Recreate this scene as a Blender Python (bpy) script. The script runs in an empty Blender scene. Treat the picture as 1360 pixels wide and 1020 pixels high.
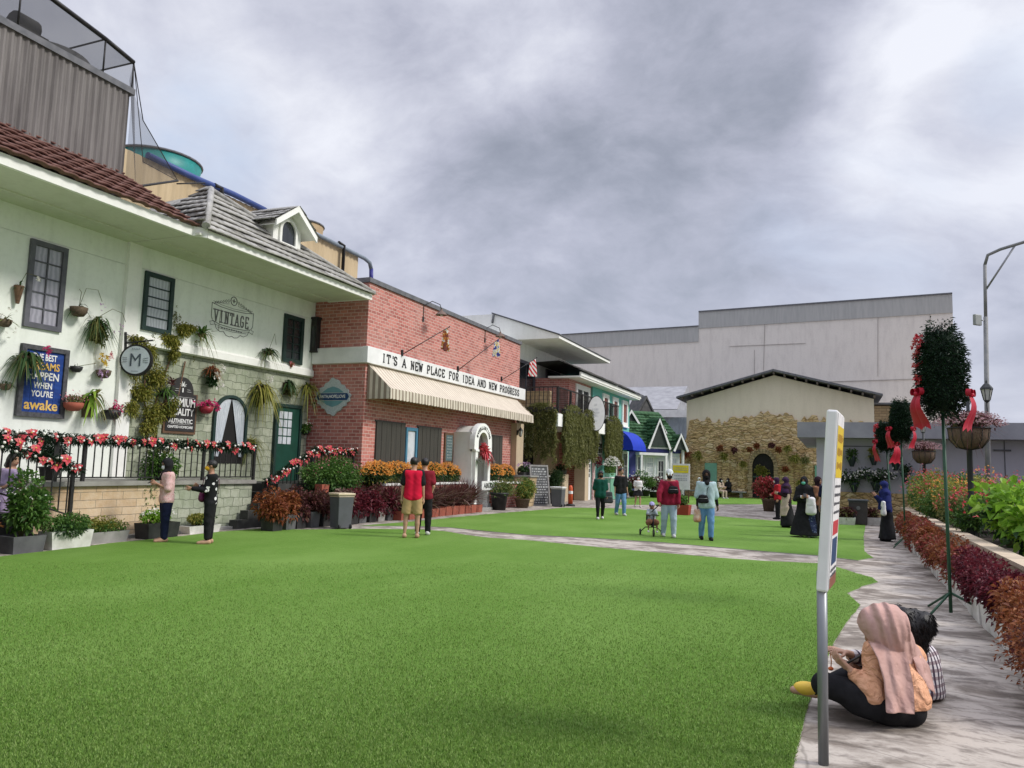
import bpy, math, random
import numpy as np
from mathutils import Vector, Matrix
# ------------------------------------------------------------------ camera, sky, sun, exposure
SC = bpy.context.scene
COL = SC.collection
F_PX = 1021.0
CAMM = np.array([[0.9237216493424479, -0.014663617862177247, -0.38278361099615976],
                 [0.3820518371540946, 0.10787345990233259, 0.9178233546690131],
                 [0.027833581574216337, -0.9940564847934406, 0.1052473124448295]])
CAMP = np.array([0.0, 0.0, 1.6])
cam = bpy.data.cameras.new('camera'); camo = bpy.data.objects.new('camera', cam); COL.objects.link(camo)
cam.sensor_width = 36; cam.lens = 36 * F_PX / 1360; cam.clip_end = 2000; cam.clip_start = 0.05
mw = Matrix.Identity(4)
for i in range(3):
 mw[i][0] = CAMM[i][0]; mw[i][1] = -CAMM[i][1]; mw[i][2] = -CAMM[i][2]; mw[i][3] = CAMP[i]
camo.matrix_world = mw
SC.camera = camo
def raydir(u, v):
 return CAMM @ np.array([u - 680.0, v - 510.0, F_PX])
def onX(u, v, X):
 d = raydir(u, v); return Vector(CAMP + d * (X / d[0]))
def onY(u, v, Y):
 d = raydir(u, v); return Vector(CAMP + d * (Y / d[1]))
def onZ(u, v, Z=0.0):
 d = raydir(u, v); return Vector(CAMP + d * ((Z - 1.6) / d[2]))
SUN_EL, SUN_AZ = math.radians(40), math.radians(80)       # azimuth clockwise from +Y
sd = Vector((math.sin(SUN_AZ) * math.cos(SUN_EL), math.cos(SUN_AZ) * math.cos(SUN_EL), math.sin(SUN_EL)))
sun = bpy.data.lights.new('sun', 'SUN'); suno = bpy.data.objects.new('sun', sun); COL.objects.link(suno)
sun.energy = 1.9; sun.angle = math.radians(13); sun.color = (1.0, 0.965, 0.91)
suno.rotation_euler = sd.to_track_quat('Z', 'Y').to_euler()
def nd(nt, t, ins=None, **kw):
 n = nt.nodes.new(t)
 for k, v in kw.items(): setattr(n, k, v)
 for k, v in (ins or {}).items():
  if isinstance(v, bpy.types.NodeSocket): nt.links.new(v, n.inputs[k])
  else: n.inputs[k].default_value = v
 return n
def mth(nt, op, a, b=0.0, c=None, clamp=False):
 d = {0: a, 1: b}
 if c is not None: d[2] = c
 return nd(nt, 'ShaderNodeMath', d, operation=op, use_clamp=clamp).outputs[0]
def c4(c): return (c[0], c[1], c[2], 1.0)
def mixc(nt, fac, a, b, blend='MIX'):
 n = nt.nodes.new('ShaderNodeMix'); n.data_type = 'RGBA'; n.blend_type = blend
 for k, v in ((0, fac), (6, a), (7, b)):
  if isinstance(v, bpy.types.NodeSocket): nt.links.new(v, n.inputs[k])
  else: n.inputs[k].default_value = c4(v) if isinstance(v, (tuple, list)) else v
 return n.outputs[2]
def ramp(nt, fac, stops, interp='LINEAR'):
 n = nt.nodes.new('ShaderNodeValToRGB'); n.color_ramp.interpolation = interp
 e = n.color_ramp.elements
 while len(e) < len(stops): e.new(0.5)
 for el, (p, c) in zip(e, stops): el.position = p; el.color = c4(c) if not isinstance(c, float) else (c, c, c, 1)
 nt.links.new(fac, n.inputs[0]); return n.outputs[0]
def mrange(nt, v, a, b, c=0.0, d=1.0, smooth=False):
 n = nd(nt, 'ShaderNodeMapRange', {0: v, 1: a, 2: b, 3: c, 4: d}); n.clamp = True
 if smooth: n.interpolation_type = 'SMOOTHSTEP'
 return n.outputs[0]
W = bpy.data.worlds.new('World'); SC.world = W; W.use_nodes = True
wt = W.node_tree; wt.nodes.clear()
sky = nd(wt, 'ShaderNodeTexSky', sky_type='NISHITA', sun_disc=False)
sky.sun_elevation = SUN_EL; sky.sun_rotation = SUN_AZ; sky.air_density = 1.2; sky.dust_density = 2.0
tc = nd(wt, 'ShaderNodeTexCoord').outputs['Generated']
dz = nd(wt, 'ShaderNodeSeparateXYZ', {0: tc}).outputs[2]
den = mth(wt, 'ADD', mth(wt, 'MAXIMUM', dz, 0.0), 0.42)
pl = nd(wt, 'ShaderNodeVectorMath', {0: tc, 3: mth(wt, 'DIVIDE', 1.0, den)}, operation='SCALE').outputs[0]
warp = nd(wt, 'ShaderNodeTexNoise', {'Vector': pl, 'Scale': 1.3, 'Detail': 4.0}).outputs['Color']
pw = nd(wt, 'ShaderNodeVectorMath', {0: pl, 1: nd(wt, 'ShaderNodeVectorMath', {0: warp, 3: 0.4}, operation='SCALE').outputs[0]}, operation='ADD').outputs[0]
n1 = nd(wt, 'ShaderNodeTexNoise', {'Vector': pw, 'Scale': 1.5, 'Detail': 8.0, 'Roughness': 0.52}).outputs[0]
n2 = nd(wt, 'ShaderNodeTexNoise', {'Vector': pw, 'Scale': 3.6, 'Detail': 9.0, 'Roughness': 0.58}).outputs[0]
n3 = nd(wt, 'ShaderNodeTexNoise', {'Vector': pw, 'Scale': 11.0, 'Detail': 7.0, 'Roughness': 0.62}).outputs[0]
cl = mth(wt, 'ADD', mth(wt, 'ADD', mth(wt, 'MULTIPLY', n1, 0.60), mth(wt, 'MULTIPLY', n2, 0.52)), mth(wt, 'MULTIPLY', n3, 0.24))
def blob_dir(u, v, half, amp):                     # broad brighter / darker banks of cloud
 d = raydir(u, v); d = d / np.linalg.norm(d)
 dt = nd(wt, 'ShaderNodeVectorMath', {0: tc, 1: tuple(d)}, operation='DOT_PRODUCT').outputs[1]
 return mth(wt, 'MULTIPLY', mrange(wt, dt, math.cos(math.radians(half)), 1.0, 0, 1, True), amp)
for u, v, h, a in ((470, 40, 13, .05), (1330, 130, 13, .18), (1250, 210, 9, .06), (820, 170, 22, -.13), (620, 170, 10, -.05), (960, 230, 9, -.08), (1000, 20, 10, -.05), (1290, 165, 5, -.16),
                   (420, 230, 12, .05), (1000, 350, 14, .10), (1090, 240, 5, .1), (250, 180, 12, .04), (130, 20, 12, .06), (700, 20, 8, .1)):
 cl = mth(wt, 'ADD', cl, blob_dir(u, v, h, a))
cl = mth(wt, 'MULTIPLY_ADD', cl, 1.12, -.055)
ccol = ramp(wt, cl, [(0.38, (1.7, 1.85, 2.3)), (0.52, (2.4, 2.55, 3.1)), (0.66, (3.35, 3.45, 4.15)), (0.80, (4.5, 4.6, 5.3)), (1.0, (6.2, 6.3, 6.8))])
gap = mth(wt, 'ADD', mth(wt, 'ADD', blob_dir(235, 200, 8, .55), blob_dir(1345, 110, 4, .3)), blob_dir(1120, 340, 9, .3))
gap = mth(wt, 'MULTIPLY', gap, mrange(wt, n2, .35, .62))
cloud = mixc(wt, gap, ccol, (3.3, 4.2, 5.7))
lowz = mrange(wt, dz, 0.0, 0.42, 0.55, 0.0)
cloud = mixc(wt, lowz, cloud, (3.9, 4.15, 5.2))
zen = mrange(wt, dz, 0.60, 0.95, 1.0, 3.6, True)     # an overcast sky is brightest overhead
cloud = nd(wt, 'ShaderNodeVectorMath', {0: cloud, 3: zen}, operation='SCALE').outputs[0]
allc = mixc(wt, 0.93, sky.outputs[0], cloud)
bg = nd(wt, 'ShaderNodeBackground', {0: allc, 1: 0.1})
wt.links.new(bg.outputs[0], nd(wt, 'ShaderNodeOutputWorld').inputs[0])
SC.view_settings.view_transform = 'Standard'; SC.view_settings.look = 'None'
SC.view_settings.gamma = 1.0; SC.view_settings.use_curve_mapping = False
SC.view_settings.exposure = 0.58
# ------------------------------------------------------------------ helpers
rng = np.random.default_rng(7)
random.seed(7)
def tag(o, label=None, cat=None, group=None, kind=None):
 if label: o['label'] = label
 if cat: o['category'] = cat
 if group: o['group'] = group
 if kind: o['kind'] = kind
 return o
def thing(name, label, cat, loc=(0, 0, 0), rz=0.0, group=None):
 o = bpy.data.objects.new(name, None); COL.objects.link(o)
 o.empty_display_size = 0.2
 o.location = loc; o.rotation_euler = (0, 0, rz)
 return tag(o, label, cat, group)
def kids(o): return [c for c in COL.objects if c.parent is o]
def dup(o, loc=None, rz=None, label=None, group=None, parent=None, scale=None):
 c = o.copy(); COL.objects.link(c)
 if parent is not None: c.parent = parent
 if loc is not None: c.location = loc
 if rz is not None: c.rotation_euler = (0, 0, rz)
 if label: c['label'] = label
 if group: c['group'] = group
 if scale: c.scale = (scale,) * 3
 for k in list(o.children): dup(k, parent=c)
 return c
def rootmat(parent):
 r = parent
 while r is not None and r.parent is not None: r = r.parent
 if r is None: return None
 return Matrix.Translation(r.location) @ Matrix.Rotation(r.rotation_euler[2], 4, 'Z')
def link_mesh(name, me, parent=None):
 o = bpy.data.objects.new(name, me); COL.objects.link(o)
 if parent is not None: o.parent = parent
 return o
def mesh_np(name, V, F, mats, parent=None, mi=None, smooth=False, world=True, label=None):
 V = np.asarray(V, dtype=np.float64); F = np.asarray(F, dtype=np.int32)
 if parent is not None and world:
  Mi = np.array(rootmat(parent).inverted()); V = V @ Mi[:3, :3].T + Mi[:3, 3]
 me = bpy.data.meshes.new(name)
 k = F.shape[1]
 me.vertices.add(len(V)); me.vertices.foreach_set('co', V.astype(np.float32).ravel())
 me.loops.add(F.size); me.loops.foreach_set('vertex_index', F.ravel())
 me.polygons.add(len(F)); me.polygons.foreach_set('loop_start', np.arange(0, F.size, k, dtype=np.int32))
 me.polygons.foreach_set('loop_total', np.full(len(F), k, dtype=np.int32))
 if mi is not None: me.polygons.foreach_set('material_index', np.asarray(mi, dtype=np.int32))
 if smooth: me.polygons.foreach_set('use_smooth', np.ones(len(F), dtype=bool))
 for m in (mats if isinstance(mats, (list, tuple)) else [mats]): me.materials.append(m)
 me.update(calc_edges=True); me.validate()
 o = link_mesh(name, me, parent)
 if label: o['label'] = label
 return o
def frame_of(d):
 d = Vector(d).normalized()
 a = Vector((0, 0, 1)) if abs(d.z) < 0.9 else Vector((1, 0, 0))
 s = d.cross(a).normalized(); return s, s.cross(d).normalized(), d
class MB:
 def __init__(s): s.v = []; s.f = []; s.mi = []; s.sm = []
 def add(s, vs, fs, mi=0, smooth=False):
  o = len(s.v); s.v += [Vector(p) for p in vs]
  for f in fs: s.f.append([i + o for i in f]); s.mi.append(mi); s.sm.append(smooth)
  return s
 def box(s, a, b, mi=0):
  x0, x1 = sorted((a[0], b[0])); y0, y1 = sorted((a[1], b[1])); z0, z1 = sorted((a[2], b[2]))
  return s.add([(x0, y0, z0), (x1, y0, z0), (x1, y1, z0), (x0, y1, z0), (x0, y0, z1), (x1, y0, z1), (x1, y1, z1), (x0, y1, z1)],
                     [(0, 3, 2, 1), (4, 5, 6, 7), (0, 1, 5, 4), (1, 2, 6, 5), (2, 3, 7, 6), (3, 0, 4, 7)], mi)
 def obox(s, c, size, rot=None, mi=0):          # centred box with a rotation matrix
  rot = rot or Matrix.Identity(3); c = Vector(c); h = Vector(size) / 2
  P = [c + rot @ Vector((sx * h.x, sy * h.y, sz * h.z)) for sz in (-1, 1) for sx, sy in ((-1, -1), (1, -1), (1, 1), (-1, 1))]
  return s.add(P, [(0, 3, 2, 1), (4, 5, 6, 7), (0, 1, 5, 4), (1, 2, 6, 5), (2, 3, 7, 6), (3, 0, 4, 7)], mi)
 def bar(s, a, b, w, h=None, mi=0):             # rectangular bar from a to b
  a = Vector(a); b = Vector(b); h = h or w
  sd_, u, d = frame_of(b - a)
  P = [p + sd_ * (x * w / 2) + u * (y * h / 2) for p in (a, b) for x, y in ((-1, -1), (1, -1), (1, 1), (-1, 1))]
  return s.add(P, [(0, 3, 2, 1), (4, 5, 6, 7), (0, 1, 5, 4), (1, 2, 6, 5), (2, 3, 7, 6), (3, 0, 4, 7)], mi)
 def tube(s, pts, r, n=8, mi=0, cap=True):
  pts = [Vector(p) for p in pts]; rs = r if isinstance(r, (list, tuple)) else [r] * len(pts)
  V = []; up = None
  for i, p in enumerate(pts):
   d = (pts[min(i + 1, len(pts) - 1)] - pts[max(i - 1, 0)]).normalized()
   if up is None: sd_, up, _ = frame_of(d)
   sd_ = d.cross(up).normalized(); up = sd_.cross(d).normalized()
   V += [p + (sd_ * math.cos(2 * math.pi * k / n) + up * math.sin(2 * math.pi * k / n)) * rs[i] for k in range(n)]
  Fs = [(i * n + k, i * n + (k + 1) % n, (i + 1) * n + (k + 1) % n, (i + 1) * n + k) for i in range(len(pts) - 1) for k in range(n)]
  s.add(V, Fs, mi, True)
  if cap:
   o = len(s.v) - len(V)
   s.f += [[o + k for k in range(n)][::-1], [o + (len(pts) - 1) * n + k for k in range(n)]]; s.mi += [mi, mi]; s.sm += [False, False]
  return s
 def lathe(s, c, prof, n=20, mi=0, a0=0.0, a1=2 * math.pi, smooth=True):
  c = Vector(c); full = abs(a1 - a0) > 6.28; m = n if full else n + 1
  V = [c + Vector((r * math.cos(a0 + (a1 - a0) * k / n), r * math.sin(a0 + (a1 - a0) * k / n), z)) for r, z in prof for k in range(m)]
  Fs = []
  for i in range(len(prof) - 1):
   for k in range(n):
    k2 = (k + 1) % m
    Fs.append((i * m + k, i * m + k2, (i + 1) * m + k2, (i + 1) * m + k))
  return s.add(V, Fs, mi, smooth)
 def prism(s, poly, ext, mi=0):                 # planar polygon pushed along ext
  P = [Vector(p) for p in poly]; e = Vector(ext); n = len(P)
  return s.add(P + [p + e for p in P], [list(range(n))[::-1], list(range(n, 2 * n))] + [(i, (i + 1) % n, n + (i + 1) % n, n + i) for i in range(n)], mi)
 def ell(s, c, r, nu=12, nv=8, rot=None, mi=0):
  c = Vector(c); rot = rot or Matrix.Identity(3); V = []
  for i in range(nv + 1):
   t = math.pi * i / nv
   for k in range(nu):
    p = 2 * math.pi * k / nu
    V.append(c + rot @ Vector((r[0] * math.sin(t) * math.cos(p), r[1] * math.sin(t) * math.sin(p), r[2] * math.cos(t))))
  return s.add(V, [(i * nu + k, (i + 1) * nu + k, (i + 1) * nu + (k + 1) % nu, i * nu + (k + 1) % nu) for i in range(nv) for k in range(nu)], mi, True)
 def poly(s, pts, mi=0): return s.add(pts, [list(range(len(pts)))], mi)
 def join(s, V, F, mi=0, smooth=True): return s.add([tuple(p) for p in V], [list(map(int, f)) for f in F], mi, smooth)
 def build(s, name, mats, parent=None, world=True, bevel=0.0, label=None):
  V = s.v
  if parent is not None and world:
   Mi = rootmat(parent).inverted(); V = [Mi @ p for p in V]
  me = bpy.data.meshes.new(name)
  me.from_pydata([tuple(p) for p in V], [], s.f)
  for m in (mats if isinstance(mats, (list, tuple)) else [mats]): me.materials.append(m)
  me.polygons.foreach_set('material_index', s.mi); me.polygons.foreach_set('use_smooth', s.sm)
  me.update(); me.validate()
  o = link_mesh(name, me, parent)
  if bevel:
   b = o.modifiers.new('bevel', 'BEVEL'); b.width = bevel; b.segments = 2; b.limit_method = 'ANGLE'
  if label: o['label'] = label
  return o
def RZ(a): return Matrix.Rotation(a, 3, 'Z')
def RX(a): return Matrix.Rotation(a, 3, 'X')
def RY(a): return Matrix.Rotation(a, 3, 'Y')
# ------------------------------------------------------------------ materials
def newmat(name):
 m = bpy.data.materials.new(name); m.use_nodes = True
 return m, m.node_tree, m.node_tree.nodes['Principled BSDF']
def setb(b, r=.7, metal=0.0, spec=.35):
 b.inputs['Roughness'].default_value = r; b.inputs['Metallic'].default_value = metal
 b.inputs['Specular IOR Level'].default_value = spec
def mul(c, k): return tuple(min(1, x * k) for x in c)
def objco(nt): return nd(nt, 'ShaderNodeTexCoord').outputs['Object']
def noise(nt, vec, scale, det=5.0, rough=.55):
 return nd(nt, 'ShaderNodeTexNoise', {'Vector': vec, 'Scale': scale, 'Detail': det, 'Roughness': rough}).outputs[0]
def stretch(nt, vec, s): return nd(nt, 'ShaderNodeMapping', {'Vector': vec, 'Scale': s}).outputs[0]
def bump(nt, b, h, dist=.01, st=.6):
 n = nd(nt, 'ShaderNodeBump', {'Height': h, 'Distance': dist, 'Strength': st}); nt.links.new(n.outputs[0], b.inputs['Normal'])
def MT(name, c, r=.7, c2=None, sc=4.0, bmp=0.0, bsc=40.0, metal=0.0, spec=.35, st=(1, 1, 1), lo=.35, hi=.68):
 m, nt, b = newmat(name); setb(b, r, metal, spec)
 co = stretch(nt, objco(nt), st)
 f = mrange(nt, noise(nt, co, sc, 6), lo, hi)
 nt.links.new(mixc(nt, f, c, c2 or mul(c, .8)), b.inputs['Base Color'])
 if bmp: bump(nt, b, noise(nt, co, bsc, 4), bmp)
 return m
def LM(name, cols, tr=.35, r=.5):                   # leaves: every leaf its own tint
 m, nt, b = newmat(name); setb(b, r, 0, .3)
 rnd = nd(nt, 'ShaderNodeNewGeometry').outputs['Random Per Island']
 col = ramp(nt, rnd, [(i / max(1, len(cols) - 1), c) for i, c in enumerate(cols)])
 nt.links.new(col, b.inputs['Base Color'])
 t = nd(nt, 'ShaderNodeBsdfTranslucent', {0: col})
 mx = nd(nt, 'ShaderNodeMixShader', {0: tr, 1: b.outputs[0], 2: t.outputs[0]})
 nt.links.new(mx.outputs[0], nt.nodes['Material Output'].inputs[0]); return m
def wallco(nt):                                     # (along wall, height) from the world position
 g = nd(nt, 'ShaderNodeNewGeometry'); p = nd(nt, 'ShaderNodeSeparateXYZ', {0: g.outputs['Position']}).outputs
 n = nd(nt, 'ShaderNodeSeparateXYZ', {0: g.outputs['True Normal']}).outputs
 s = mth(nt, 'GREATER_THAN', mth(nt, 'ABSOLUTE', n[0]), 0.5)
 u = mth(nt, 'ADD', mth(nt, 'MULTIPLY', p[1], s), mth(nt, 'MULTIPLY', p[0], mth(nt, 'SUBTRACT', 1.0, s)))
 return nd(nt, 'ShaderNodeCombineXYZ', {0: u, 1: p[2], 2: 0.0}).outputs[0], u, p[2], g.outputs['Position']
def plaster(name, c, stain=(.42, .44, .38), amt=.35, bmp=.004):
 m, nt, b = newmat(name); setb(b, .85, 0, .2)
 w, u, z, pos = wallco(nt)
 f1 = mrange(nt, noise(nt, stretch(nt, pos, (1, 1, .22)), 2.4, 8, .65), .46, .72)
 f2 = mrange(nt, noise(nt, pos, 9, 5), .5, .8)
 col = mixc(nt, mth(nt, 'MULTIPLY', f1, amt), c, stain)
 col = mixc(nt, mth(nt, 'MULTIPLY', f2, amt * .5), col, mul(stain, .8))
 nt.links.new(col, b.inputs['Base Color']); bump(nt, b, noise(nt, pos, 45, 5), bmp); return m
def bricks(name, c1, c2, mort, bw, bh, ms=.012, noisy=.35, bmp=.012, dark=None, off=.5, rough=.85, wob_=.02):
 m, nt, b = newmat(name); setb(b, rough, 0, .2)
 w, u, z, pos = wallco(nt)
 wob = nd(nt, 'ShaderNodeVectorMath', {0: nd(nt, 'ShaderNodeTexNoise', {'Vector': pos, 'Scale': 3.0, 'Detail': 2.0}).outputs['Color'], 3: wob_}, operation='SCALE').outputs[0]
 w = nd(nt, 'ShaderNodeVectorMath', {0: w, 1: wob}, operation='ADD').outputs[0]
 br = nd(nt, 'ShaderNodeTexBrick', {'Vector': w, 'Color1': c4(c1), 'Color2': c4(c2), 'Mortar': c4(mort), 'Scale': 1.0, 'Mortar Size': ms,
                                       'Mortar Smooth': .25, 'Bias': -.1, 'Brick Width': bw, 'Row Height': bh})
 br.offset = off
 col = br.outputs[0]
 f = mrange(nt, noise(nt, pos, 7, 6), .4, .75)
 col = mixc(nt, mth(nt, 'MULTIPLY', f, noisy), col, dark or mul(c1, .55))
 f = mrange(nt, noise(nt, pos, 1.1, 6), .42, .75)
 col = mixc(nt, mth(nt, 'MULTIPLY', f, noisy * .6), col, mul(mort, .75))
 nt.links.new(col, b.inputs['Base Color'])
 h = mth(nt, 'ADD', mth(nt, 'MULTIPLY', br.outputs[1], -1.0), mth(nt, 'MULTIPLY', noise(nt, pos, 30, 4), .5))
 bump(nt, b, h, bmp, .8); return m
def glass_mat(name, c, r=.08, spec=.7): return MT(name, c, r, mul(c, .7), 1.5, spec=spec)
m_white = plaster('white_plaster', (.80, .83, .77), (.50, .53, .46), .35)
m_trim = plaster('white_trim', (.84, .84, .80), (.55, .55, .5), .3, .002)
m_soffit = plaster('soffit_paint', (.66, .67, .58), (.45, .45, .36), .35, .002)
m_stone = bricks('green_grey_stone', (.43, .45, .35), (.30, .33, .245), (.15, .165, .12), .30, .19, .007, .85, .02, (.24, .27, .18), .37, wob_=.14)
m_warmstone = bricks('warm_sandstone', (.62, .47, .30), (.50, .34, .20), (.30, .24, .17), .46, .15, .006, .4, .02, (.72, .62, .48), .3)
m_brick = bricks('red_brick', (.55, .20, .165), (.31, .085, .07), (.64, .47, .41), .25, .10, .011, .45, .012, (.55, .27, .235))
m_darkmetal = MT('black_iron', (.012, .012, .013), .5, (.03, .028, .026), 9, metal=.0)
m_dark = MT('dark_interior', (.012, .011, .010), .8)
m_concretec = MT('cement_grey', (.34, .33, .31), .9, (.22, .22, .2), 3, .004)
m_coping = MT('dark_coping', (.10, .105, .115), .7, (.16, .16, .17), 5)
m_wood = MT('brown_wood', (.16, .09, .05), .7, (.09, .05, .03), 3, .003, 30, st=(1, 1, 8))
m_steel = MT('galvanised_steel', (.36, .37, .38), .42, (.28, .29, .30), 6, metal=.6)
m_black = MT('black_paint', (.012, .012, .013), .55, (.02, .02, .02))
m_wpaint = MT('white_paint', (.82, .82, .80), .5, (.70, .70, .68), 3)
m_plank = MT('dark_shutter', (.045, .042, .037), .7, (.065, .06, .05), 3, .003, 40, st=(1, 6, .4))
m_tan = plaster('tan_render', (.52, .42, .29), (.34, .26, .17), .5)
m_beige = plaster('cream_render', (.74, .66, .52), (.55, .48, .36), .35)
def stripes_mat(name, c1, c2, period, duty=.5, axis=1):
 m, nt, b = newmat(name); setb(b, .85, 0, .2)
 pos = nd(nt, 'ShaderNodeNewGeometry').outputs['Position']
 y = nd(nt, 'ShaderNodeSeparateXYZ', {0: pos}).outputs
 u = y[1] if axis == 1 else mth(nt, 'ADD', y[0], y[1])
 f = mth(nt, 'GREATER_THAN', mth(nt, 'FRACT', mth(nt, 'DIVIDE', u, period)), duty)
 col = mixc(nt, f, c1, c2)
 col = mixc(nt, mrange(nt, noise(nt, pos, 2.5, 5), .4, .8, 0, .35), col, mul(c2, .7))
 nt.links.new(col, b.inputs['Base Color']); return m
# ------------------------------------------------------------------ foliage
def unit(a): return a / np.maximum(1e-9, np.linalg.norm(a, axis=-1, keepdims=True))
def leafset(P, D, L, Wd, fold=.3, curve=.25):
 n = len(P); L = np.broadcast_to(L, (n,))[:, None]; Wd = np.broadcast_to(Wd, (n,))[:, None]
 D = unit(D); S = unit(np.cross(D, unit(rng.normal(size=(n, 3)) * .5 + np.array([0, 0, 1.0])))); N = np.cross(S, D)
 mid = P + D * L * .45 + N * (-fold) * Wd * .0
 tip = P + D * L - np.array([0, 0, 1.0]) * curve * L
 a = mid + S * Wd * .5 + N * fold * Wd; c = mid - S * Wd * .5 + N * fold * Wd
 V = np.stack([P, a, tip, c], 1).reshape(-1, 3)
 i = np.arange(n)[:, None] * 4
 F = np.concatenate([i + np.array([0, 1, 2]), i + np.array([0, 2, 3])], 1).reshape(-1, 3)
 return V, F
def blob(c, r, n, lumps=7, shell=.45, lump_r=.5):
 c = np.array(c, float); r = np.array(r, float)
 lc = unit(rng.normal(size=(lumps, 3))) * (rng.random((lumps, 1)) ** .5) * (1 - lump_r)
 lr = lump_r * (.75 + .5 * rng.random(lumps))
 k = rng.integers(0, lumps, n); d = unit(rng.normal(size=(n, 3)))
 p = lc[k] + d * (lr[k] * (1 - shell * rng.random(n) ** 1.5))[:, None]
 return c + p * r, d
def bush_vf(c, r, n, L, Wd=None, lumps=7, up=.3, spread=.7, curve=.25, shell=.45):
 P, d = blob(c, r, n, lumps, shell)
 D = d + rng.normal(size=(n, 3)) * spread + np.array([0, 0, up])
 l = L * (.6 + .8 * rng.random(n)); return leafset(P, D, l, l * (Wd or .5), curve=curve)
def cat(*parts):
 V = []; F = []; o = 0
 for v, f in parts: V.append(v); F.append(f + o); o += len(v)
 return np.concatenate(V), np.concatenate(F)
def spikes_vf(c, n, L, Wd, spread=1.0, droop=.6, bias=(0, 0, 1), seg=4, jit=.02, hmin=.55):
 c = np.array(c, float); b = np.array(bias, float)
 d = unit(rng.normal(size=(n, 3)) * spread * np.array([1, 1, .5]) + b)
 l = L * (hmin + (1 - hmin) * rng.random(n)); p0 = c + rng.normal(size=(n, 3)) * jit
 S = unit(np.cross(d, np.array([0, 0, 1.0]) + rng.normal(size=(n, 3)) * .2)); V = []
 for k in range(seg + 1):
  t = k / seg; w = Wd * (1 - t ** 2) * .5 + .0008
  p = p0 + d * (l * t)[:, None] - np.array([0, 0, 1.0]) * (droop * l * t * t)[:, None]
  V += [p - S * w, p + S * w]
 V = np.stack(V, 1).reshape(-1, 3); m = 2 * (seg + 1)
 i = np.arange(n)[:, None] * m
 F = np.concatenate([i + np.array([2 * k, 2 * k + 1, 2 * k + 3, 2 * k + 2]) for k in range(seg)], 1).reshape(-1, 4)
 F = np.concatenate([F[:, [0, 1, 2]], F[:, [0, 2, 3]]], 0)
 return V, F
def strands_vf(starts, lens, per_m, L, Wd, sway=.06):
 P = []; D = []
 for s, l in zip(starts, lens):
  k = max(3, int(l * per_m)); t = np.sort(rng.random(k))
  ph = rng.random(2) * 6.3
  q = np.array(s) + np.stack([np.sin(t * l * 5 + ph[0]) * sway * t, np.sin(t * l * 4 + ph[1]) * sway * t, -t * l], 1) + rng.normal(size=(k, 3)) * .015
  P.append(q); D.append(rng.normal(size=(k, 3)) * .8 + np.array([0, 0, -.6]))
 P = np.concatenate(P); D = np.concatenate(D)
 l = L * (.6 + .8 * rng.random(len(P))); return leafset(P, D, l, l * Wd)
def flowers_vf(P, size, petals=5, up=(0.3, 0, .6)):
 out = []; P = np.asarray(P, float)
 base = unit(rng.normal(size=P.shape) * .5 + np.array(up)); s, t = np.cross(base, [0.13, .97, .2]), None
 s = unit(s); t = np.cross(base, s)
 for k in range(petals):
  a = 2 * math.pi * k / petals + rng.random() * .4
  out.append(leafset(P, s * math.cos(a) + t * math.sin(a) + base * .35, size, size * .75, .15, .05))
 return cat(*out)
L_green = LM('leaf_green', [(.045, .11, .025), (.085, .18, .035), (.14, .25, .055)])
L_dark = LM('leaf_dark_green', [(.018, .05, .018), (.04, .09, .03), (.07, .13, .045)])
L_bright = LM('leaf_bright_green', [(.13, .28, .02), (.22, .42, .04), (.34, .52, .07)], .45)
L_yellow = LM('leaf_yellow_green', [(.14, .17, .03), (.26, .26, .05), (.40, .36, .09)])
L_olive = LM('leaf_olive', [(.11, .125, .04), (.18, .19, .06), (.27, .27, .10)], .45)
L_red = LM('leaf_deep_red', [(.07, .010, .018), (.13, .018, .03), (.20, .035, .045)])
L_rust = LM('leaf_rust', [(.16, .045, .02), (.28, .085, .035), (.34, .14, .05)])
L_coral = LM('leaf_coral', [(.24, .045, .04), (.36, .09, .07), (.22, .07, .035), (.16, .10, .04)])
L_purple = LM('leaf_purple_brown', [(.08, .025, .028), (.15, .05, .05), (.11, .065, .035)])
L_fir = LM('fir_needles', [(.006, .020, .010), (.012, .035, .016), (.022, .055, .022)], .15)
L_dry = LM('grass_plume', [(.16, .09, .07), (.28, .19, .15), (.10, .05, .045)])
P_red = LM('petal_red', [(.52, .025, .04), (.62, .07, .09), (.70, .20, .20)], .2)
P_pink = LM('petal_pink', [(.70, .20, .26), (.75, .40, .42), (.65, .08, .16)], .3)
P_mag = LM('petal_magenta', [(.60, .03, .16), (.70, .08, .25)], .3)
P_orange = LM('petal_orange', [(.78, .26, .04), (.85, .42, .08), (.85, .55, .18)], .35)
P_white = LM('petal_white', [(.80, .78, .72), (.85, .84, .80)], .3)
P_lilac = LM('petal_lilac', [(.50, .32, .55), (.62, .45, .66), (.42, .25, .42)], .3)
P_yel = LM('petal_yellow', [(.75, .50, .05), (.80, .62, .15)], .3)
P_rose = LM('petal_dusty_rose', [(.40, .22, .24), (.55, .36, .38), (.32, .15, .18), (.6, .5, .45)], .3)
m_coir = MT('coir_fibre', (.085, .06, .04), .95, (.15, .11, .075), 20, .01, 60)
m_terra = MT('terracotta', (.36, .10, .06), .8, (.26, .075, .05), 6)
m_blackpot = MT('black_plastic_pot', (.02, .02, .022), .5, (.04, .04, .04), 6)
m_greypot = MT('grey_planter', (.13, .13, .135), .7, (.08, .08, .085), 4)
m_whitepot = MT('white_planter', (.72, .71, .67), .6, (.50, .49, .44), 5)
m_soil = MT('soil', (.03, .022, .016), .95, (.05, .035, .025), 12, .01)
m_stem = MT('plant_stem', (.10, .13, .04), .7, (.12, .09, .04), 10)
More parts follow.
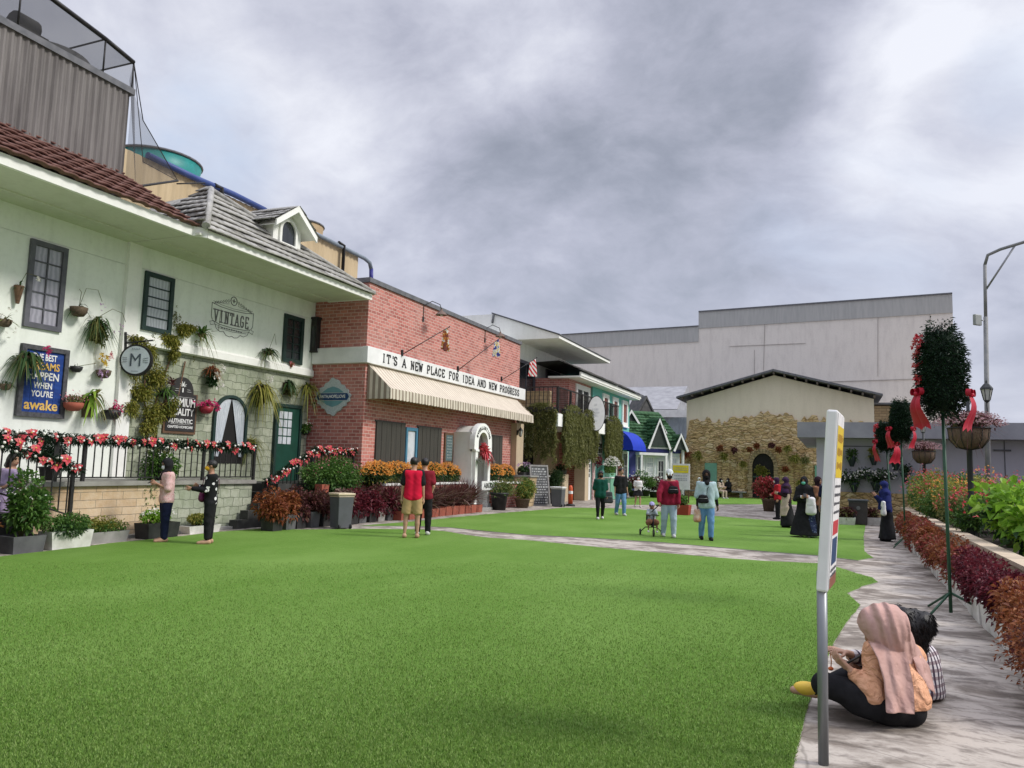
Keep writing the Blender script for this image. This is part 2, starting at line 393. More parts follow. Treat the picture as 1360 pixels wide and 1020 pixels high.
# ------------------------------------------------------------------ lettering
GL = {'A': ([[(0, 0), (.35, 1), (.7, 0)], [(.14, .34), (.56, .34)]], [(0, 0), (.7, 0)]),
      'C': ([[(.66, .76), (.5, .98), (.25, .98), (.06, .75), (.06, .25), (.25, .02), (.5, .02), (.66, .24)]], []),
      'D': ([[(.1, 0), (.1, 1), (.42, 1), (.66, .75), (.66, .25), (.42, 0), (.1, 0)]], [(.06, 0), (.06, 1)]),
      'E': ([[(.64, .82), (.64, 1), (.1, 1), (.1, 0), (.64, 0), (.64, .18)], [(.1, .5), (.48, .5)]], []),
      'F': ([[(.64, .8), (.64, 1), (.12, 1), (.12, 0)], [(.12, .5), (.48, .5)]], [(.14, 0)]),
      'G': ([[(.66, .78), (.5, .98), (.25, .98), (.06, .75), (.06, .25), (.25, .02), (.5, .02), (.64, .15), (.64, .45), (.4, .45)]], []),
      'I': ([[(.35, 0), (.35, 1)]], [(.35, 0), (.35, 1)]),
      'L': ([[(.14, 1), (.14, 0), (.64, 0), (.64, .22)]], [(.14, 1)]),
      'N': ([[(.1, 0), (.1, 1), (.6, 0), (.6, 1)]], [(.1, 0), (.06, 1), (.6, 1)]),
      'O': ([[(.35, 1), (.14, .88), (.05, .6), (.05, .4), (.14, .12), (.35, 0), (.56, .12), (.65, .4), (.65, .6), (.56, .88), (.35, 1)]], []),
      'P': ([[(.12, 0), (.12, 1), (.48, 1), (.64, .86), (.64, .62), (.48, .46), (.12, .46)]], [(.14, 0)]),
      'R': ([[(.12, 0), (.12, 1), (.48, 1), (.62, .86), (.62, .64), (.48, .5), (.12, .5)], [(.36, .5), (.64, 0)]], [(.12, 0), (.66, 0)]),
      'S': ([[(.62, .78), (.5, .98), (.22, .98), (.08, .82), (.1, .62), (.6, .38), (.62, .16), (.48, .02), (.2, .02), (.06, .22)]], []),
      'T': ([[(.02, .8), (.02, 1), (.68, 1), (.68, .8)], [(.35, 1), (.35, 0)]], [(.35, 0)]),
      'V': ([[(.02, 1), (.35, 0), (.68, 1)]], [(.02, 1), (.68, 1)]),
      'W': ([[(0, 1), (.17, 0), (.35, .8), (.53, 0), (.7, 1)]], [(0, 1), (.7, 1)]),
      "'": ([[(.3, 1.0), (.28, .75)]], [])}
def slab_text(mb, s, org, xd, yd, h, adv, sw=.13, thick=.02, mi=0, width=.8):
 xd = Vector(xd); yd = Vector(yd); nz = xd.cross(yd); x = 0.0
 for chx in s:
  if chx == ' ': x += adv * .95; continue
  lines, ser = GL[chx]
  def P(p): return Vector(org) + xd * (x + p[0] * h * width) + yd * (p[1] * h)
  j = 0
  for ln in lines:
   for a, b in zip(ln[:-1], ln[1:]):
    a = P(a); b = P(b); d = (b - a).normalized(); q = nz.cross(d) * (sw * h / 2); e = d * (sw * h * .3)
    o = nz * (thick + .0004 * j); j += 1
    mb.prism([a - e - q, b + e - q, b + e + q, a - e + q], o, mi)
  for p in ser:
   c = P(p); w = xd * (h * .17); t = yd * (h * .05)
   mb.prism([c - w - t, c + w - t, c + w + t, c - w + t], nz * (thick + .0004 * j), mi); j += 1
  x += adv * (.5 if chx == "'" else 1)
 return x
def text_vf(s, size=1.0, bold=0.0, thick=.01, shear=0.0):
 cu = bpy.data.curves.new('lettering', 'FONT'); cu.body = s; cu.size = size; cu.offset = bold; cu.extrude = thick / 2
 cu.align_x = 'CENTER'; cu.align_y = 'CENTER'; cu.shear = shear; cu.resolution_u = 3
 ob = bpy.data.objects.new('lettering', cu); COL.objects.link(ob)
 bpy.context.view_layer.update()
 me = bpy.data.meshes.new_from_object(ob.evaluated_get(bpy.context.evaluated_depsgraph_get()))
 V = np.array([v.co[:] for v in me.vertices]); F = [list(p.vertices) for p in me.polygons]
 bpy.data.objects.remove(ob); bpy.data.curves.remove(cu); bpy.data.meshes.remove(me)
 return V, F
def put_text(mb, s, c, xd, yd, width=None, height=None, bold=0.0, thick=.008, mi=0, shear=0.0, size=1.0):
 V, F = text_vf(s, size, bold, 1.0, shear)
 x = V[:, 0]; y = V[:, 1]; x = x - (x.max() + x.min()) / 2; y = y - (y.max() + y.min()) / 2
 sx = (width / (x.max() - x.min())) if width else None; sy = (height / (y.max() - y.min())) if height else None
 sx = sx or sy; sy = sy or sx
 xd = np.array(xd, float); yd = np.array(yd, float); nz = np.cross(xd, yd)
 Q = np.array(c, float) + np.outer(x * sx, xd) + np.outer(y * sy, yd) + np.outer((V[:, 2] + .5) * thick, nz)
 mb.add([tuple(q) for q in Q], F, mi)
# ------------------------------------------------------------------ ground, lawns
def concrete_mat(name, c1, c2, c3, st, sc):
 m, nt, b = newmat(name); setb(b, .8, 0, .25)
 pos = nd(nt, 'ShaderNodeNewGeometry').outputs['Position']
 wv = nd(nt, 'ShaderNodeVectorMath', {0: nd(nt, 'ShaderNodeTexNoise', {'Vector': pos, 'Scale': 1.2, 'Detail': 3.0}).outputs['Color'], 3: .45}, operation='SCALE').outputs[0]
 p2 = nd(nt, 'ShaderNodeVectorMath', {0: pos, 1: wv}, operation='ADD').outputs[0]
 a = noise(nt, stretch(nt, p2, st), sc, 8, .62); f = mrange(nt, a, .45, .575)
 col = mixc(nt, f, c1, c2)
 f2 = mrange(nt, noise(nt, stretch(nt, p2, (1, 2.2, 1)), 4.5, 8, .7), .50, .62)
 col = mixc(nt, mth(nt, 'MULTIPLY', f2, .65), col, c3)
 f3 = mrange(nt, noise(nt, pos, 60, 3), .3, .7)
 col = mixc(nt, mth(nt, 'MULTIPLY', f3, .25), col, mul(c1, .6))
 ck = nd(nt, 'ShaderNodeTexVoronoi', {'Vector': p2, 'Scale': .55}, feature='DISTANCE_TO_EDGE').outputs[0]; col = mixc(nt, mrange(nt, ck, .001, .006, .4, 0), col, (.05, .042, .035))
 nt.links.new(col, b.inputs['Base Color']); bump(nt, b, mth(nt, 'ADD', a, mth(nt, 'MULTIPLY', noise(nt, pos, 90, 3), .4)), .006, .7); return m
m_ground = concrete_mat('stained_concrete', (.48, .43, .37), (.18, .15, .122), (.085, .068, .056), (.85, 1.35, 1), 2.1)
g = MB(); g.poly([(-400, -400, 0), (400, -400, 0), (400, 400, 0), (-400, 400, 0)])
tag(g.build('ground', m_ground), kind='structure')
def turf_mat():
 m, nt, b = newmat('artificial_turf'); setb(b, .8, 0, .12)
 pos = nd(nt, 'ShaderNodeNewGeometry').outputs['Position']
 f = mrange(nt, noise(nt, pos, 70, 3, .7), .30, .70)
 col = mixc(nt, f, (.075, .162, .020), (.182, .335, .056))
 f = mrange(nt, noise(nt, pos, 9, 6, .6), .4, .66)
 col = mixc(nt, mth(nt, 'MULTIPLY', f, .3), col, (.072, .145, .02))
 f = mrange(nt, noise(nt, stretch(nt, pos, (1, .6, 1)), .55, 4), .42, .68)
 col = mixc(nt, mth(nt, 'MULTIPLY', f, .6), col, (.20, .33, .075))
 f = mrange(nt, noise(nt, pos, 24, 4, .6), .62, .78)
 col = mixc(nt, mth(nt, 'MULTIPLY', f, .4), col, (.24, .33, .10))
 nt.links.new(col, b.inputs['Base Color'])
 bump(nt, b, noise(nt, pos, 85, 3, .7), .02, .9); return m
m_turf = turf_mat()
m_turfedge = MT('turf_backing_edge', (.36, .36, .31), .9)
def G2(l): return [tuple(onZ(u, v))[:2] for u, v in l]
LAWN = [(-.42, -8), (-.34, 2.5)] + G2([(1055, 1020), (1066, 968), (1073, 944), (1082, 920), (1095, 880), (1120, 836), (1143, 805), (1133, 797), (1126, 789), (1146, 780), (1166, 774), (1158, 768),
         (1137, 762), (1112, 754), (1085, 749), (1020, 746), (960, 742), (880, 735), (800, 728), (700, 718), (650, 715), (618, 711), (590, 706), (560, 704), (500, 703), (400, 704), (345, 703), (290, 707),
         (230, 714), (150, 722), (60, 733), (0, 740)]) + [(-12.1, 5.0), (-12.1, -8)]
LAWN2 = G2([(478, 699), (560, 699.5), (596, 701), (646, 706), (700, 711), (745, 713), (800, 716), (880, 721), (960, 728), (1040, 735), (1085, 738.5), (1140, 745), (1160, 741.5), (1148, 733), (1147, 715), (1150, 694),
   (1110, 691), (1060, 693), (1028, 692), (966, 687), (904, 682.5), (838, 676), (790, 675), (750, 674.5), (735, 676), (700, 679), (640, 684), (600, 688), (540, 694), (500, 697)])
LAWN3 = G2([(820, 671), (1010, 670), (1090, 671)]) + [(1.2, 49.7), (-10.3, 49.7), (-10.3, 41)]
def subdiv_edges(P, step=.25):                       # a slightly ragged cut edge
 out = []
 for a, b in zip(P, P[1:] + P[:1]):
  L = math.dist(a, b); n = max(1, min(60, int(L / step)))
  for k in range(n): out.append((a[0] + (b[0] - a[0]) * k / n + random.uniform(-.012, .012), a[1] + (b[1] - a[1]) * k / n + random.uniform(-.012, .012)))
 return out
for P, nm in ((LAWN, 'lawn'), (LAWN2, 'lawn'), (LAWN3, 'lawn')):
 Q = subdiv_edges(P); n = len(Q); mb = MB()
 mb.add([(x, y, .014) for x, y in Q], [list(range(n))], 0)
 mb.add([(x, y, .0005) for x, y in Q] + [(x, y, .014) for x, y in Q], [(i, (i + 1) % n, n + (i + 1) % n, n + i) for i in range(n)], 1)
 tag(mb.build(nm, [m_turf, m_turfedge]), kind='structure')
def inpoly(x, y, P):
 r = np.zeros(len(x), bool); n = len(P)
 for i in range(n):
  x0, y0 = P[i]; x1, y1 = P[(i + 1) % n]
  c = ((y0 > y) != (y1 > y)) & (x < (x1 - x0) * (y - y0) / (y1 - y0 + 1e-12) + x0); r ^= c
 return r
# blades of the turf where the camera can tell them apart
uu = rng.random(330000) * 1330 - 30; vv = 748 + 290 * rng.random(330000) ** .9
D = (CAMM @ np.stack([uu - 680, vv - 510, np.full(uu.shape, F_PX)])); t = -1.6 / D[2]
gx, gy = D[0] * t, D[1] * t
k = inpoly(gx, gy, LAWN); gx, gy = gx[k], gy[k]; n = len(gx)
P = np.stack([gx, gy, np.full(n, .012)], 1)
V, F = leafset(P, rng.normal(size=(n, 3)) * .55 + np.array([0, 0, 1.0]), .014 + .014 * rng.random(n), .0055, .1, 0)
m_blade = LM('turf_blades', [(.074, .15, .021), (.14, .25, .042), (.21, .335, .066), (.28, .37, .12)], .3, .6)
tag(mesh_np('grass', V, F, m_blade), kind='stuff')
# ------------------------------------------------------------------ roof tiles
def tiled_roof(o, u, v, L, lims, row=.32, wl=.24, amp=.02, step=.05, amp2=.008):
 o = np.array(o, float); u = np.array(u, float); v = np.array(v, float); nrm = np.cross(u, v); nrm /= np.linalg.norm(nrm)
 if nrm[2] < 0: nrm = -nrm
 n = max(1, int(math.ceil(L / row))); ts = []
 for i in range(n): ts += [(i * L / n + .045, -.004), (i * L / n - .03, step * .7), (i * L / n - .03, step + .012), ((i + 1) * L / n + .05, .006)]
 w0, w1 = lims(0); nc = max(4, int(max(abs(lims(0)[1] - lims(0)[0]), abs(lims(L)[1] - lims(L)[0])) / (wl / 7)))
 V = []
 for i, (t, l) in enumerate(ts):
  a, b = lims(min(max(t, 0), L)); x = a + (b - a) * np.linspace(0, 1, nc + 1)
  h = l + amp * np.abs(np.sin(np.pi * x / wl)) + amp2 * np.sin(x * 3.1 + (i // 4) * 1.7)
  V.append(o + np.outer(x, u) + v * (t - (.03 * np.abs(np.sin(np.pi * x / wl)))[:, None] * (1 if l else 0)) + np.outer(h, nrm))
 m = nc + 1; F = []
 i = np.arange(len(ts) - 1)[:, None] * m + np.arange(nc)[None, :]; i = i.ravel()
 F = np.stack([i, i + 1, i + m + 1, i + m], 1)
 return np.concatenate(V), F
def tile_mat(name, c, c2, dark):
 m, nt, b = newmat(name); setb(b, .75, 0, .25)
 pos = nd(nt, 'ShaderNodeNewGeometry').outputs['Position']
 col = mixc(nt, mrange(nt, noise(nt, pos, 4.0, 4), .35, .65), c, c2)
 col = mixc(nt, mrange(nt, noise(nt, pos, 16, 6), .5, .8, 0, .7), col, dark)
 nt.links.new(col, b.inputs['Base Color']); bump(nt, b, noise(nt, pos, 40, 4), .006); return m
m_redtile = tile_mat('red_brown_tiles', (.20, .105, .085), (.125, .06, .05), (.065, .045, .04))
m_greytile = tile_mat('weathered_grey_tiles', (.42, .41, .375), (.29, .285, .265), (.12, .12, .115))
m_greentile = tile_mat('green_tiles', (.035, .10, .045), (.06, .14, .06), (.02, .045, .025))
m_slate = tile_mat('dark_slate_tiles', (.075, .075, .075), (.12, .115, .11), (.035, .035, .035))
# ------------------------------------------------------------------ windows and doors set in facades that face +X
def pane_mat(name, c, st=60, c2=None):
 m, nt, b = newmat(name); setb(b, .12, 0, .6)
 pos = nd(nt, 'ShaderNodeNewGeometry').outputs['Position']
 s = nd(nt, 'ShaderNodeSeparateXYZ', {0: pos}).outputs
 w = mth(nt, 'SINE', mth(nt, 'ADD', mth(nt, 'MULTIPLY', s[1], st), mth(nt, 'MULTIPLY', noise(nt, pos, 3, 3), 9)))
 col = mixc(nt, mrange(nt, w, -1, 1), c, c2 or mul(c, .72))
 nt.links.new(col, b.inputs['Base Color']); return m
m_pane_lilac = pane_mat('lilac_curtained_glass', (.36, .35, .41))
m_pane_net = pane_mat('net_curtained_glass', (.42, .45, .47), 75)
m_pane_dark = pane_mat('dark_glass', (.03, .035, .04), 20)
m_pane_sky = pane_mat('bright_glass', (.62, .66, .70), 10)
m_framegrey = MT('slate_grey_frame', (.085, .085, .105), .6, (.12, .12, .14), 6)
m_framegreen = MT('dark_green_frame', (.012, .032, .028), .55, (.02, .045, .038), 6)
m_doorgreen = MT('green_door_paint', (.008, .05, .032), .5, (.012, .065, .045), 4)
m_curtain = MT('sheer_curtain', (.60, .63, .66), .9, (.42, .46, .50), 5, st=(1, 12, .6))
def window_x(parent, X, y0, y1, z0, z1, nx, nz, fm, pm, fw=.07, bw=.025, dep=.06, name='window', sill=None):
 mb = MB()
 mb.box((X + .002, y0, z0), (X + dep, y0 + fw, z1)); mb.box((X + .002, y1 - fw, z0), (X + dep, y1, z1))
 mb.box((X + .002, y0 + fw, z0), (X + dep - .002, y1 - fw, z0 + fw)); mb.box((X + .002, y0 + fw, z1 - fw), (X + dep - .002, y1 - fw, z1))
 for i in range(1, nx):
  y = y0 + fw + (y1 - y0 - 2 * fw) * i / nx; mb.box((X + .004, y - bw / 2, z0 + fw), (X + dep * .6, y + bw / 2, z1 - fw))
 for j in range(1, nz):
  z = z0 + fw + (z1 - z0 - 2 * fw) * j / nz; mb.box((X + .006, y0 + fw, z - bw / 2), (X + dep * .55, y1 - fw, z + bw / 2))
 w = mb.build(name, fm, parent)
 p = MB(); p.box((X + .003, y0 + fw - .01, z0 + fw - .01), (X + .012, y1 - fw + .01, z1 - fw + .01)); p.build('pane', pm, w)
 if sill: s = MB(); s.box((X, y0 - .05, z0 - .07), (X + .14, y1 + .05, z0 - .004)); s.build('sill', sill, w)
 return w
# ------------------------------------------------------------------ white building with the stone lower floor
XW = -14.2
WB = thing('white_building', 'two-storey white plaster building with stone lower floor and red and grey tiled roofs', 'building', (XW, 12, 0))
mb = MB()
mb.box((-19, 2, 0), (XW, 11.93, 5.722)); mb.box((-19, 2, 5.738), (XW, 11.93, 6.3)); mb.box((-19, 2, 5.70), (XW - .02, 11.93, 5.76))
mb.box((-19, 12.24, 4.04), (XW + .08, 18.52, 5.722)); mb.box((-19, 12.24, 5.738), (XW + .08, 18.52, 6.3)); mb.box((-19, 12.24, 5.70), (XW + .06, 18.52, 5.76))
mb.build('wall', m_white, WB)
mb = MB(); mb.box((-19, 12.24, 0), (XW, 18.53, 4.05)); mb.build('stone_wall', m_stone, WB)
mb = MB(); mb.box((-19, 11.92, 0), (XW + .10, 12.26, 6.31)); mb.build('pilaster', m_trim, WB)
mb = MB(); mb.prism([(XW + .075, 12.27, 4.0), (XW + .15, 12.27, 4.03), (XW + .15, 12.27, 4.20), (XW + .075, 12.27, 4.26)], (0, 6.24, 0)); mb.build('ledge', m_trim, WB)
# eaves
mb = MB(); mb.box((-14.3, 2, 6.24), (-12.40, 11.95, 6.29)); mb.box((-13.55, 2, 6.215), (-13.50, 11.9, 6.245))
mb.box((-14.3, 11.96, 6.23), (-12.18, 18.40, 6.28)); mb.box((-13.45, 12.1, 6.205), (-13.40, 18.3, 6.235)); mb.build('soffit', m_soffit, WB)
mb = MB(); mb.box((-12.42, 2, 6.22), (-12.34, 11.92, 6.41)); mb.prism([(-12.42, 11.93, 6.22), (-12.34, 11.93, 6.22), (-12.12, 12.12, 6.20), (-12.20, 12.12, 6.20)], (0, 0, .2))
mb.box((-12.20, 12.13, 6.20), (-12.12, 18.45, 6.37)); mb.box((-13.6, 18.38, 6.21), (-12.21, 18.45, 6.36)); mb.build('fascia', m_trim, WB)
sl = math.radians(31)
V, F = tiled_roof((-12.30, 2, 6.40), (0, 1, 0), (-math.cos(sl), 0, math.sin(sl)), 4.4, lambda t: (0, 9.98), row=.36, wl=.30, amp=.035, step=.075)
mesh_np('red_roof', V, F, m_redtile, WB, smooth=False)
A = Vector((-13.42, 13.42, 7.78)); E1 = Vector((-12.08, 12.02, 6.36)); E2 = Vector((-12.08, 18.52, 6.36))
vdir = Vector((A.x - E1.x, 0, A.z - E1.z)); Lr = vdir.length; vdir /= Lr
V, F = tiled_roof(E1, (0, 1, 0), vdir, Lr, lambda t: ((A.y - E1.y) * t / Lr, 6.5 + (A.y + .25 - E2.y) * t / Lr), row=.27, wl=.24)
V2, F2 = tiled_roof((-14.0, 12.02, 6.55), (1, 0, 0), (0, .72, .694), 2.0, lambda t: (0 + .2 * t, 1.92 - .70 * t), row=.27, wl=.24)
V, F = cat((V, F), (V2, F2))
mesh_np('grey_roof', V, F, m_greytile, WB)
mb = MB(); mb.poly([E2, (-15, 18.52, 6.4), A]); mb.poly([A + Vector((0, .2, -.01)), (-15, 18.5, 6.4), (-15, 13, 7.3)])
mb.poly([(-15, 12.0, 6.5), (-14, 12.0, 6.5), A, (-15, 13.4, 7.7)])
mb.build('roof_back', m_greytile, WB)
mb = MB(); mb.tube([E1 + Vector((.02, -.02, .06)), A + Vector((0, 0, .09))], .085, 8); mb.tube([A + Vector((0, 0, .09)), A.lerp(E2, .5) + Vector((0, .1, .06)), E2 + Vector((0, 0, .06))], .06, 8)
mb.build('hip_tiles', m_greytile, WB)
# dormer
dy0, dy1, dX = 14.72, 15.78, -12.62
mb = MB(); mb.box((-14.2, dy0, 6.55), (dX, dy1, 7.42)); mb.prism([(dX, dy0, 7.42), (dX, dy1, 7.42), (dX, (dy0 + dy1) / 2, 7.86)], (-1.5, 0, 0))
D0 = mb.build('dormer', m_trim, WB)
ym = (dy0 + dy1) / 2; ap = 7.98; ev = 7.42
mb = MB()
for s in (-1, 1):
 mb.prism([(-12.30, ym, ap - .03), (-12.30, ym + s * .80, ev - .05), (-12.30, ym + s * .80, ev - .20), (-12.30, ym, ap - .19)], (-.05, 0, 0))
 mb.prism([(-12.36, ym, ap - .12), (-12.36, ym + s * .74, ev - .12), (-12.36, ym + s * .74, ev - .15), (-12.36, ym, ap - .16)], (-1.6, 0, 0))
mb.build('gable_board', m_trim, D0)
Vs = []
for s in (-1, 1):
 d = Vector((0, -s * .80, ap - ev)).normalized()
 Vs.append(tiled_roof((-12.28, ym + s * .86, ev - .06), (-1, 0, 0), d, .99, lambda t: (0, 1.9), row=.25, wl=.22, amp=.012, step=.03))
V, F = cat(*Vs); mesh_np('dormer_roof', V, F, m_greytile, D0)
mb = MB(); arc = [(dX + .001, ym - .27, 6.98), (dX + .001, ym + .27, 6.98)] + [(dX + .001, ym + .27 * math.cos(a), 7.30 + .27 * math.sin(a)) for a in np.linspace(0, math.pi, 12)]
mb.prism(arc, (.015, 0, 0)); wdn = mb.build('dormer_window', m_pane_dark, D0)
mb = MB()
for a, b in zip(np.linspace(0, math.pi, 13)[:-1], np.linspace(0, math.pi, 13)[1:]):
 mb.prism([(dX, ym + r * math.cos(t), 7.30 + r * math.sin(t)) for r, t in ((.26, a), (.34, a), (.34, b), (.26, b))], (.06, 0, 0))
mb.box((dX, ym - .34, 6.90), (dX + .06, ym - .26, 7.30)); mb.box((dX, ym + .26, 6.90), (dX + .06, ym + .34, 7.30)); mb.box((dX, ym - .26, 6.90), (dX + .058, ym + .26, 6.99))
mb.build('frame', m_trim, wdn)
# windows
window_x(WB, XW, 9.74, 10.52, 3.98, 5.69, 2, 5, m_framegrey, m_pane_lilac, .10)
window_x(WB, XW + .08, 12.36, 13.18, 4.37, 5.70, 1, 5, m_framegreen, m_pane_net, .10)
window_x(WB, XW + .08, 17.12, 17.98, 4.30, 5.66, 2, 5, m_framegreen, m_pane_dark, .12)
# arched window with drawn curtains
ya, yb, zb, zs = 14.82, 15.92, 1.45, 2.62; yc = (ya + yb) / 2; ra = (yb - ya) / 2
def arch_pts(X, r, top=1.0): return [(X, yc - r, zb), (X, yc + r, zb)] + [(X, yc + r * math.cos(a), zs + ra * top * .95 * math.sin(a) * r / ra) for a in np.linspace(0, math.pi, 14)]
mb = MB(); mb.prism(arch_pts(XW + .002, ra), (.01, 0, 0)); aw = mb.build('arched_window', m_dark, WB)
mb = MB()
for a, b in zip(np.linspace(0, math.pi, 15)[:-1], np.linspace(0, math.pi, 15)[1:]):
 mb.prism([(XW + .001, yc + r * math.cos(t), zs + .95 * r * math.sin(t)) for r, t in ((ra - .03, a), (ra + .05, a), (ra + .05, b), (ra - .03, b))], (.07, 0, 0))
mb.box((XW + .001, yb - .03, zb), (XW + .068, yb + .05, zs)); mb.box((XW + .001, ya - .05, zb), (XW + .068, ya + .03, zs)); mb.build('frame', m_framegreen, aw)
for s in (-1, 1):                                   # two sheer curtains, gathered to the sides
 V = []; nu, nv = 30, 16
 for j in range(nv + 1):
  t = j / nv; z = zs + ra * .82 - t * (zs + ra * .82 - 1.62)
  hw = math.sqrt(max(.02, 1 - max(0, (z - zs) / (.95 * ra)) ** 2)) * ra if z > zs else ra
  inner = .02 + t * (ra * .62); outer = hw - .05
  if inner > outer - .05: inner = outer - .05 if outer > .1 else 0
  for i in range(nu + 1):
   f = i / nu; y = inner + (outer - inner) * f
   V.append((XW + .032 + .014 * math.sin(f * 34 + t * 2), yc + s * y, z))
 Fq = [(j * (nu + 1) + i, j * (nu + 1) + i + 1, (j + 1) * (nu + 1) + i + 1, (j + 1) * (nu + 1) + i) for j in range(nv) for i in range(nu)]
 c = MB(); c.add(V, Fq, 0, True); c.build('curtain', m_curtain, aw)
# green door
mb = MB(); mb.box((XW, 17.12, 1.0), (XW + .05, 18.10, 3.06)); dr = mb.build('door', m_doorgreen, WB)
mb = MB(); mb.box((XW, 17.04, 1.0), (XW + .09, 17.13, 3.14)); mb.box((XW, 18.09, 1.0), (XW + .09, 18.18, 3.14)); mb.box((XW, 17.13, 3.05), (XW + .088, 18.09, 3.14)); mb.build('frame', m_framegreen, dr)
mb = MB()
for i in range(3):
 for j in range(4):
  y = 17.22 + i * .19; z = 2.02 + j * .235; mb.box((XW + .045, y, z), (XW + .056, y + .155, z + .20))
mb.build('pane', m_pane_sky, dr)
# ------------------------------------------------------------------ terrace, steps
m_floor = MT('terrace_slab', (.30, .29, .26), .85, (.20, .19, .17), 3, .004)
m_steps = MT('dark_slate_steps', (.035, .035, .033), .7, (.06, .06, .055), 5, .004)
TE = thing('terrace', 'raised terrace with sandstone and grey-green stone retaining wall before the white building', 'terrace', (-13, 12, 0))
mb = MB(); mb.box((-14.15, 9.0, 0), (-12.70, 12.2, 1.0)); mb.build('sandstone_wall', m_warmstone, TE)
mb = MB(); mb.box((-14.15, 12.205, 0), (-12.69, 14.62, 1.0)); mb.build('stone_wall', m_stone, TE)
mb = MB(); mb.box((-14.19, 8.95, 1.005), (-12.62, 14.68, 1.09)); mb.build('slab', m_floor, TE)
mb = MB(); mb.box((-12.68, 8.9, 0), (-12.5, 14.0, .06)); mb.build('plinth', m_concretec, TE)
ST = thing('stone_steps', 'dark slate steps climbing beside the terrace to the green door', 'steps', (-13.2, 15, 0))
mb = MB()
for i in range(5): mb.box((-14.12, 13.85 + .33 * i if i > 2 else 14.69, .0 + .2 * i), (-12.38, 18.4, .2 * (i + 1) - .003))
for i in range(3): mb.box((-12.61, 13.85 + .33 * i, .2 * i), (-12.38, 14.69, .2 * (i + 1) - .003))
mb.build('tread', m_steps, ST)
SL = thing('side_steps', 'narrow dark steps with black balustrade at the left end of the terrace', 'steps', (-12.6, 8, 0))
mb = MB()
for i in range(5): mb.box((-13.3, 6.0, .2 * i), (-12.35, 9.3 - .3 * i, .2 * (i + 1) - .003))
mb.build('tread', m_steps, SL)
# ------------------------------------------------------------------ rooftop cooling towers behind
m_corr = MT('weathered_corrugated_sheet', (.20, .185, .175), .75, (.115, .105, .10), 2.2, .004, 30, st=(1, 2.5, .25))
m_corrb = MT('beige_corrugated_sheet', (.56, .44, .27), .7, (.44, .34, .20), 1.5, .003, 30, st=(1, 2, .3))
def corrugated(mb, p0, p1, z0, z1, wl=.15, amp=.035):
 p0 = Vector(p0); p1 = Vector(p1); L = (p1 - p0).length; d = (p1 - p0) / L; nrm = Vector((d.y, -d.x, 0)); V = []
 k = int(L / wl) * 4
 for i in range(k + 1):
  a = amp if (i % 4) in (1, 2) else 0
  q = p0 + d * (L * i / k) + nrm * a
  V += [(q.x, q.y, z0), (q.x, q.y, z1)]
 mb.add(V, [(2 * i, 2 * i + 2, 2 * i + 3, 2 * i + 1) for i in range(k)])
CT = thing('dark_cooling_tower', 'big cooling tower in weathered grey corrugated sheet under netting above the red roof', 'cooling tower', (-16, 9.5, 7))
mb = MB(); corrugated(mb, (-14.55, 5.5, 0), (-14.55, 11.95, 0), 7.2, 9.70); corrugated(mb, (-14.55, 11.95, 0), (-18, 11.95, 0), 7.2, 9.70)
mb.box((-17.9, 5.6, 7.2), (-14.62, 11.88, 9.66)); mb.build('casing', m_corr, CT)
mb = MB(); mb.box((-18.05, 5.45, 9.70), (-14.47, 12.03, 9.84)); mb.build('rim', m_coping, CT)
p1 = onX(85, 80, -16.0)
mb = MB(); mb.lathe((-16.2, 11.15, 9.84), [(.85, 0), (.80, .25), (.84, .62), (.80, .62), (.76, .25), (.8, 0)], 28); mb.build('fan_stack', MT('dark_grey_frp', (.10, .10, .095), .7), CT)
mb = MB(); mb.box((-15.6, 9.55, 9.84), (-14.95, 10.25, 10.15)); mb.tube([(-15.3, 9.7, 10.30), (-15.3, 10.15, 10.30)], .26, 12); mb.build('motor', MT('grimy_motor', (.05, .048, .04), .8), CT)
m_net, nt, b = newmat('bird_netting'); setb(b, .9)
b.inputs['Base Color'].default_value = (.05, .05, .055, 1)
tr = nd(nt, 'ShaderNodeBsdfTransparent')
mx = nd(nt, 'ShaderNodeMixShader', {0: .40, 1: tr.outputs[0], 2: b.outputs[0]}); nt.links.new(mx.outputs[0], nt.nodes['Material Output'].inputs[0])
mb = MB()
q = [(-14.5, 5.5, 10.95), (-14.5, 9.3, 10.85), (-14.5, 11.2, 10.6), (-14.5, 11.95, 10.45)]
for a, c in zip(q[:-1], q[1:]): mb.tube([a, c], .05, 6)
for p in q: mb.tube([(p[0], p[1], 9.8), p], .02, 6)
for a, c in zip(q[:-1], q[1:]): mb.tube([(a[0] - 3.3, a[1], a[2]), (c[0] - 3.3, c[1], c[2])], .03, 6)
for p in q: mb.tube([p, (p[0] - 3.3, p[1], p[2])], .02, 6)
mb.build('net_frame', m_darkmetal, CT)
mb = MB()
for a, c in zip(q[:-1], q[1:]): mb.poly([(a[0] - .01, a[1], 9.85), (c[0] - .01, c[1], 9.85), (c[0] - .01, c[1], c[2]), (a[0] - .01, a[1], a[2])])
for a, c in zip(q[:-1], q[1:]): mb.poly([a, c, (c[0] - 3.3, c[1], c[2]), (a[0] - 3.3, a[1], a[2])])
c0 = Vector(q[-1]); dn = [onX(172, 105, -14.5), onX(190, 160, -14.6), onX(216, 205, -14.9), onX(236, 240, -15.2), onX(180, 248, -14.4), onX(166, 240, -14.4)]
mb.poly([c0, dn[0], dn[1], dn[2], dn[3], dn[4], dn[5]]); mb.build('netting', m_net, CT)
mb = MB(); mb.tube([c0, dn[1], dn[2], dn[3]], .012, 5); mb.tube([c0, onX(190, 215, -14.8), dn[3]], .010, 5); mb.tube([dn[3], dn[4]], .03, 6); mb.tube([onX(235, 244, -15.1), onX(272, 243, -15.1)], .02, 6)
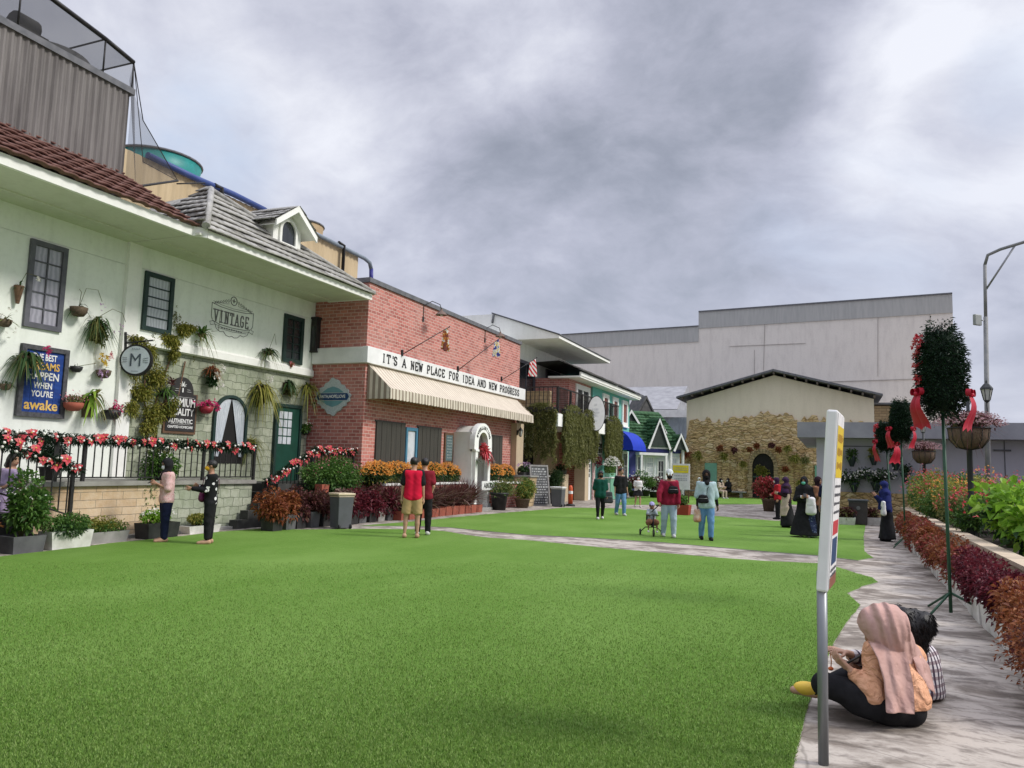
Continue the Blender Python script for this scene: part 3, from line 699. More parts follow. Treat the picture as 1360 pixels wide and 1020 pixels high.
mb.build('net_rope', m_darkmetal, CT)
m_teal = MT('teal_frp', (.02, .26, .24), .45, (.03, .20, .19), 3); m_tanfrp = MT('tan_frp', (.40, .29, .16), .6)
def tower(y0, y1, z1, label, fc, fm, fr):
 t = thing('cooling_tower', label, 'cooling tower', (-17, (y0 + y1) / 2, 7), group='beige rooftop cooling towers')
 mb = MB(); corrugated(mb, (-16.02, y0, 0), (-16.02, y1, 0), 6.8, z1, .24, .02); corrugated(mb, (-19, y0, 0), (-16.02, y0, 0), 6.8, z1, .24, .02); corrugated(mb, (-16.02, y1, 0), (-19, y1, 0), 6.8, z1, .24, .02)
 mb.box((-18.9, y0 + .04, 6.8), (-16.06, y1 - .04, z1 - .01)); mb.build('casing', m_corrb, t)
 mb = MB(); mb.lathe((-17.4, fc, z1 - .02), [(fr, 0), (fr * .97, .3), (fr * 1.03, .68), (fr * .97, .68), (fr * .92, .3), (fr * .9, 0)], 32); mb.build('fan_stack', fm, t)
 mb = MB(); mb.tube([(-17.4 + fr * 1.03 * math.cos(a), fc + fr * 1.03 * math.sin(a), z1 + .66) for a in np.linspace(0, 2 * math.pi, 33)], .035, 6); mb.build('rim', m_coping, t)
 return t
T1 = tower(13.0, 18.05, 9.12, 'beige corrugated cooling tower with a teal fan stack', 15.35, m_teal, 1.15)
tower(19.0, 23.35, 9.20, 'beige corrugated cooling tower with a tan fan stack behind the dormer', 21.6, m_tanfrp, .85)
PP = thing('water_pipe', 'blue and grey water pipe running along the cooling towers', 'pipe', (-15.8, 14, 7))
mb = MB(); mb.tube([onX(196, 206, -15.9), onX(260, 237, -15.9), onX(310, 258, -15.9), onX(352, 279, -15.9)], .085, 10); mb.build('pipe', MT('blue_pipe', (.03, .06, .20), .5, (.05, .08, .24)), PP)
mb = MB(); mb.tube([onX(352, 279, -15.9), onX(420, 311, -15.9), onX(484, 343, -15.9), onX(491, 349, -15.9), onX(493, 358, -15.9)], .075, 10); mb.build('pipe', MT('grey_blue_pipe', (.22, .26, .30), .5), PP)
mb = MB(); mb.tube([onX(493, 357, -15.9), onX(493, 380, -15.9)], .078, 10); mb.build('pipe', MT('indigo_pipe', (.03, .03, .22), .5), PP)
mb = MB(); mb.tube([onX(294, 275, -15.85), onX(294, 250, -15.85), onX(285, 246, -15.85)], .07, 8); mb.build('bracket', m_darkmetal, PP); mb = MB(); mb.tube([onX(455, 362, -15.85), onX(457, 326, -15.85), onX(450, 322, -15.85)], .06, 8); mb.build('bracket', m_darkmetal, PP)
# ------------------------------------------------------------------ brick shop
XB = -12.3
BS = thing('brick_shop', 'red brick shop with white lettered band and striped awning', 'building', (XB, 24, 0))
mb = MB(); mb.box((-18, 18.56, 0), (XB, 30.3, 6.76)); mb.build('wall', m_brick, BS)
mb = MB(); mb.box((-18, 18.50, 6.765), (XB + .06, 30.36, 6.90)); mb.build('coping', m_coping, BS)
mb = MB(); mb.box((XB - .05, 18.44, 4.40), (XB + .13, 30.72, 4.88)); mb.box((-14.1, 18.44, 4.40), (XB - .05, 18.56, 4.86)); bd = mb.build('sign_band', m_wpaint, BS, bevel=.01)
mb = MB(); a = onX(507, 484, XB + .13); e = onX(690, 523, XB + .13)
txt = "IT'S A NEW PLACE FOR IDEA AND NEW PROGRESS"
units = sum(.95 if c == ' ' else .5 if c == "'" else 1 for c in txt)
slab_text(mb, txt, (XB + .13, a.y, 4.52), (0, 1, 0), (0, 0, 1), .245, (e.y - a.y) / units, .17, .012, width=1.12)
mb.build('lettering', m_black, bd)
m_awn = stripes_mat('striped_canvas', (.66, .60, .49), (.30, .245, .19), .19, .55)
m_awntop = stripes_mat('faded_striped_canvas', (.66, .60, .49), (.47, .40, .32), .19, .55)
m_awnside = stripes_mat('striped_canvas_side', (.64, .58, .47), (.28, .23, .18), .19, .5, 2)
y0, y1 = 18.66, 30.0; xf = -11.5; xb = XB + .02
mb = MB(); N = 60; V = []
for i in range(N + 1):
 y = y0 + (y1 - y0) * i / N
 for t in np.linspace(0, 1, 5): V.append((xb + (xf - xb) * t, y, 4.38 + (3.68 - 4.38) * t - .05 * math.sin(math.pi * t) * (1 - abs(math.sin(i * math.pi / 10)) * .3)))
mb.add(V, [(i * 5 + j, (i + 1) * 5 + j, (i + 1) * 5 + j + 1, i * 5 + j + 1) for i in range(N) for j in range(4)], 0, True)
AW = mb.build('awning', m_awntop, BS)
mb = MB(); V = []
for i in range(241):
 y = y0 + (y1 - y0) * i / 240; s = .012 * math.sin(i * .9)
 V += [(xf + .003, y, 3.68), (xf + .012 + s, y, 3.37 + .022 * abs(math.sin(i * math.pi / 4)))]
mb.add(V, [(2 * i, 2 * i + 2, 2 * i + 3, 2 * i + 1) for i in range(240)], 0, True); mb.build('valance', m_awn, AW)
for y in (y0, y1): mb = MB(); mb.prism([(xb, y, 4.38), (xf, y, 3.68), (xf, y, 3.38), (xb, y, 3.38)], (0, .012, 0)); mb.build('awning_side', m_awnside, AW)
def shutter(y0, y1, z0, z1, n):
 mb = MB(); X = XB + .004; w = (y1 - y0) / n
 for i in range(n): mb.box((X, y0 + i * w + .008, z0), (X + .05 + .004 * (i % 2), y0 + (i + 1) * w - .008, z1))
 for z in (z0 + .25, z1 - .6): mb.box((X, y0 + .01, z), (X + .046, y1 - .01, z + .03))
 mb.box((X, y0 - .05, z1), (X + .03, y1 + .05, z1 + .05)); mb.box((X - .002, y0, z0), (X + .02, y1, z1))
 return mb.build('shutters', m_plank, BS)
shutter(19.22, 20.86, 1.25, 2.77, 6); shutter(21.68, 23.28, 1.25, 2.75, 6)
window_x(BS, XB, 20.92, 21.64, 1.25, 2.70, 1, 1, MT('blue_frame', (.05, .17, .27), .5, (.07, .22, .33)), m_pane_sky, .10)
shutter(26.75, 28.55, 1.25, 2.72, 6)
# stone end pier
mb = MB(); mb.box((-12.6, 29.55, 0), (-12.05, 30.32, 3.35)); mb.build('stone_pier', m_tan, BS)
# porch with the arched hood
PX0 = -11.45
mb = MB(); mb.box((XB + .004, 24.30, .0), (-11.58, 24.42, 2.72)); mb.box((XB + .004, 25.52, .0), (-11.58, 25.64, 2.72))
for a, bb in zip(np.linspace(0, math.pi, 15)[:-1], np.linspace(0, math.pi, 15)[1:]):
 mb.prism([(-11.58, 24.97 + r * math.cos(t), 2.42 + r * .82 * math.sin(t)) for r, t in ((.55, a), (.67, a), (.67, bb), (.55, bb))], (-.72, 0, 0))
PO = mb.build('porch', m_trim, BS)
mb = MB()
for yy in (24.34, 25.42): mb = MB(); mb.box((PX0 - .16, yy, .22), (PX0, yy + .2, 2.05)); mb.box((PX0 - .2, yy - .05, 0), (PX0 + .04, yy + .25, .22)); mb.box((PX0 - .19, yy - .04, 2.05), (PX0 + .03, yy + .24, 2.12)); mb.build('column', m_trim, PO)
mb = MB(); th = np.linspace(0, math.pi, 19); R0, R1 = .40, .74; yc2 = 24.97
for a, bb in zip(th[:-1], th[1:]): mb.prism([(PX0, yc2 + r * math.cos(t), 2.36 + r * .95 * math.sin(t)) for r, t in ((R0, a), (R1, a), (R1, bb), (R0, bb))], (-.2, 0, 0))
for s in (-1, 1): mb.box((PX0 - .2, yc2 + s * R0, 2.12), (PX0, yc2 + s * R1, 2.36))
hood = mb.build('arched_hood', m_trim, PO)
mb = MB()
for i, chx in enumerate('EVERLASTING'):
 t = math.pi * (.86 - .72 * i / 10); V, F = text_vf(chx, .17, .006, 1.0)
 x = V[:, 0] - (V[:, 0].max() + V[:, 0].min()) / 2; y = V[:, 1] - (V[:, 1].max() + V[:, 1].min()) / 2
 rx = np.array([0, math.sin(t), -math.cos(t)]); ry = np.array([0, math.cos(t), math.sin(t)])
 c = np.array([PX0 + .001, yc2 + .57 * math.cos(t), 2.36 + .57 * .95 * math.sin(t)])
 mb.add([tuple(c + rx * a + ry * bq + np.array([.008 * (zq + .5), 0, 0])) for a, bq, zq in zip(x, y, V[:, 2])], F)
mb.build('lettering', m_black, hood)
mb = MB(); mb.box((XB + .004, 24.44, .1), (XB + .06, 25.5, 2.3)); dd = mb.build('door', m_plank, PO)
mb = MB(); mb.box((-12.28, 24.1, 0), (-11.2, 25.9, .1)); mb.build('doorstep', m_concretec, PO)
# low brick planter walls in front of the shop
LB = thing('brick_planter_wall', 'low white-capped brick planter wall under the marigold hedge', 'wall', (-12, 21, 0))
mb = MB(); mb.box((-12.28, 19.0, 0), (-11.75, 24.15, .92)); mb.build('wall', m_brick, LB)
mb = MB(); mb.box((-12.28, 18.98, .925), (-11.70, 24.2, .985)); mb.build('cap', m_trim, LB)
LB2 = thing('brick_planter_wall', 'low brick planter wall carrying the white board right of the arched door', 'wall', (-11.8, 27, 0))
mb = MB(); mb.box((-12.28, 26.0, 0), (-11.45, 28.6, .9)); mb.build('wall', m_brick, LB2)
mb = MB(); mb.box((-12.28, 25.98, .905), (-11.40, 28.65, .96)); mb.build('cap', m_trim, LB2)
LS = thing('stone_planter_wall', 'low tan rubble wall behind the chalkboard', 'wall', (-11.2, 29, 0))
m_rubble = bricks('tan_rubble', (.50, .38, .23), (.38, .28, .16), (.20, .15, .10), .4, .16, .012, .5, .02, (.25, .2, .1), .35)
mb = MB(); mb.box((-12.0, 28.7, 0), (-11.1, 31.0, 1.15)); mb.build('wall', m_rubble, LS)
mb = MB(); mb.box((-12.02, 28.68, 1.155), (-11.06, 31.03, 1.22)); mb.build('cap', m_concretec, LS)
# ------------------------------------------------------------------ balcony house beyond
BH = thing('balcony_house', 'white and turquoise house with balcony, mono-pitch roof and brick bay beyond the brick shop', 'building', (-12, 36, 0))
mb = MB(); mb.box((-18, 30.4, 3.9), (-13.0, 38.6, 7.2)); mb.box((-18, 30.4, 0), (-13.0, 34.0, 3.4)); mb.build('wall', m_white, BH)
mb = MB(); mb.prism([(-10.95, 31.45, 7.2), (-10.95, 31.45, 7.33), (-14.15, 31.45, 8.42), (-18, 31.45, 8.42), (-18, 31.45, 7.2)], (0, 8.4, 0)); mb.build('pitched_roof', m_trim, BH)
mb = MB(); mb.prism([(-10.90, 31.4, 7.335), (-10.90, 31.4, 7.38), (-14.2, 31.4, 8.5), (-14.2, 31.4, 8.44)], (0, 8.5, 0)); mb.tube([(-14.1, 31.42, 8.4), (-14.15, 31.4, 8.0)], .05, 6); mb.build('roof_edge', m_coping, BH)
window_x(BH, -13.0, 31.7, 33.9, 3.9, 6.4, 2, 1, m_framegrey, m_pane_dark, .14)
window_x(BH, -13.0, 35.4, 37.5, 4.6, 6.4, 1, 1, m_framegrey, m_pane_dark, .12)
mb = MB(); mb.box((-18, 34.0, 3.4), (-11.3, 37.6, 5.75)); mb.box((-18, 36.6, 0), (-11.3, 37.6, 3.4)); mb.build('brick_bay', m_brick, BH)
m_tealw = plaster('turquoise_render', (.16, .46, .40), (.10, .32, .28), .35)
mb = MB(); mb.box((-18, 37.6, 0), (-11.2, 45.3, 5.75)); mb.build('turquoise_wall', m_tealw, BH)
m_red_shut = MT('red_brown_shutter', (.25, .10, .08), .6, (.18, .07, .06), 4)
for y0, y1 in ((39.3, 40.5), (41.3, 42.5), (43.4, 44.7)): window_x(BH, -11.2, y0, y1, 4.05 if y0 > 43 else 4.2, 5.55, 1, 1, m_trim, m_red_shut, .22, dep=.08, sill=m_trim)
window_x(BH, -11.3, 35.0, 37.3, 3.95, 5.6, 2, 1, m_trim, m_pane_dark, .25, .2)
mb = MB(); mb.box((-12.2, 33.6, 5.72), (-10.62, 45.6, 5.80)); mb.box((-10.66, 33.6, 5.80), (-10.58, 45.7, 5.97)); mb.box((-12.2, 45.6, 5.80), (-10.66, 45.7, 5.96)); mb.build('eave', m_trim, BH)
V, F = tiled_roof((-10.52, 33.5, 5.98), (0, 1, 0), (-.90, 0, .43), 1.3, lambda t: (0, 12.35 - .75 * t), row=.3, wl=.3)
mesh_np('slate_roof', V, F, m_slate, BH)
mb = MB(); mb.poly([(-10.55, 45.75, 5.97), (-14, 45.75, 5.97), (-11.7, 44.9, 6.55)]); mb.poly([(-11.65, 33.5, 6.52), (-11.7, 44.9, 6.55), (-14, 45.0, 6.4), (-14, 33.5, 6.4)]); mb.build('roof_back', m_slate, BH)
# balcony
mb = MB(); mb.box((-13.2, 31.0, 3.32), (-10.75, 41.4, 3.86)); BALC = mb.build('balcony', m_trim, BH)
mb = MB(); mb.box((-13, 31.02, 3.864), (-10.8, 41.35, 3.90)); mb.build('floor', m_concretec, BALC)
mb = MB(); mb.box((-13.0, 31.15, 3.9), (-11.2, 31.35, 4.85)); mb.build('stone_panel', m_rubble, BALC)
rl = MB(); X = -10.8; zt = 4.98
rl.box((X - .03, 31.03, zt), (X + .03, 41.3, zt + .05)); rl.box((X - .02, 31.05, 4.05), (X + .02, 41.3, 4.09))
rl.box((-12.25, 31.0, zt), (X - .031, 31.06, zt + .05)); rl.box((-12.25, 31.01, 4.05), (X - .021, 31.05, 4.09))
rl.box((-12.6, 41.2, zt + .001), (X - .032, 41.26, zt + .049))
RAIL = rl.build('balcony_railing', m_darkmetal, BALC)
pst = MB(); pst.box((-.02, -.02, 0), (.02, .02, zt - 3.9)); p0 = None
for k in range(60):
 loc = Vector((X, 31.06 + k * .1715, 3.9)) if k < 60 else None
 th_ = 1.6 if k % 10 == 0 else .7
 if p0 is None: p0 = pst.build('baluster', m_darkmetal, RAIL, world=False); o = p0
 else: o = p0.copy(); COL.objects.link(o); o.parent = RAIL
 o.location = loc - Vector(BH.location); o.scale = (th_, th_, 1)
for k in range(8):
 o = p0.copy(); COL.objects.link(o); o.parent = RAIL; o.location = Vector((-12.25 + k * .2, 31.03, 3.9)) - Vector(BH.location); o.scale = (.7, .7, 1)
# ground floor
mb = MB(); mb.box((-18, 34.0, 0), (-12.6, 36.6, 3.3)); mb.build('inner_wall', m_tan, BH)
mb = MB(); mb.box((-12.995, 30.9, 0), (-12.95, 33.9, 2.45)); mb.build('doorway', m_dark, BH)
mb = MB(); mb.box((-12.3, 33.7, 0), (-11.4, 34.5, 1.25)); mb.build('counter', m_tan, BH)
mb = MB(); mb.box((-11.6, 36.0, 0), (-11.05, 36.6, 3.31)); mb.build('pillar', m_tan, BH)
def lattice_door(y0, y1, z1, X):
 mb = MB(); mb.box((X, y0, 0), (X + .07, y1, z1)); d = mb.build('door', m_wpaint, BH)
 q = MB(); n = 3
 for i in range(n):
  for j in range(4):
   w = (y1 - y0 - .25) / n; q.box((X + .06, y0 + .15 + i * w, z1 * .52 + j * .24), (X + .075, y0 + .10 + (i + 1) * w, z1 * .52 + .19 + j * .24))
 q.build('pane', m_pane_dark, d)
lattice_door(36.65, 37.5, 2.15, -11.29)
mb = MB(); mb.box((-11.3, 37.62, 0), (-11.1, 37.9, 3.3)); mb.build('pink_pillar', MT('pink_tile', (.55, .30, .30), .6, (.7, .6, .58), 14), BH)
mb = MB(); mb.prism([(-11.19, 38.1, 2.0), (-11.19, 39.3, 2.0)] + [(-11.19, 38.7 + .6 * math.cos(a), 2.9 + .45 * math.sin(a)) for a in np.linspace(0, math.pi, 10)], (.05, 0, 0)); aw2 = mb.build('arched_window', m_trim, BH)
mb = MB()
for i in range(3):
 for j in range(3): mb.box((-11.145, 38.25 + i * .33, 2.08 + j * .28), (-11.13, 38.5 + i * .33, 2.3 + j * .28))
mb.build('pane', m_pane_dark, aw2)
for y0, y1 in ((40.0, 40.8), (42.6, 43.4)):
 mb = MB(); mb.box((-11.195, y0, .3), (-11.12, y1, 2.7)); mb.build('shutter', m_red_shut, BH)
for y0, y1 in ((40.9, 42.4), (43.6, 44.9)): window_x(BH, -11.2, y0, y1, .9, 2.6, 2, 2, m_trim, m_pane_dark, .14)
# blue barrel awning
def awning_barrel(y0, y1, x0, x1, zt, zb, mat):
 mb = MB(); V = []; n = 10; m = 12
 for i in range(m + 1):
  y = y0 + (y1 - y0) * i / m
  for j in range(n + 1):
   a = math.pi / 2 * j / n; V.append((x0 + (x1 - x0) * math.sin(a), y, zb + (zt - zb) * math.cos(a)))
 mb.add(V, [(i * (n + 1) + j, (i + 1) * (n + 1) + j, (i + 1) * (n + 1) + j + 1, i * (n + 1) + j + 1) for i in range(m) for j in range(n)], 0, True)
 for y, dy in ((y0, .01), (y1, -.01)): mb.prism([(x0, y, zb)] + [(x0 + (x1 - x0) * math.sin(a) * .995, y, zb + (zt - zb) * math.cos(a) * .995) for a in np.linspace(0, math.pi / 2, 9)], (0, dy, 0))
 return mb.build('blue_awning', mat, BH)
awning_barrel(41.6, 44.8, -11.2, -10.05, 3.75, 2.62, MT('royal_blue_canvas', (.008, .035, .42), .6, (.01, .045, .50), 3))
# ------------------------------------------------------------------ green-roofed cottage front, set at an angle to the street
CO = thing('cottage', 'small white cottage with green tiled roof and pointed white-trimmed gables', 'building', (-11.25, 45.9, 0), math.radians(-45))
m_cotw = MT('white_boards', (.74, .77, .78), .6, (.62, .65, .68), 2)
m_navy = MT('navy_paint', (.045, .05, .20), .6, (.06, .07, .25), 3); m_dgable = MT('dark_green_boards', (.03, .042, .035), .7)
CL = 3.55
mb = MB(); mb.box((-5, -.4, 0), (0, CL, 2.62)); mb.build('wall', m_cotw, CO, False)
mb = MB(); mb.box((-5, -.42, 2.625), (.06, CL + .05, 2.86)); mb.box((-.2, -.45, 0), (.05, .35, 2.62)); mb.build('navy_trim', m_navy, CO, False)
mb = MB(); mb.box((-5, -.5, 2.865), (.32, CL + .25, 2.99)); mb.build('eave', m_wpaint, CO, False)
mb = MB(); mb.box((-5, .3, 2.45), (.55, 2.3, 2.60)); mb.build('porch_roof', m_wpaint, CO, False)
V, F = tiled_roof((.34, -.6, 3.0), (0, 1, 0), (-.60, 0, .80), 2.75, lambda t: (0, CL + .85 - t * .35), row=.24, wl=.28)
mesh_np('green_roof', V, F, m_greentile, CO, world=False)
def cot_gable(yc_, hw, zb_, zt_, x0, dark, dep=1.6, wb=.10):
 mb = MB(); mb.prism([(x0, yc_ - hw, zb_), (x0, yc_ + hw, zb_), (x0, yc_, zt_)], (-.05, 0, 0)); gb = mb.build('gable', dark, CO, False)
 for s in (-1, 1): q = MB(); q.prism([(x0 + .10, yc_, zt_ + .10), (x0 + .10, yc_ + s * (hw + .12), zb_ - .08), (x0 + .10, yc_ + s * (hw - .01), zb_ - .14), (x0 + .10, yc_, zt_ - .10)], (-.06, 0, 0)); q.build('gable_board', m_wpaint, gb, False)
 Vs = []
 for s in (-1, 1):
  d = Vector((0, -s * hw, zt_ - zb_)); L = d.length; d /= L; Vs.append(tiled_roof((x0 + .09, yc_ + s * (hw + .10), zb_ - .08), (-1, 0, 0), d, L * 1.10, lambda t: (0, dep), row=.24, wl=.28))
 V, F = cat(*Vs); mesh_np('gable_roof', V, F, m_greentile, gb, world=False)
cot_gable(1.75, .72, 2.95, 4.62, .42, m_dgable); cot_gable(3.25, .45, 2.85, 3.75, .5, m_dgable, 1.2); cot_gable(.45, 1.05, 3.75, 5.15, -.75, m_dgable, 2.0); cot_gable(2.5, .30, 3.75, 4.25, -.35, m_dgable, .8)
mb = MB(); mb.prism([(-1.6, .9, 3.9), (-1.6, 3.3, 3.9), (-1.6, 2.1, 6.0)], (-.1, 0, 0)); mb.prism([(-1.55, 2.1, 6.1), (-1.55, .8, 3.85), (-1.55, .7, 3.85), (-1.55, 2.1, 6.28)], (-1.6, 0, 0)); mb.prism([(-1.55, 2.1, 6.1), (-1.55, 3.4, 3.85), (-1.55, 3.5, 3.85), (-1.55, 2.1, 6.28)], (-1.6, 0, 0)); mb.build('dormer', m_slate, CO, False)
def lwin(name, y0, y1, z0, z1, nx, nz, pm):
 mb = MB(); X = .0; mb.box((X, y0, z0), (X + .05, y1, z1)); w = mb.build(name, m_wpaint, CO, False); q = MB()
 for a in range(nx):
  for c in range(nz): dy = (y1 - y0 - .12) / nx; dzz = (z1 - z0 - .14) / nz; q.box((X + .04, y0 + .07 + a * dy, z0 + .09 + c * dzz), (X + .056, y0 + .03 + (a + 1) * dy, z0 + .05 + (c + 1) * dzz))
 q.build('pane', pm, w, False)
lwin('window', .45, .95, .7, 2.4, 1, 2, m_pane_dark); lwin('window', 1.1, 1.65, .7, 2.4, 3, 5, m_pane_sky); lwin('door', 1.9, 2.4, .05, 2.2, 2, 3, m_pane_dark); lwin('window', 2.85, 3.35, .6, 2.4, 2, 4, m_pane_sky)
for x, yy in ((.42, .4), (.42, 2.15), (.25, 2.62), (.25, 3.5)): mb = MB(); mb.box((x, yy, 0), (x + .12, yy + .13, 2.45 if x > .4 else 2.86)); mb.build('porch_column', m_wpaint, CO, False)
# grey-roofed shed in the gap
SH = thing('grey_shed', 'grey metal-roofed shed behind the cottage and the gabled hall', 'building', (-14, 58, 0))
mb = MB(); mb.box((-25, 58, 0), (-9.2, 66, 6.0)); corrugated(mb, (-20, 57.9, 0), (-9.2, 57.9, 0), 3, 5.6, .3, .04); mb.build('wall', MT('pale_blue_sheet', (.36, .42, .47), .6, (.28, .33, .38), 2), SH)
mb = MB(); mb.prism([(-26, 57.4, 6.1), (-26, 62, 8.3), (-26, 66.5, 6.1)], (15.4, 0, 0)); mb.build('roof', MT('grey_sheet_roof', (.36, .36, .37), .7, (.25, .25, .26), 2), SH)
mb = MB(); mb.box((-12.5, 57.3, 5.5), (-8.8, 57.5, 6.05)); mb.build('gutter', m_wpaint, SH)
# ------------------------------------------------------------------ gabled hall with painted ruin wall
YG = 50.0
GH = thing('gabled_hall', 'cream gabled hall whose front is faced with ragged tan stonework', 'building', (-3.2, YG, 0))
mb = MB(); xl, xr = -8.6, 2.35
mb.prism([(xl, YG, 0), (xr, YG, 0), (xr, YG, 6.1), (-3.24, YG, 7.62), (xl, YG, 6.05)], (0, 20, 0)); mb.build('wall', m_beige, GH)
mb = MB(); mb.prism([(-9.15, YG - .7, 6.16), (-3.24, YG - .7, 7.80), (2.8, YG - .7, 6.22), (2.8, YG - .7, 6.34), (-3.24, YG - .7, 7.93), (-9.15, YG - .7, 6.28)], (0, 21, 0)); mb.build('roof', m_coping, GH)
mb = MB()
for x in np.arange(-8.8, 2.7, .62):
 z = 7.80 - abs(x + 3.24) * (1.62 / 5.95); mb.box((x - .05, YG - .66, z - .16), (x + .05, YG - .02, z - .02))
mb.build('rafter', MT('brown_rafters', (.12, .10, .08), .8), GH)
def ruin_mat(name):
 m, nt, b = newmat(name); setb(b, .9, 0, .15); w, u, z, pos = wallco(nt)
 wb = nd(nt, 'ShaderNodeVectorMath', {0: nd(nt, 'ShaderNodeTexNoise', {'Vector': pos, 'Scale': 2.0, 'Detail': 4.0}).outputs['Color'], 3: .35}, operation='SCALE').outputs[0]
 w = stretch(nt, nd(nt, 'ShaderNodeVectorMath', {0: w, 1: wb}, operation='ADD').outputs[0], (2.6, 7.5, 1))
 vc = nd(nt, 'ShaderNodeTexVoronoi', {'Vector': w, 'Scale': 1.0}); ve = nd(nt, 'ShaderNodeTexVoronoi', {'Vector': w, 'Scale': 1.0}, feature='DISTANCE_TO_EDGE').outputs[0]
 r = nd(nt, 'ShaderNodeSeparateColor', {0: vc.outputs['Color']}).outputs[0]
 col = ramp(nt, r, [(0, (.48, .33, .15)), (.35, (.66, .49, .26)), (.7, (.57, .41, .20)), (1, (.76, .61, .38))])
 col = mixc(nt, mrange(nt, ve, 0, .07, .75, 0), col, (.20, .125, .055))
 col = mixc(nt, mrange(nt, noise(nt, stretch(nt, pos, (1, 1, 3)), 2.6, 6), .57, .72, 0, .85), col, (.17, .10, .045))
 nt.links.new(col, b.inputs['Base Color']); bump(nt, b, mth(nt, 'ADD', mrange(nt, ve, 0, .15), noise(nt, pos, 12, 4)), .06, .8); return m
m_ruin = ruin_mat('ruin_stone')
rr = random.Random(3); top = []
prof = [(-10.7, 3.3), (-9.6, 3.5), (-8.62, 3.6), (-8.4, 5.0), (-7.9, 5.3), (-7.0, 5.4), (-6.4, 5.1), (-5.9, 5.5), (-5.2, 5.3), (-4.3, 5.95), (-3.6, 6.0), (-3.2, 5.5), (-2.6, 5.75), (-1.8, 5.3), (-1.2, 5.55), (-.4, 5.4), (.2, 5.0), (1.2, 5.3), (2.3, 4.9)]
prof = [(a, c if c < 4 else 3.55 + (c - 3.55) * .72) for a, c in prof]
for (xa, za), (xb_, zb_) in zip(prof[:-1], prof[1:]):
 n = max(2, int((xb_ - xa) / .13))
 for i in range(n):
  t = i / n; top.append((xa + (xb_ - xa) * t, YG - .10, za + (zb_ - za) * t + rr.choice((-.2, -.1, 0, .1, .18)) * (1 if za > 4 else .4)))
pts = [(2.3, YG - .10, 0), (-10.7, YG - .10, 0)] + top + [(2.3, YG - .10, 4.4)]
mb = MB(); mb.prism(pts, (0, .097, 0)); # proud stones of the facing
for i in range(520):
 x = rr.uniform(-10.5, 2.2); zt = np.interp(x, [p[0] for p in prof], [p[1] for p in prof]) - .25; z = rr.uniform(.1, zt)
 if -4.8 < x < -3.0 and z < 3.1: continue
 w, h = rr.uniform(.15, .36), rr.uniform(.05, .10); d = rr.uniform(.01, .05)
 mb.obox((x, YG - .10 - d / 2 + .002, z), (w, d, h), RY(rr.uniform(-.06, .06)))
stw = mb.build('stone_facing', m_ruin, GH)
for x0, w in ((-8.2, .5), (-6.35, .45), (-5.4, .4), (-2.6, .45), (-1.5, .45), (.2, .4)): mb = MB(); mb.box((x0, YG - .22, 0), (x0 + w, YG - .102, 2.75 + .2 * rr.random())); mb.build('stone_pilaster', m_ruin, GH)
ax, az = -3.91, 1.95
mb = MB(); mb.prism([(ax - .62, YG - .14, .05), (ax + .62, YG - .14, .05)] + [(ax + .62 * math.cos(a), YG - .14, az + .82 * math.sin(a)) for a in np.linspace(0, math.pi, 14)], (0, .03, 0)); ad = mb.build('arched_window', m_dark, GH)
mb = MB()
for a, bb in zip(np.linspace(0, math.pi, 13)[:-1], np.linspace(0, math.pi, 13)[1:]):
 mb.prism([(ax + r * math.cos(t), YG - .26, az + r * 1.3 * math.sin(t)) for r, t in ((.63, a + .02), (.85, a + .02), (.85, bb - .02), (.63, bb - .02))], (0, .155, 0))
for s in (-1, 1):
 for j in range(8): mb.box((ax + s * .63, YG - .26 + .01 * (j % 2), .05 + j * .24), (ax + s * (.85 + .04 * (j % 3)), YG - .104, .27 + j * .24))
mb.build('stone_surround', m_rubble, ad)
mb = MB(); mb.box((ax - .62, YG - .2, 1.28), (ax + .62, YG - .142, 1.36)); mb.box((ax - .66, YG - .24, .50), (ax + .66, YG - .142, .56)); mb.build('glazing_bar', MT('bar_green', (.05, .09, .07), .5), ad)
m_palegreen = MT('pale_green_door', (.15, .34, .24), .6, (.19, .40, .29), 3)
for x0, x1 in ((-7.42, -6.68), (-.95, -.2)):
 mb = MB(); mb.box((x0, YG - .2, .1), (x1, YG - .104, 2.10)); mb.build('green_shutter', m_palegreen, GH)
# side lean-to at the right
LT = thing('lean_to_wall', 'stone-clad end wall beside the gabled hall under a rusted sheet', 'wall', (3.5, 51, 0))
mb = MB(); mb.prism([(2.36, 50.6, 0), (3.4, 50.6, 0), (4.2, 50.6, 5.75), (2.36, 50.6, 5.75)], (0, 6, 0)); mb.build('wall', m_rubble, LT)
mb = MB(); mb.box((2.30, 50.2, 5.8), (4.4, 57, 5.9)); mb.build('roof', m_coping, LT)
# ------------------------------------------------------------------ tall factory behind
m_fac = plaster('factory_render', (.74, .695, .63), (.50, .46, .42), .4, .002)
m_clad = MT('grey_cladding', (.43, .43, .41), .6, (.36, .365, .35), 2, st=(3, 1, .3))
FB = thing('factory_hall', 'huge pale windowless factory wall with grey cladding band along its top', 'building', (-8, 75, 0))
pR = Vector((9.2, 70, 0)); pM = Vector((-11.35, 72.3, 0)); pL = Vector((-45, 76.1, 0)); bk = Vector((0, 30, 0)); up = Vector((0, 0, 1))
mb = MB(); mb.prism([pM, pR, pR + bk, pM + bk], up * 15.2); mb.prism([pL, pM, pM + bk, pL + bk], up * 13.8); mb.build('wall', m_fac, FB)
o = Vector((0, -.08, 0))
mb = MB(); mb.prism([pM + o + up * 14.85, pR + o + up * 14.85, pR + bk + up * 14.85, pM + bk + up * 14.85], up * 1.55); mb.build('cladding', m_clad, FB)
mb = MB(); mb.prism([pL + o + up * 13.6, pM + o + up * 13.6, pM + bk + up * 13.6, pL + bk + up * 13.6], up * 1.45); mb.build('cladding', m_clad, FB)
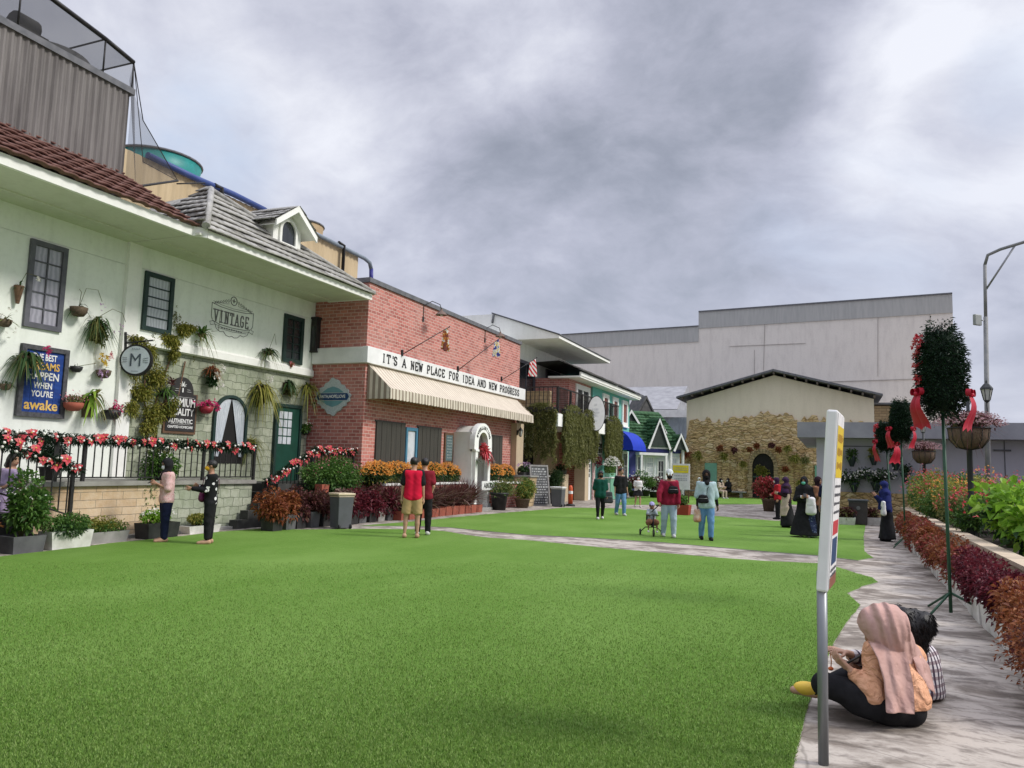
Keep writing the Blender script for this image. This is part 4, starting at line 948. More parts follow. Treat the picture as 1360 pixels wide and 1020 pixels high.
mb = MB(); mb.prism([pM + o * 2 + up * 16.38, pR + o * 2 + up * 16.38, pR + bk + up * 16.38, pM + bk + up * 16.38], up * .12); mb.prism([pL + o * 2 + up * 15.03, pM + o * 2 + up * 15.03, pM + bk + up * 15.03, pL + bk + up * 15.03], up * .1); mb.build('capping', m_coping, FB)
m_seam = MT('wall_seam', (.40, .37, .34), .8)
def fl(u, v): # point on the factory front
 d = Vector(raydir(u, v)); n = Vector((pR - pM)).cross(up).normalized(); c = Vector((0, 0, 1.6)); return c + d * ((pR - c).dot(n) / d.dot(n)) + n * (.03 if n.y < 0 else -.03)
for a, c, w in (((1016, 425), (1014, 492), .05), ((969, 460), (1070, 456), .05), ((1100, 507), (1228, 503), .09), ((1002, 465), (1002, 500), .03), ((1168, 400), (1166, 425), .05), ((1166, 425), (1166, 500), .025), ((1234, 400), (1236, 430), .04), ((768, 470), (926, 452), .0)):
 if w: mb = MB(); mb.bar(fl(*a), fl(*c), w * .8, .03); mb.build('seam', m_seam, FB)
# ------------------------------------------------------------------ low grey building at the right
GB = thing('grey_annexe', 'low lilac-grey flat-roofed annexe with deep roof slab and stone base at right', 'building', (3, 30, 0))
m_lilac = plaster('lilac_grey_render', (.46, .45, .50), (.38, .37, .42), .3, .002)
mb = MB(); mb.box((-.12, 30.0, 1.0), (14, 40, 3.2)); mb.box((-.5, 29.6, 0), (-.115, 40, 2.9)); mb.build('wall', m_lilac, GB)
mb = MB(); mb.box((-1.12, 29.15, 2.88), (16, 41, 3.42)); mb.build('roof_slab', MT('grey_roof_slab', (.25, .25, .28), .75, (.32, .32, .35), 2), GB)
mb = MB(); mb.box((-.11, 29.93, 0), (14, 29.995, 1.0)); mb.build('stone_base', m_ruin, GB)
mb = MB()
for x in (3.5, 5.3, 7.0): mb.box((x, 29.985, 1.0), (x + .03, 29.999, 3.0))
mb.box((-.1, 29.96, 2.60), (2.4, 29.998, 2.63)); mb.box((5.0, 29.94, 2.52), (5.5, 29.998, 2.58)); mb.build('joint', m_coping, GB)
mb = MB(); mb.box((3.2, 29.92, .55), (6.4, 29.97, 1.08)); mb.build('white_panel', m_wpaint, GB)
# lower wall between grey annexe and hall
# ------------------------------------------------------------------ right-hand retaining wall
RW = thing('retaining_wall', 'long low beige retaining wall in front of the shrub bed on the right', 'wall', (2.3, 13, 0))
m_retw = plaster('stained_beige_render', (.55, .45, .33), (.30, .24, .18), .7)
mb = MB(); mb.box((2.12, -2, 0), (2.30, 29.0, .52)); mb.build('wall', m_retw, RW)
mb = MB(); mb.box((2.08, -2.02, .524), (2.34, 29.0, .58)); mb.build('cap', m_retw, RW)
mb = MB(); mb.poly([(2.3, -2, .50), (12, -2, .50), (12, 29.5, .50), (2.3, 29.5, .50)]); tag(mb.build('soil_bed', m_soil), kind='structure')
# ------------------------------------------------------------------ people: smooth-blended bodies, polygonised on a grid
def s_cone(P, a, b, ra, rb):
 a = np.array(a, float); b = np.array(b, float); ba = b - a; L2 = max(1e-9, ba.dot(ba))
 t = np.clip(((P - a) @ ba) / L2, 0, 1)
 return np.linalg.norm(P - a - t[..., None] * ba, axis=-1) - (ra + (rb - ra) * t)
def s_ell(P, c, r, M):
 q = ((P - np.array(c, float)) @ M) / np.array(r, float)
 return (np.linalg.norm(q, axis=-1) - 1) * min(r)
def sdf_eval(P, prims, clips=(), wr=None):
 d = None
 for p in prims:
  if p[0] == 'c': v = s_cone(P, *p[1:5]); k = p[5]
  elif p[0] == 'e': v = s_ell(P, *p[1:4]); k = p[4]
  elif p[0] == '-': v = s_ell(P, *p[1:4]); d = np.maximum(d, -v); continue
  if d is None: d = v
  else:
   h = np.clip(.5 + .5 * (d - v) / k, 0, 1); d = d + (v - d) * h - k * h * (1 - h)
 if wr:
  a, f, sx = wr
  x, y, z = P[..., 0], P[..., 1], P[..., 2]
  if np.ndim(sx): d = d + a * np.sin(P @ np.array(sx) * f + 1.5 * np.sin(z * 14 + y * 9)) * (.6 + .4 * np.sin(z * 11 + x * 7))
  else: d = d + a * .6 * (np.sin(f * (.75 * x + .55 * z) + 2.2 * np.sin(f * .33 * z + sx) + 1.3 * np.sin(f * .5 * y)) + np.sin(f * .8 * (.4 * x - .7 * z + .6 * y) + 2.0 * np.sin(f * .29 * x + f * .2 * y + sx)))
 for c, n in clips: d = np.maximum(d, (P - np.array(c, float)) @ np.array(n, float))
 return d
def surfnet(prims, h, clips=(), wr=None):
 lo = np.full(3, 1e9); hi = -lo
 for p in prims:
  if p[0] == 'c':
   for q, r in ((p[1], p[3]), (p[2], p[4])): q = np.array(q); lo = np.minimum(lo, q - r); hi = np.maximum(hi, q + r)
  elif p[0] == 'e': r = max(p[2]); q = np.array(p[1]); lo = np.minimum(lo, q - r); hi = np.maximum(hi, q + r)
 lo -= 3 * h + .012; hi += 3 * h + .012
 n = np.ceil((hi - lo) / h).astype(int) + 1
 G = np.stack(np.meshgrid(*[lo[i] + h * np.arange(n[i]) for i in range(3)], indexing='ij'), -1)
 d = sdf_eval(G, prims, clips, wr); ins = d < 0
 c = np.zeros(tuple(n - 1), int); acc = np.zeros(tuple(n - 1) + (3,)); cnt = np.zeros(tuple(n - 1))
 off = [(i, j, k) for i in (0, 1) for j in (0, 1) for k in (0, 1)]
 def S(a, o): return a[o[0]:o[0] + n[0] - 1, o[1]:o[1] + n[1] - 1, o[2]:o[2] + n[2] - 1]
 for a in off:
  for ax in range(3):
   if a[ax]: continue
   b = list(a); b[ax] = 1
   da = S(d, a); db = S(d, b); x = (da < 0) != (db < 0)
   t = np.where(x, da / np.where(x, da - db, 1), 0)
   for q in range(3): acc[..., q] += np.where(x, a[q] + (t if q == ax else 0), 0)
   cnt += x
 act = cnt > 0; idx = np.full(act.shape, -1); idx[act] = np.arange(act.sum())
 ijk = np.argwhere(act)
 V = lo + h * (ijk + acc[act] / cnt[act][:, None]); F = []
 for ax in range(3):
  u, v = (ax + 1) % 3, (ax + 2) % 3
  sl0 = [slice(0, n[i]) for i in range(3)]; sl0[ax] = slice(0, n[ax] - 1); sl1 = list(sl0); sl1[ax] = slice(1, n[ax])
  for i in (u, v): sl0[i] = slice(1, n[i] - 1); sl1[i] = slice(1, n[i] - 1)
  A = ins[tuple(sl0)]; B = ins[tuple(sl1)]
  e = np.argwhere(A != B)
  if not len(e): continue
  flip = A[tuple(e.T)]
  e = e.copy(); e[:, u] += 1; e[:, v] += 1
  def I(du, dv): q = e.copy(); q[:, u] -= du; q[:, v] -= dv; return idx[tuple(q.T)]
  Q = np.stack([I(1, 1), I(0, 1), I(0, 0), I(1, 0)], 1)
  Q[~flip] = Q[~flip][:, ::-1]; F.append(Q)
 F = np.concatenate(F)
 # one light smoothing pass
 for _ in range(2):
  s = np.zeros_like(V); w = np.zeros(len(V))
  for a, b in ((0, 1), (1, 2), (2, 3), (3, 0)):
   np.add.at(s, F[:, a], V[F[:, b]]); np.add.at(w, F[:, a], 1); np.add.at(s, F[:, b], V[F[:, a]]); np.add.at(w, F[:, b], 1)
  V = V * .5 + .5 * s / w[:, None]
 return V, F
I3 = np.eye(3)
def nv(a): a = np.array(a, float); return a / np.linalg.norm(a)
def basis(f, up=(0, 0, 1)):                        # columns: side(right), forward, up
 f = nv(f); s = nv(np.cross(f, up)); return np.stack([s, f, np.cross(s, f)], 1)
def skinmat(name, c): return MT(name, c, .5, mul(c, .86), 8, .001, 200, spec=.4)
m_skin = skinmat('skin_light', (.50, .29, .195)); m_skin2 = skinmat('skin_tan', (.38, .20, .125)); m_skin3 = skinmat('skin_brown', (.20, .10, .065))
m_eye = MT('eye_dark', (.01, .008, .006), .2); m_lip = MT('lips', (.38, .12, .10), .5)
m_hair = MT('black_hair', (.008, .007, .007), .45, (.018, .016, .015), 30, .006, 60, st=(3, 3, .5))
def cloth(name, c, c2=None, sc=14, r=.9): return MT(name, c, r, c2 or mul(c, .78), sc, .004, 120, spec=.15)
m_maskw = cloth('white_mask', (.72, .74, .76)); m_masky = cloth('yellow_mask', (.75, .42, .03)); m_maskg = cloth('green_mask', (.16, .55, .42)); m_maskb = cloth('black_mask', (.012, .012, .013))
m_blk = cloth('black_cloth', (.012, .012, .013), (.02, .02, .022)); m_navyc = cloth('navy_cloth', (.012, .016, .045)); m_jeans = cloth('blue_denim', (.10, .22, .42), (.17, .32, .52), 6); m_jeansl = cloth('pale_denim', (.42, .50, .58), (.30, .40, .50), 5)
m_sole = MT('white_shoe', (.65, .65, .62), .6)
def hand_prims(w, f, pal, side, H, curl=.5, spread=.2, thumbside=1):
 # w wrist, f pointing dir, pal palm normal (fingers curl towards it), side across the palm (towards thumb)
 out = []; k = H / 1.65
 f = nv(f); pal = nv(np.array(pal) - f * np.dot(pal, f)); side = nv(np.cross(f, pal)) * thumbside
 pe = w + f * .085 * k
 for s in (-.6, 0, .6): out.append(('c', w + side * s * .018 * k, pe + side * s * .046 * k, .0135 * k, .0115 * k, .012))
 for i, L in enumerate((.072, .080, .074, .058)):
  s = (1.15 - i * .77) * .029 * k; b = pe + side * s
  d0 = nv(f + pal * curl * .55 + side * (1.5 - i) * .06 * spread); d1 = nv(f * math.cos(curl * 1.3) + pal * math.sin(curl * 1.3) ); d2 = nv(f * math.cos(curl * 2.1) + pal * math.sin(curl * 2.1))
  j1 = b + d0 * L * .45 * k; j2 = j1 + d1 * L * .32 * k; j3 = j2 + d2 * L * .24 * k
  out += [('c', b - f * .01, j1, .0092 * k, .0082 * k, .004), ('c', j1, j2, .0082 * k, .0076 * k, .003), ('c', j2, j3, .0076 * k, .006 * k, .003)]
 tb = w + f * .028 * k + side * .026 * k; t1 = tb + nv(f * .75 + side * .75 + pal * .35) * .038 * k; t2 = t1 + nv(f * 1.0 + side * .15 + pal * .5) * .032 * k
 out += [('c', w + f * .02 * k, tb, .013 * k, .012 * k, .008), ('c', tb, t1, .0115 * k, .0095 * k, .006), ('c', t1, t2, .0095 * k, .0075 * k, .003)]
 return out
def standing(H, lean=0.0, arms=None, legs=None, hf=(0, 1, 0), hips=.5, sway=0.0, headlean=0.0):
 """joint positions in the person's own frame: right +X, forward +Y, up +Z"""
 J = {}; legs = legs or {}; arms = arms or {}
 for s, n in ((-1, 'L'), (1, 'R')):
  a, b = legs.get(n, ((.03 * s, .0, -1), (.0, -.02, -1)))
  hip = np.array([s * .052, 0, 0]) * H; kn = hip + nv(a) * .235 * H; an = kn + nv(b) * .232 * H
  J['hip' + n], J['kn' + n], J['an' + n] = hip, kn, an
 z = min(J['anL'][2], J['anR'][2]) - .042 * H
 for n in list(J): J[n] = J[n] - np.array([0, 0, z])
 pel = (J['hipL'] + J['hipR']) / 2; sp = nv((sway, math.sin(lean), math.cos(lean)))
 fw = nv(np.array([0, math.cos(lean), -math.sin(lean)]))
 J['pel'] = pel + np.array([0, 0, .03 * H]); J['chest'] = pel + sp * .24 * H; J['neck0'] = pel + sp * .325 * H
 for s, n in ((-1, 'L'), (1, 'R')):
  J['sh' + n] = pel + sp * .305 * H + np.array([s * .089 * H, 0, 0])
  a, b = arms.get(n, ((.18 * s, .02, -1), (.04 * s, .18, -1)))
  J['el' + n] = J['sh' + n] + nv(a) * .17 * H; J['wr' + n] = J['el' + n] + nv(b) * .145 * H; J['fd' + n] = nv(b)
 hp = nv(np.array([0, math.sin(headlean + lean * .5), math.cos(headlean + lean * .5)]))
 J['head'] = J['neck0'] + hp * .115 * H + np.array(hf) * .012 * H; J['hf'] = nv(hf); J['fw'] = fw; J['H'] = H
 return J
def torso(J, o=0.0, k=.03):
 H = J['H']; sL, sR = J['shL'], J['shR']; c = (sL + sR) / 2; p = J['pel']; sd_ = nv(sR - sL)
 pr = [('c', c + (sL - c) * .82, c + (sR - c) * .82, .046 * H + o, .046 * H + o, k)]
 for s, q in ((-1, sL), (1, sR)):
  pr.append(('c', J['neck0'] - (J['neck0'] - c) * .25, c + (q - c) * .75 + (J['neck0'] - c) * .12, .034 * H + o * .7, .036 * H + o * .8, k))
  pr.append(('c', c + sd_ * s * .046 * H - nv(c - p) * .03 * H, p + sd_ * s * .038 * H, .060 * H + o, .055 * H + o, k))
  pr.append(('c', p + sd_ * s * .038 * H, p + sd_ * s * .045 * H - np.array([0, 0, .03 * H]), .058 * H + o, .062 * H + o, k))
 return pr
def leg(J, n, o=0.0, part='all'):
 H = J['H']; pr = [('c', J['hip' + n], J['kn' + n], .056 * H + o, .037 * H + o, .02)]
 if part != 'thigh': pr += [('c', J['kn' + n], J['kn' + n] * .62 + J['an' + n] * .38, .036 * H + o, .034 * H + o, .015), ('c', J['kn' + n] * .62 + J['an' + n] * .38, J['an' + n], .034 * H + o, .021 * H + o, .015)]
 return pr
def arm(J, n, o=0.0, part='all', fl=1.0):
 H = J['H']; pr = [('c', J['sh' + n], J['el' + n], .032 * H + o, .025 * H + o * fl, .02)]
 if part != 'upper': pr += [('c', J['el' + n], J['wr' + n], .025 * H + o, .0165 * H + o * fl, .012)]
 return pr
def build_person(root, J, O, h=.014, hh=None, world=False):
 """O: outfit. Every garment is a child of the body's thing."""
 H = J['H']; hd = J['head']; B = basis(J['hf'], J.get('hup', (0, 0, 1))); s, f, u = B[:, 0], B[:, 1], B[:, 2]
 far = h > .018; small = O.get('small', 1.0)
 def at(a, b, c): return hd + (s * a + f * b + u * c) * H * small
 k = H * small
 pr = [('c', hd - u * .04 * k, J['neck0'] - (J['neck0'] - hd) * 0, .03 * H, .034 * H, .015)] + torso(J, -.012)
 pr += [('e', at(0, -.004, .008), (.047 * k, .058 * k, .058 * k), B, .01), ('e', at(0, .018, -.036), (.036 * k, .038 * k, .036 * k), B, .025), ('c', at(0, .052, -.004), at(0, .063, -.026), .007 * k, .010 * k, .012)]
 for q in (-1, 1): pr += [('e', at(q * .048, -.004, -.008), (.007 * k, .015 * k, .019 * k), B, .006)]
 for n in 'LR': pr += arm(J, n, -.004) + leg(J, n, -.008)
 for n in 'LR':
  ft = J.get('ft' + n, nv(J['fw'] * np.array([1, 1, 0]) + (0, 0, -.12)))
  pr += [('c', J['an' + n] - np.array([0, 0, .012 * H]), J['an' + n] + ft * .085 * H - np.array([0, 0, .012 * H]), .022 * H, .016 * H, .012)]
 V, F = surfnet(pr, h)
 mb = MB(); mb.join(V, F, 0)
 for n in 'LR':
  sg = -1 if n == 'L' else 1
  fd = J['fd' + n]; pal = J.get('pal' + n, np.array([-sg * 1.0, .25, .1]))
  hp = hand_prims(J['wr' + n], fd, pal, None, H, O.get('curl' + n, O.get('curl', .55)), 1.0, J.get('th' + n, -sg))
  V, F = surfnet(hp, hh or (.0065 if not far else .009)); mb.join(V, F, 0)
 if not O.get('back'):
  for q in (-1, 1):
   mb.ell(at(q * .019, .050, .004), (.0085 * k, .006 * k, .0055 * k), 8, 6, Matrix(B.tolist()), 1)
   mb.obox(at(q * .020, .054, .019), (.024 * k, .006 * k, .005 * k), Matrix(B.tolist()), 1)
  mb.ell(at(0, .053, -.045), (.015 * k, .006 * k, .005 * k), 8, 6, Matrix(B.tolist()), 2)
 mb.build('body', [O.get('skin', m_skin), m_eye, m_lip], root, world)
 wr = (O.get('wr', .0032), 62 / max(.6, H / 1.65), 1.0)
 def garment(name, prims, m, clips=(), w=wr, hq=None):
  V, F = surfnet(prims, hq or h, clips, w); o = MB(); o.join(V, F, 0); return o.build(name, m, root, world)
 Z = np.array([0, 0, 1.0]); pz = J['pel'][2]
 if O.get('bottom'):
  kind, m = O['bottom']
  if kind in ('trousers', 'shorts', 'leggings'):
   o = .010 if kind == 'leggings' else .019
   bp = []
   sd_ = nv(J['hipR'] - J['hipL'])
   for q in (-1, 1): bp.append(('c', J['pel'] + sd_ * q * .035 * H + Z * .03 * H, J['pel'] + sd_ * q * .044 * H - Z * .03 * H, .058 * H + o * .6, .064 * H + o * .6, .03))
   cl = []
   for n in 'LR':
    if kind == 'shorts':
     e = J['hip' + n] * .12 + J['kn' + n] * .88; bp.append(('c', J['hip' + n], e, .058 * H + o, .046 * H + o + .012, .02)); cl.append((e, nv(J['kn' + n] - J['hip' + n])))
    else:
     bp += [('c', J['hip' + n], J['kn' + n], .056 * H + o, .037 * H + o, .02), ('c', J['kn' + n], J['an' + n] + (J['kn' + n] - J['an' + n]) * O.get('cuff', .08), .037 * H + o, .026 * H + o * (1 if kind != 'leggings' else .5), .015)]
   garment(kind, bp, m, cl if kind == 'shorts' and not O.get('noclip') else ())
  elif kind in ('skirt', 'long_skirt'):
   zb = O.get('skirt_z', .04 * H) if kind == 'long_skirt' else pz - .17 * H
   wd = O.get('skirt_w', .10 if kind == 'long_skirt' else .05) * H
   p0 = J['pel'] + Z * .05 * H; ml = (J['anL'] + J['anR']) / 2; kx = (J['knL'] + J['knR']) / 2
   e = np.array([ml[0], ml[1], zb + .03]) if kind == 'long_skirt' else np.array([kx[0] * .6 + p0[0] * .4, kx[1] * .6 + p0[1] * .4, zb + .02])
   sd_ = nv(J['shR'] - J['shL']); bp = []
   for q in (-1, 0, 1): bp.append(('c', p0 + sd_ * q * .036 * H, e + sd_ * q * .055 * H + J['fw'] * (abs(q) - .5) * .02, .064 * H, .064 * H + wd, .03))
   garment('skirt', bp, m, [((0, 0, zb), (0, 0, -1)), (p0 + Z * .03 * H, (0, 0, 1))], (.008, 26, .3))
 if O.get('top'):
  m = O['top']; o = O.get('loose', .020); sl_ = O.get('sleeve', 'short'); tp = torso(J, o)
  for q, n in ((-1, 'L'), (1, 'R')):
   if sl_ == 'short':
    e = J['sh' + n] * (1 - O.get('slv', .72)) + J['el' + n] * O.get('slv', .72); tp.append(('c', J['sh' + n], e, .034 * H + o * .8, .030 * H + o, .02))
   elif sl_ == 'long':
    tp += [('c', J['sh' + n], J['el' + n], .034 * H + o * .8, .027 * H + o * .9, .02), ('c', J['el' + n], J['wr' + n] + (J['el' + n] - J['wr' + n]) * .08, .027 * H + o * .9, .019 * H + o * .8, .015)]
  if O.get('flare'): tp.append(('c', J['pel'] + Z * .06 * H, J['pel'] - Z * O['flare'] * H, .09 * H, .115 * H, .05))
  hem = pz - O.get('hem', .045) * H
  garment('top', tp, m, [((0, 0, hem), (0, 0, -1)), (J['neck0'] + (hd - J['neck0']) * .12, nv(hd - J['neck0']))] if not O.get('noclip') else [(J['neck0'] + (hd - J['neck0']) * .12, nv(hd - J['neck0']))])
  if O.get('sleeves'):                        # raglan sleeves of another colour
   for n in 'LR':
    e = J['sh' + n] * .28 + J['el' + n] * .72; c = (J['shL'] + J['shR']) / 2
    garment('sleeve', [('c', c + (J['sh' + n] - c) * .72, J['sh' + n], .040 * H + o, .037 * H + o * .95, .02), ('c', J['sh' + n], e, .036 * H + o, .033 * H + o * 1.05, .02)], O['sleeves'])
 if O.get('shoes'):
  for n in 'LR':
   ft = J.get('ft' + n, nv(J['fw'] * np.array([1, 1, 0]) + (0, 0, -.10))); a = J['an' + n] - Z * .010 * H
   V, F = surfnet([('c', a - ft * .02 * H, a + ft * .045 * H, .030 * H, .026 * H, .02), ('c', a + ft * .04 * H, a + ft * .10 * H, .025 * H, .020 * H, .02)], min(h, .012), [(a - Z * .032 * H, (0, 0, -1)), (a + Z * .035 * H, (0, 0, 1))])
   o = MB(); o.join(V, F, 0); o.build('shoe', O['shoes'], root, world)
 hr = O.get('hair')
 hb = min(h, .012)
 face = ('-', at(0, .062, -.024), (.042 * k, .050 * k, .060 * k), B)
 if hr:
  kind, m = hr[0], hr[1]
  if kind == 'short': V, F = surfnet([('e', at(0, -.010, .014), (.053 * k, .064 * k, .060 * k), B, .01), ('-', at(0, .060, -.030), (.052 * k, .058 * k, .062 * k), B), ('-', at(0, .0, -.085), (.075 * k, .075 * k, .06 * k), B)], hb, (), (.003, 90, 0)); nm = 'hair'
  elif kind == 'long':
   L = hr[2]; nb = J['neck0']
   V, F = surfnet([('e', at(0, -.010, .012), (.055 * k, .066 * k, .062 * k), B, .02), ('c', at(0, -.03, -.02), at(0, -.062, -.02 - L), .05 * k, .045 * k, .03), ('c', at(-.03, -.03, -.02), at(-.04, -.03, -.02 - L * .8), .03 * k, .022 * k, .03), ('c', at(.03, -.03, -.02), at(.04, -.03, -.02 - L * .8), .03 * k, .022 * k, .03), face], hb, (), (.006, 70, 0)); nm = 'hair'
  elif kind == 'hijab':
   L = hr[2]; c = (J['shL'] + J['shR']) / 2; sd_ = nv(J['shR'] - J['shL']); fw = J['fw']
   tight = L < .05
   pz_ = [('e', at(0, -.006, .008), (.060 * k, .070 * k, .068 * k), B, .02), ('c', at(0, .0, -.03), c + fw * .01 * H + Z * (.03 if tight else .01) * H, .054 * k, (.052 if tight else .075) * H, .04)]
   if tight: pz_ += [('c', c + fw * .03 * H + Z * .01 * H, c + fw * .062 * H - Z * L * H, .05 * H, .035 * H, .03), ('-', at(0, .072, -.014), (.040 * k, .050 * k, .058 * k), B)]
   for q in (() if tight else (-1, 1)): pz_.append(('c', c + sd_ * q * .06 * H, c + sd_ * q * (.085 + L * .1) * H - Z * L * H + fw * .012 * H, .062 * H, .07 * H + L * .06 * H, .05))
   if not tight: pz_ += [('c', c + fw * .03 * H, c + fw * .055 * H - Z * L * H, .06 * H, .06 * H, .05), ('c', c - fw * .03 * H, c - fw * .045 * H - Z * L * H, .06 * H, .06 * H, .05), ('-', at(0, .072, -.014), (.040 * k, .050 * k, .058 * k), B)]
   V, F = surfnet(pz_, hb, [(c - Z * (max(L, .04) + .03) * H, (0, 0, -1))] if not O.get('noclip') else (), (.004, 40, .5)); nm = 'headscarf'
  elif kind == 'cap':
   V, F = surfnet([('e', at(0, -.006, .016), (.056 * k, .067 * k, .060 * k), B, .01), ('c', at(-.02, .05, .030), at(-.016, .10, .022), .010 * k, .008 * k, .02), ('c', at(.02, .05, .030), at(.016, .10, .022), .010 * k, .008 * k, .02)], hb, [(at(0, 0, .012), -u)], None); nm = 'cap'
  o = MB(); o.join(V, F, 0); o.build(nm, m, root, world)
  if kind == 'cap':
   V, F = surfnet([('e', at(0, -.012, .006), (.052 * k, .061 * k, .058 * k), B, .01), face, ('-', at(0, .0, -.075), (.075 * k, .075 * k, .05 * k), B)], hb, [(at(0, 0, .014), u)], None); o = MB(); o.join(V, F, 0); o.build('hair', m_hair, root, world)
 if O.get('mask'):
  V, F = surfnet([('e', at(0, .026, -.030), (.041 * k, .045 * k, .036 * k), B, .02), ('c', at(0, .058, -.016), at(0, .062, -.034), .012 * k, .013 * k, .02)], hb, [(at(0, .012, 0), -f)], None)
  o = MB(); o.join(V, F, 0); o.build('face_mask', O['mask'], root, world)
def person(u, v, H, face, J, O, label, group=None, h=.014, z=0.0):
 p = onZ(u, v, z); r = thing('person', label, 'person', p, math.atan2(-face[0], face[1]), group)
 build_person(r, J, O, h); return r
CR = Vector((.924, .382, 0)).normalized(); CF = Vector((-.382, .924, 0)).normalized()   # to the camera's right / away from it
def fdir(r, a): d = CR * r + CF * a; return (d.x, d.y)
def wpt(root, J, n, off=(0, 0, 0)):               # a joint of a standing person in world space
 q = Vector(J[n]) + Vector(off) if isinstance(n, str) else Vector(n)
 return Matrix.Translation(root.location) @ Matrix.Rotation(root.rotation_euler[2], 4, 'Z') @ q
def wv(root, d): return Matrix.Rotation(root.rotation_euler[2], 3, 'Z') @ Vector(d)
def bag(name, label, root, J, c, size, m, strap=None, cat_='bag', rz=0.0, flap=True):
 """a soft bag hanging at body-frame point c, with an optional strap through body-frame points"""
 w = wpt(root, J, c); t = thing(name, label, cat_, w, root.rotation_euler[2] + rz)
 x, y, zz = size
 rr = y * .46; hz = max(.005, zz / 2 - rr); hx = max(.005, x / 2 - rr)
 V, F = surfnet([('c', (sx * hx, 0, -hz), (sx * hx * .85, 0, hz), rr, rr * .8, .04) for sx in (-1, -.5, 0, .5, 1)], min(.012, y * .14), (), (.003, 40, 0))
 o = MB(); o.join(V, F, 0); o.build('pouch', m, t, False)
 q = MB(); q.tube([(-x * .36, y * .5, zz * .05), (x * .36, y * .5, zz * .05)], .004, 5); q.build('zip', m_steel, t, False)
 if strap:
  L = [Vector(p) - Vector(c) for p in strap]; q = MB()
  R_ = Matrix.Rotation(-rz, 3, 'Z'); q.tube([R_ @ p for p in L], .007, 6); q.build('strap', m, t, False)
 return t
def phone(label, p, f, up, rootz=0):
 t = thing('phone', label, 'phone', p); B = basis(f, up); Mx = Matrix(B.tolist()); mb = MB(); mb.obox((0, 0, 0), (.072, .009, .15), Mx); o = mb.build('case', m_black, t, False, bevel=.003)
 q = MB(); c = Vector(B[:, 1]) * -.0052; q.obox(c, (.064, .001, .14), Mx); q.build('screen', m_pane_dark, t, False); return t
# ------------------------------------------------------------------ the people in the square
def pat_mat(name, base, cols, scale, th, r=.9):     # scattered blotches of other colours
 m, nt, b = newmat(name); setb(b, r, 0, .15); co = objco(nt); col = base
 for i, c in enumerate(cols):
  v = nd(nt, 'ShaderNodeTexVoronoi', {'Vector': stretch(nt, co, (1, 1, 1 + .3 * i)), 'Scale': scale * (1 + .35 * i)}).outputs['Distance']
  f = mth(nt, 'LESS_THAN', mth(nt, 'ADD', v, mth(nt, 'MULTIPLY', noise(nt, co, scale * 2, 3), .35)), th)
  col = mixc(nt, f, col, c)
 nt.links.new(col, b.inputs['Base Color']); return m
m_pinkprint = pat_mat('pink_print_cloth', (.62, .40, .38), [(.50, .10, .13), (.75, .66, .62)], 38, .42)
m_floral = pat_mat('black_floral_cloth', (.012, .012, .013), [(.68, .66, .66)], 9, .46)
m_batik = pat_mat('blue_batik_cloth', (.03, .04, .09), [(.30, .38, .50), (.05, .03, .09)], 22, .40)
m_khaki = cloth('khaki_cloth', (.46, .32, .16), (.38, .26, .12), 8); m_redc = cloth('crimson_cloth', (.62, .012, .045), (.52, .01, .04), 7)
m_maroon = cloth('maroon_cloth', (.22, .018, .03), (.17, .015, .025), 7); m_burg = cloth('burgundy_cloth', (.27, .018, .045), (.20, .012, .03), 7)
m_dgreen = cloth('bottle_green_cloth', (.010, .075, .055), (.008, .06, .045)); m_lblue = cloth('pale_blue_cloth', (.42, .54, .55), (.36, .48, .50), 5)
m_whitec = cloth('white_cloth', (.76, .75, .73)); m_beigec = cloth('beige_cloth', (.50, .40, .32)); m_navyh = cloth('navy_scarf', (.018, .025, .12), (.012, .018, .08))
m_purp = cloth('plum_cloth', (.09, .012, .055), (.13, .02, .08)); m_aubh = cloth('aubergine_scarf', (.045, .02, .055)); m_brownc = cloth('brown_cloth', (.25, .12, .07))
m_lav = cloth('lavender_cloth', (.48, .38, .58)); m_greyc = cloth('grey_white_cap', (.62, .66, .64)); m_tanshoe = MT('tan_sandal', (.50, .30, .19), .6)
m_coffee = cloth('dark_aubergine_robe', (.03, .014, .02)); m_stripec = cloth('grey_cloth', (.40, .45, .48), (.25, .30, .35), 12)
ARM_HOLD = lambda s: ((.14 * s, .06, -1), (-.38 * s, .8, .42))
J = standing(1.53, .03, {'L': ARM_HOLD(-1), 'R': ARM_HOLD(1)}, {'L': ((-.03, .04, -1), (0, 0, -1)), 'R': ((.03, -.03, -1), (0, -.03, -1))}, (0, .9, -.3))
p = person(217, 720, 1.53, fdir(-1, -.75), J, dict(skin=m_skin2, top=m_pinkprint, sleeve='short', slv=.95, hem=.07, loose=.026, bottom=('trousers', m_navyc), shoes=m_tanshoe, hair=('hijab', m_blk, .035), mask=m_maskw, curl=.9),
           'woman in black headscarf and pink printed top looking at her phone before the sandstone terrace')
phone('dark phone held by the woman in the pink printed top', wpt(p, J, (J['wrL'] + J['wrR']) / 2 + np.array([0, .075, .045])), wv(p, (0, .55, .8)), wv(p, (0, -.8, .55)))
J = standing(1.52, .02, {'L': ((-.10, .35, -1), (-.05, 1, .12)), 'R': ((.14, .15, -1), (-.55, .85, .35))}, {'L': ((-.02, .05, -1), (.0, -.02, -1)), 'R': ((.02, -.02, -1), (0, -.02, -1))}, (.0, 1, -.05))
p = person(276, 723, 1.52, fdir(-1, -.28), J, dict(skin=m_skin2, top=m_floral, sleeve='long', hem=.06, bottom=('trousers', m_blk), cuff=.2, shoes=m_tanshoe, hair=('short', m_hair), mask=m_masky),
           'woman with cropped hair, yellow mask and black floral top waving one hand beside the terrace')
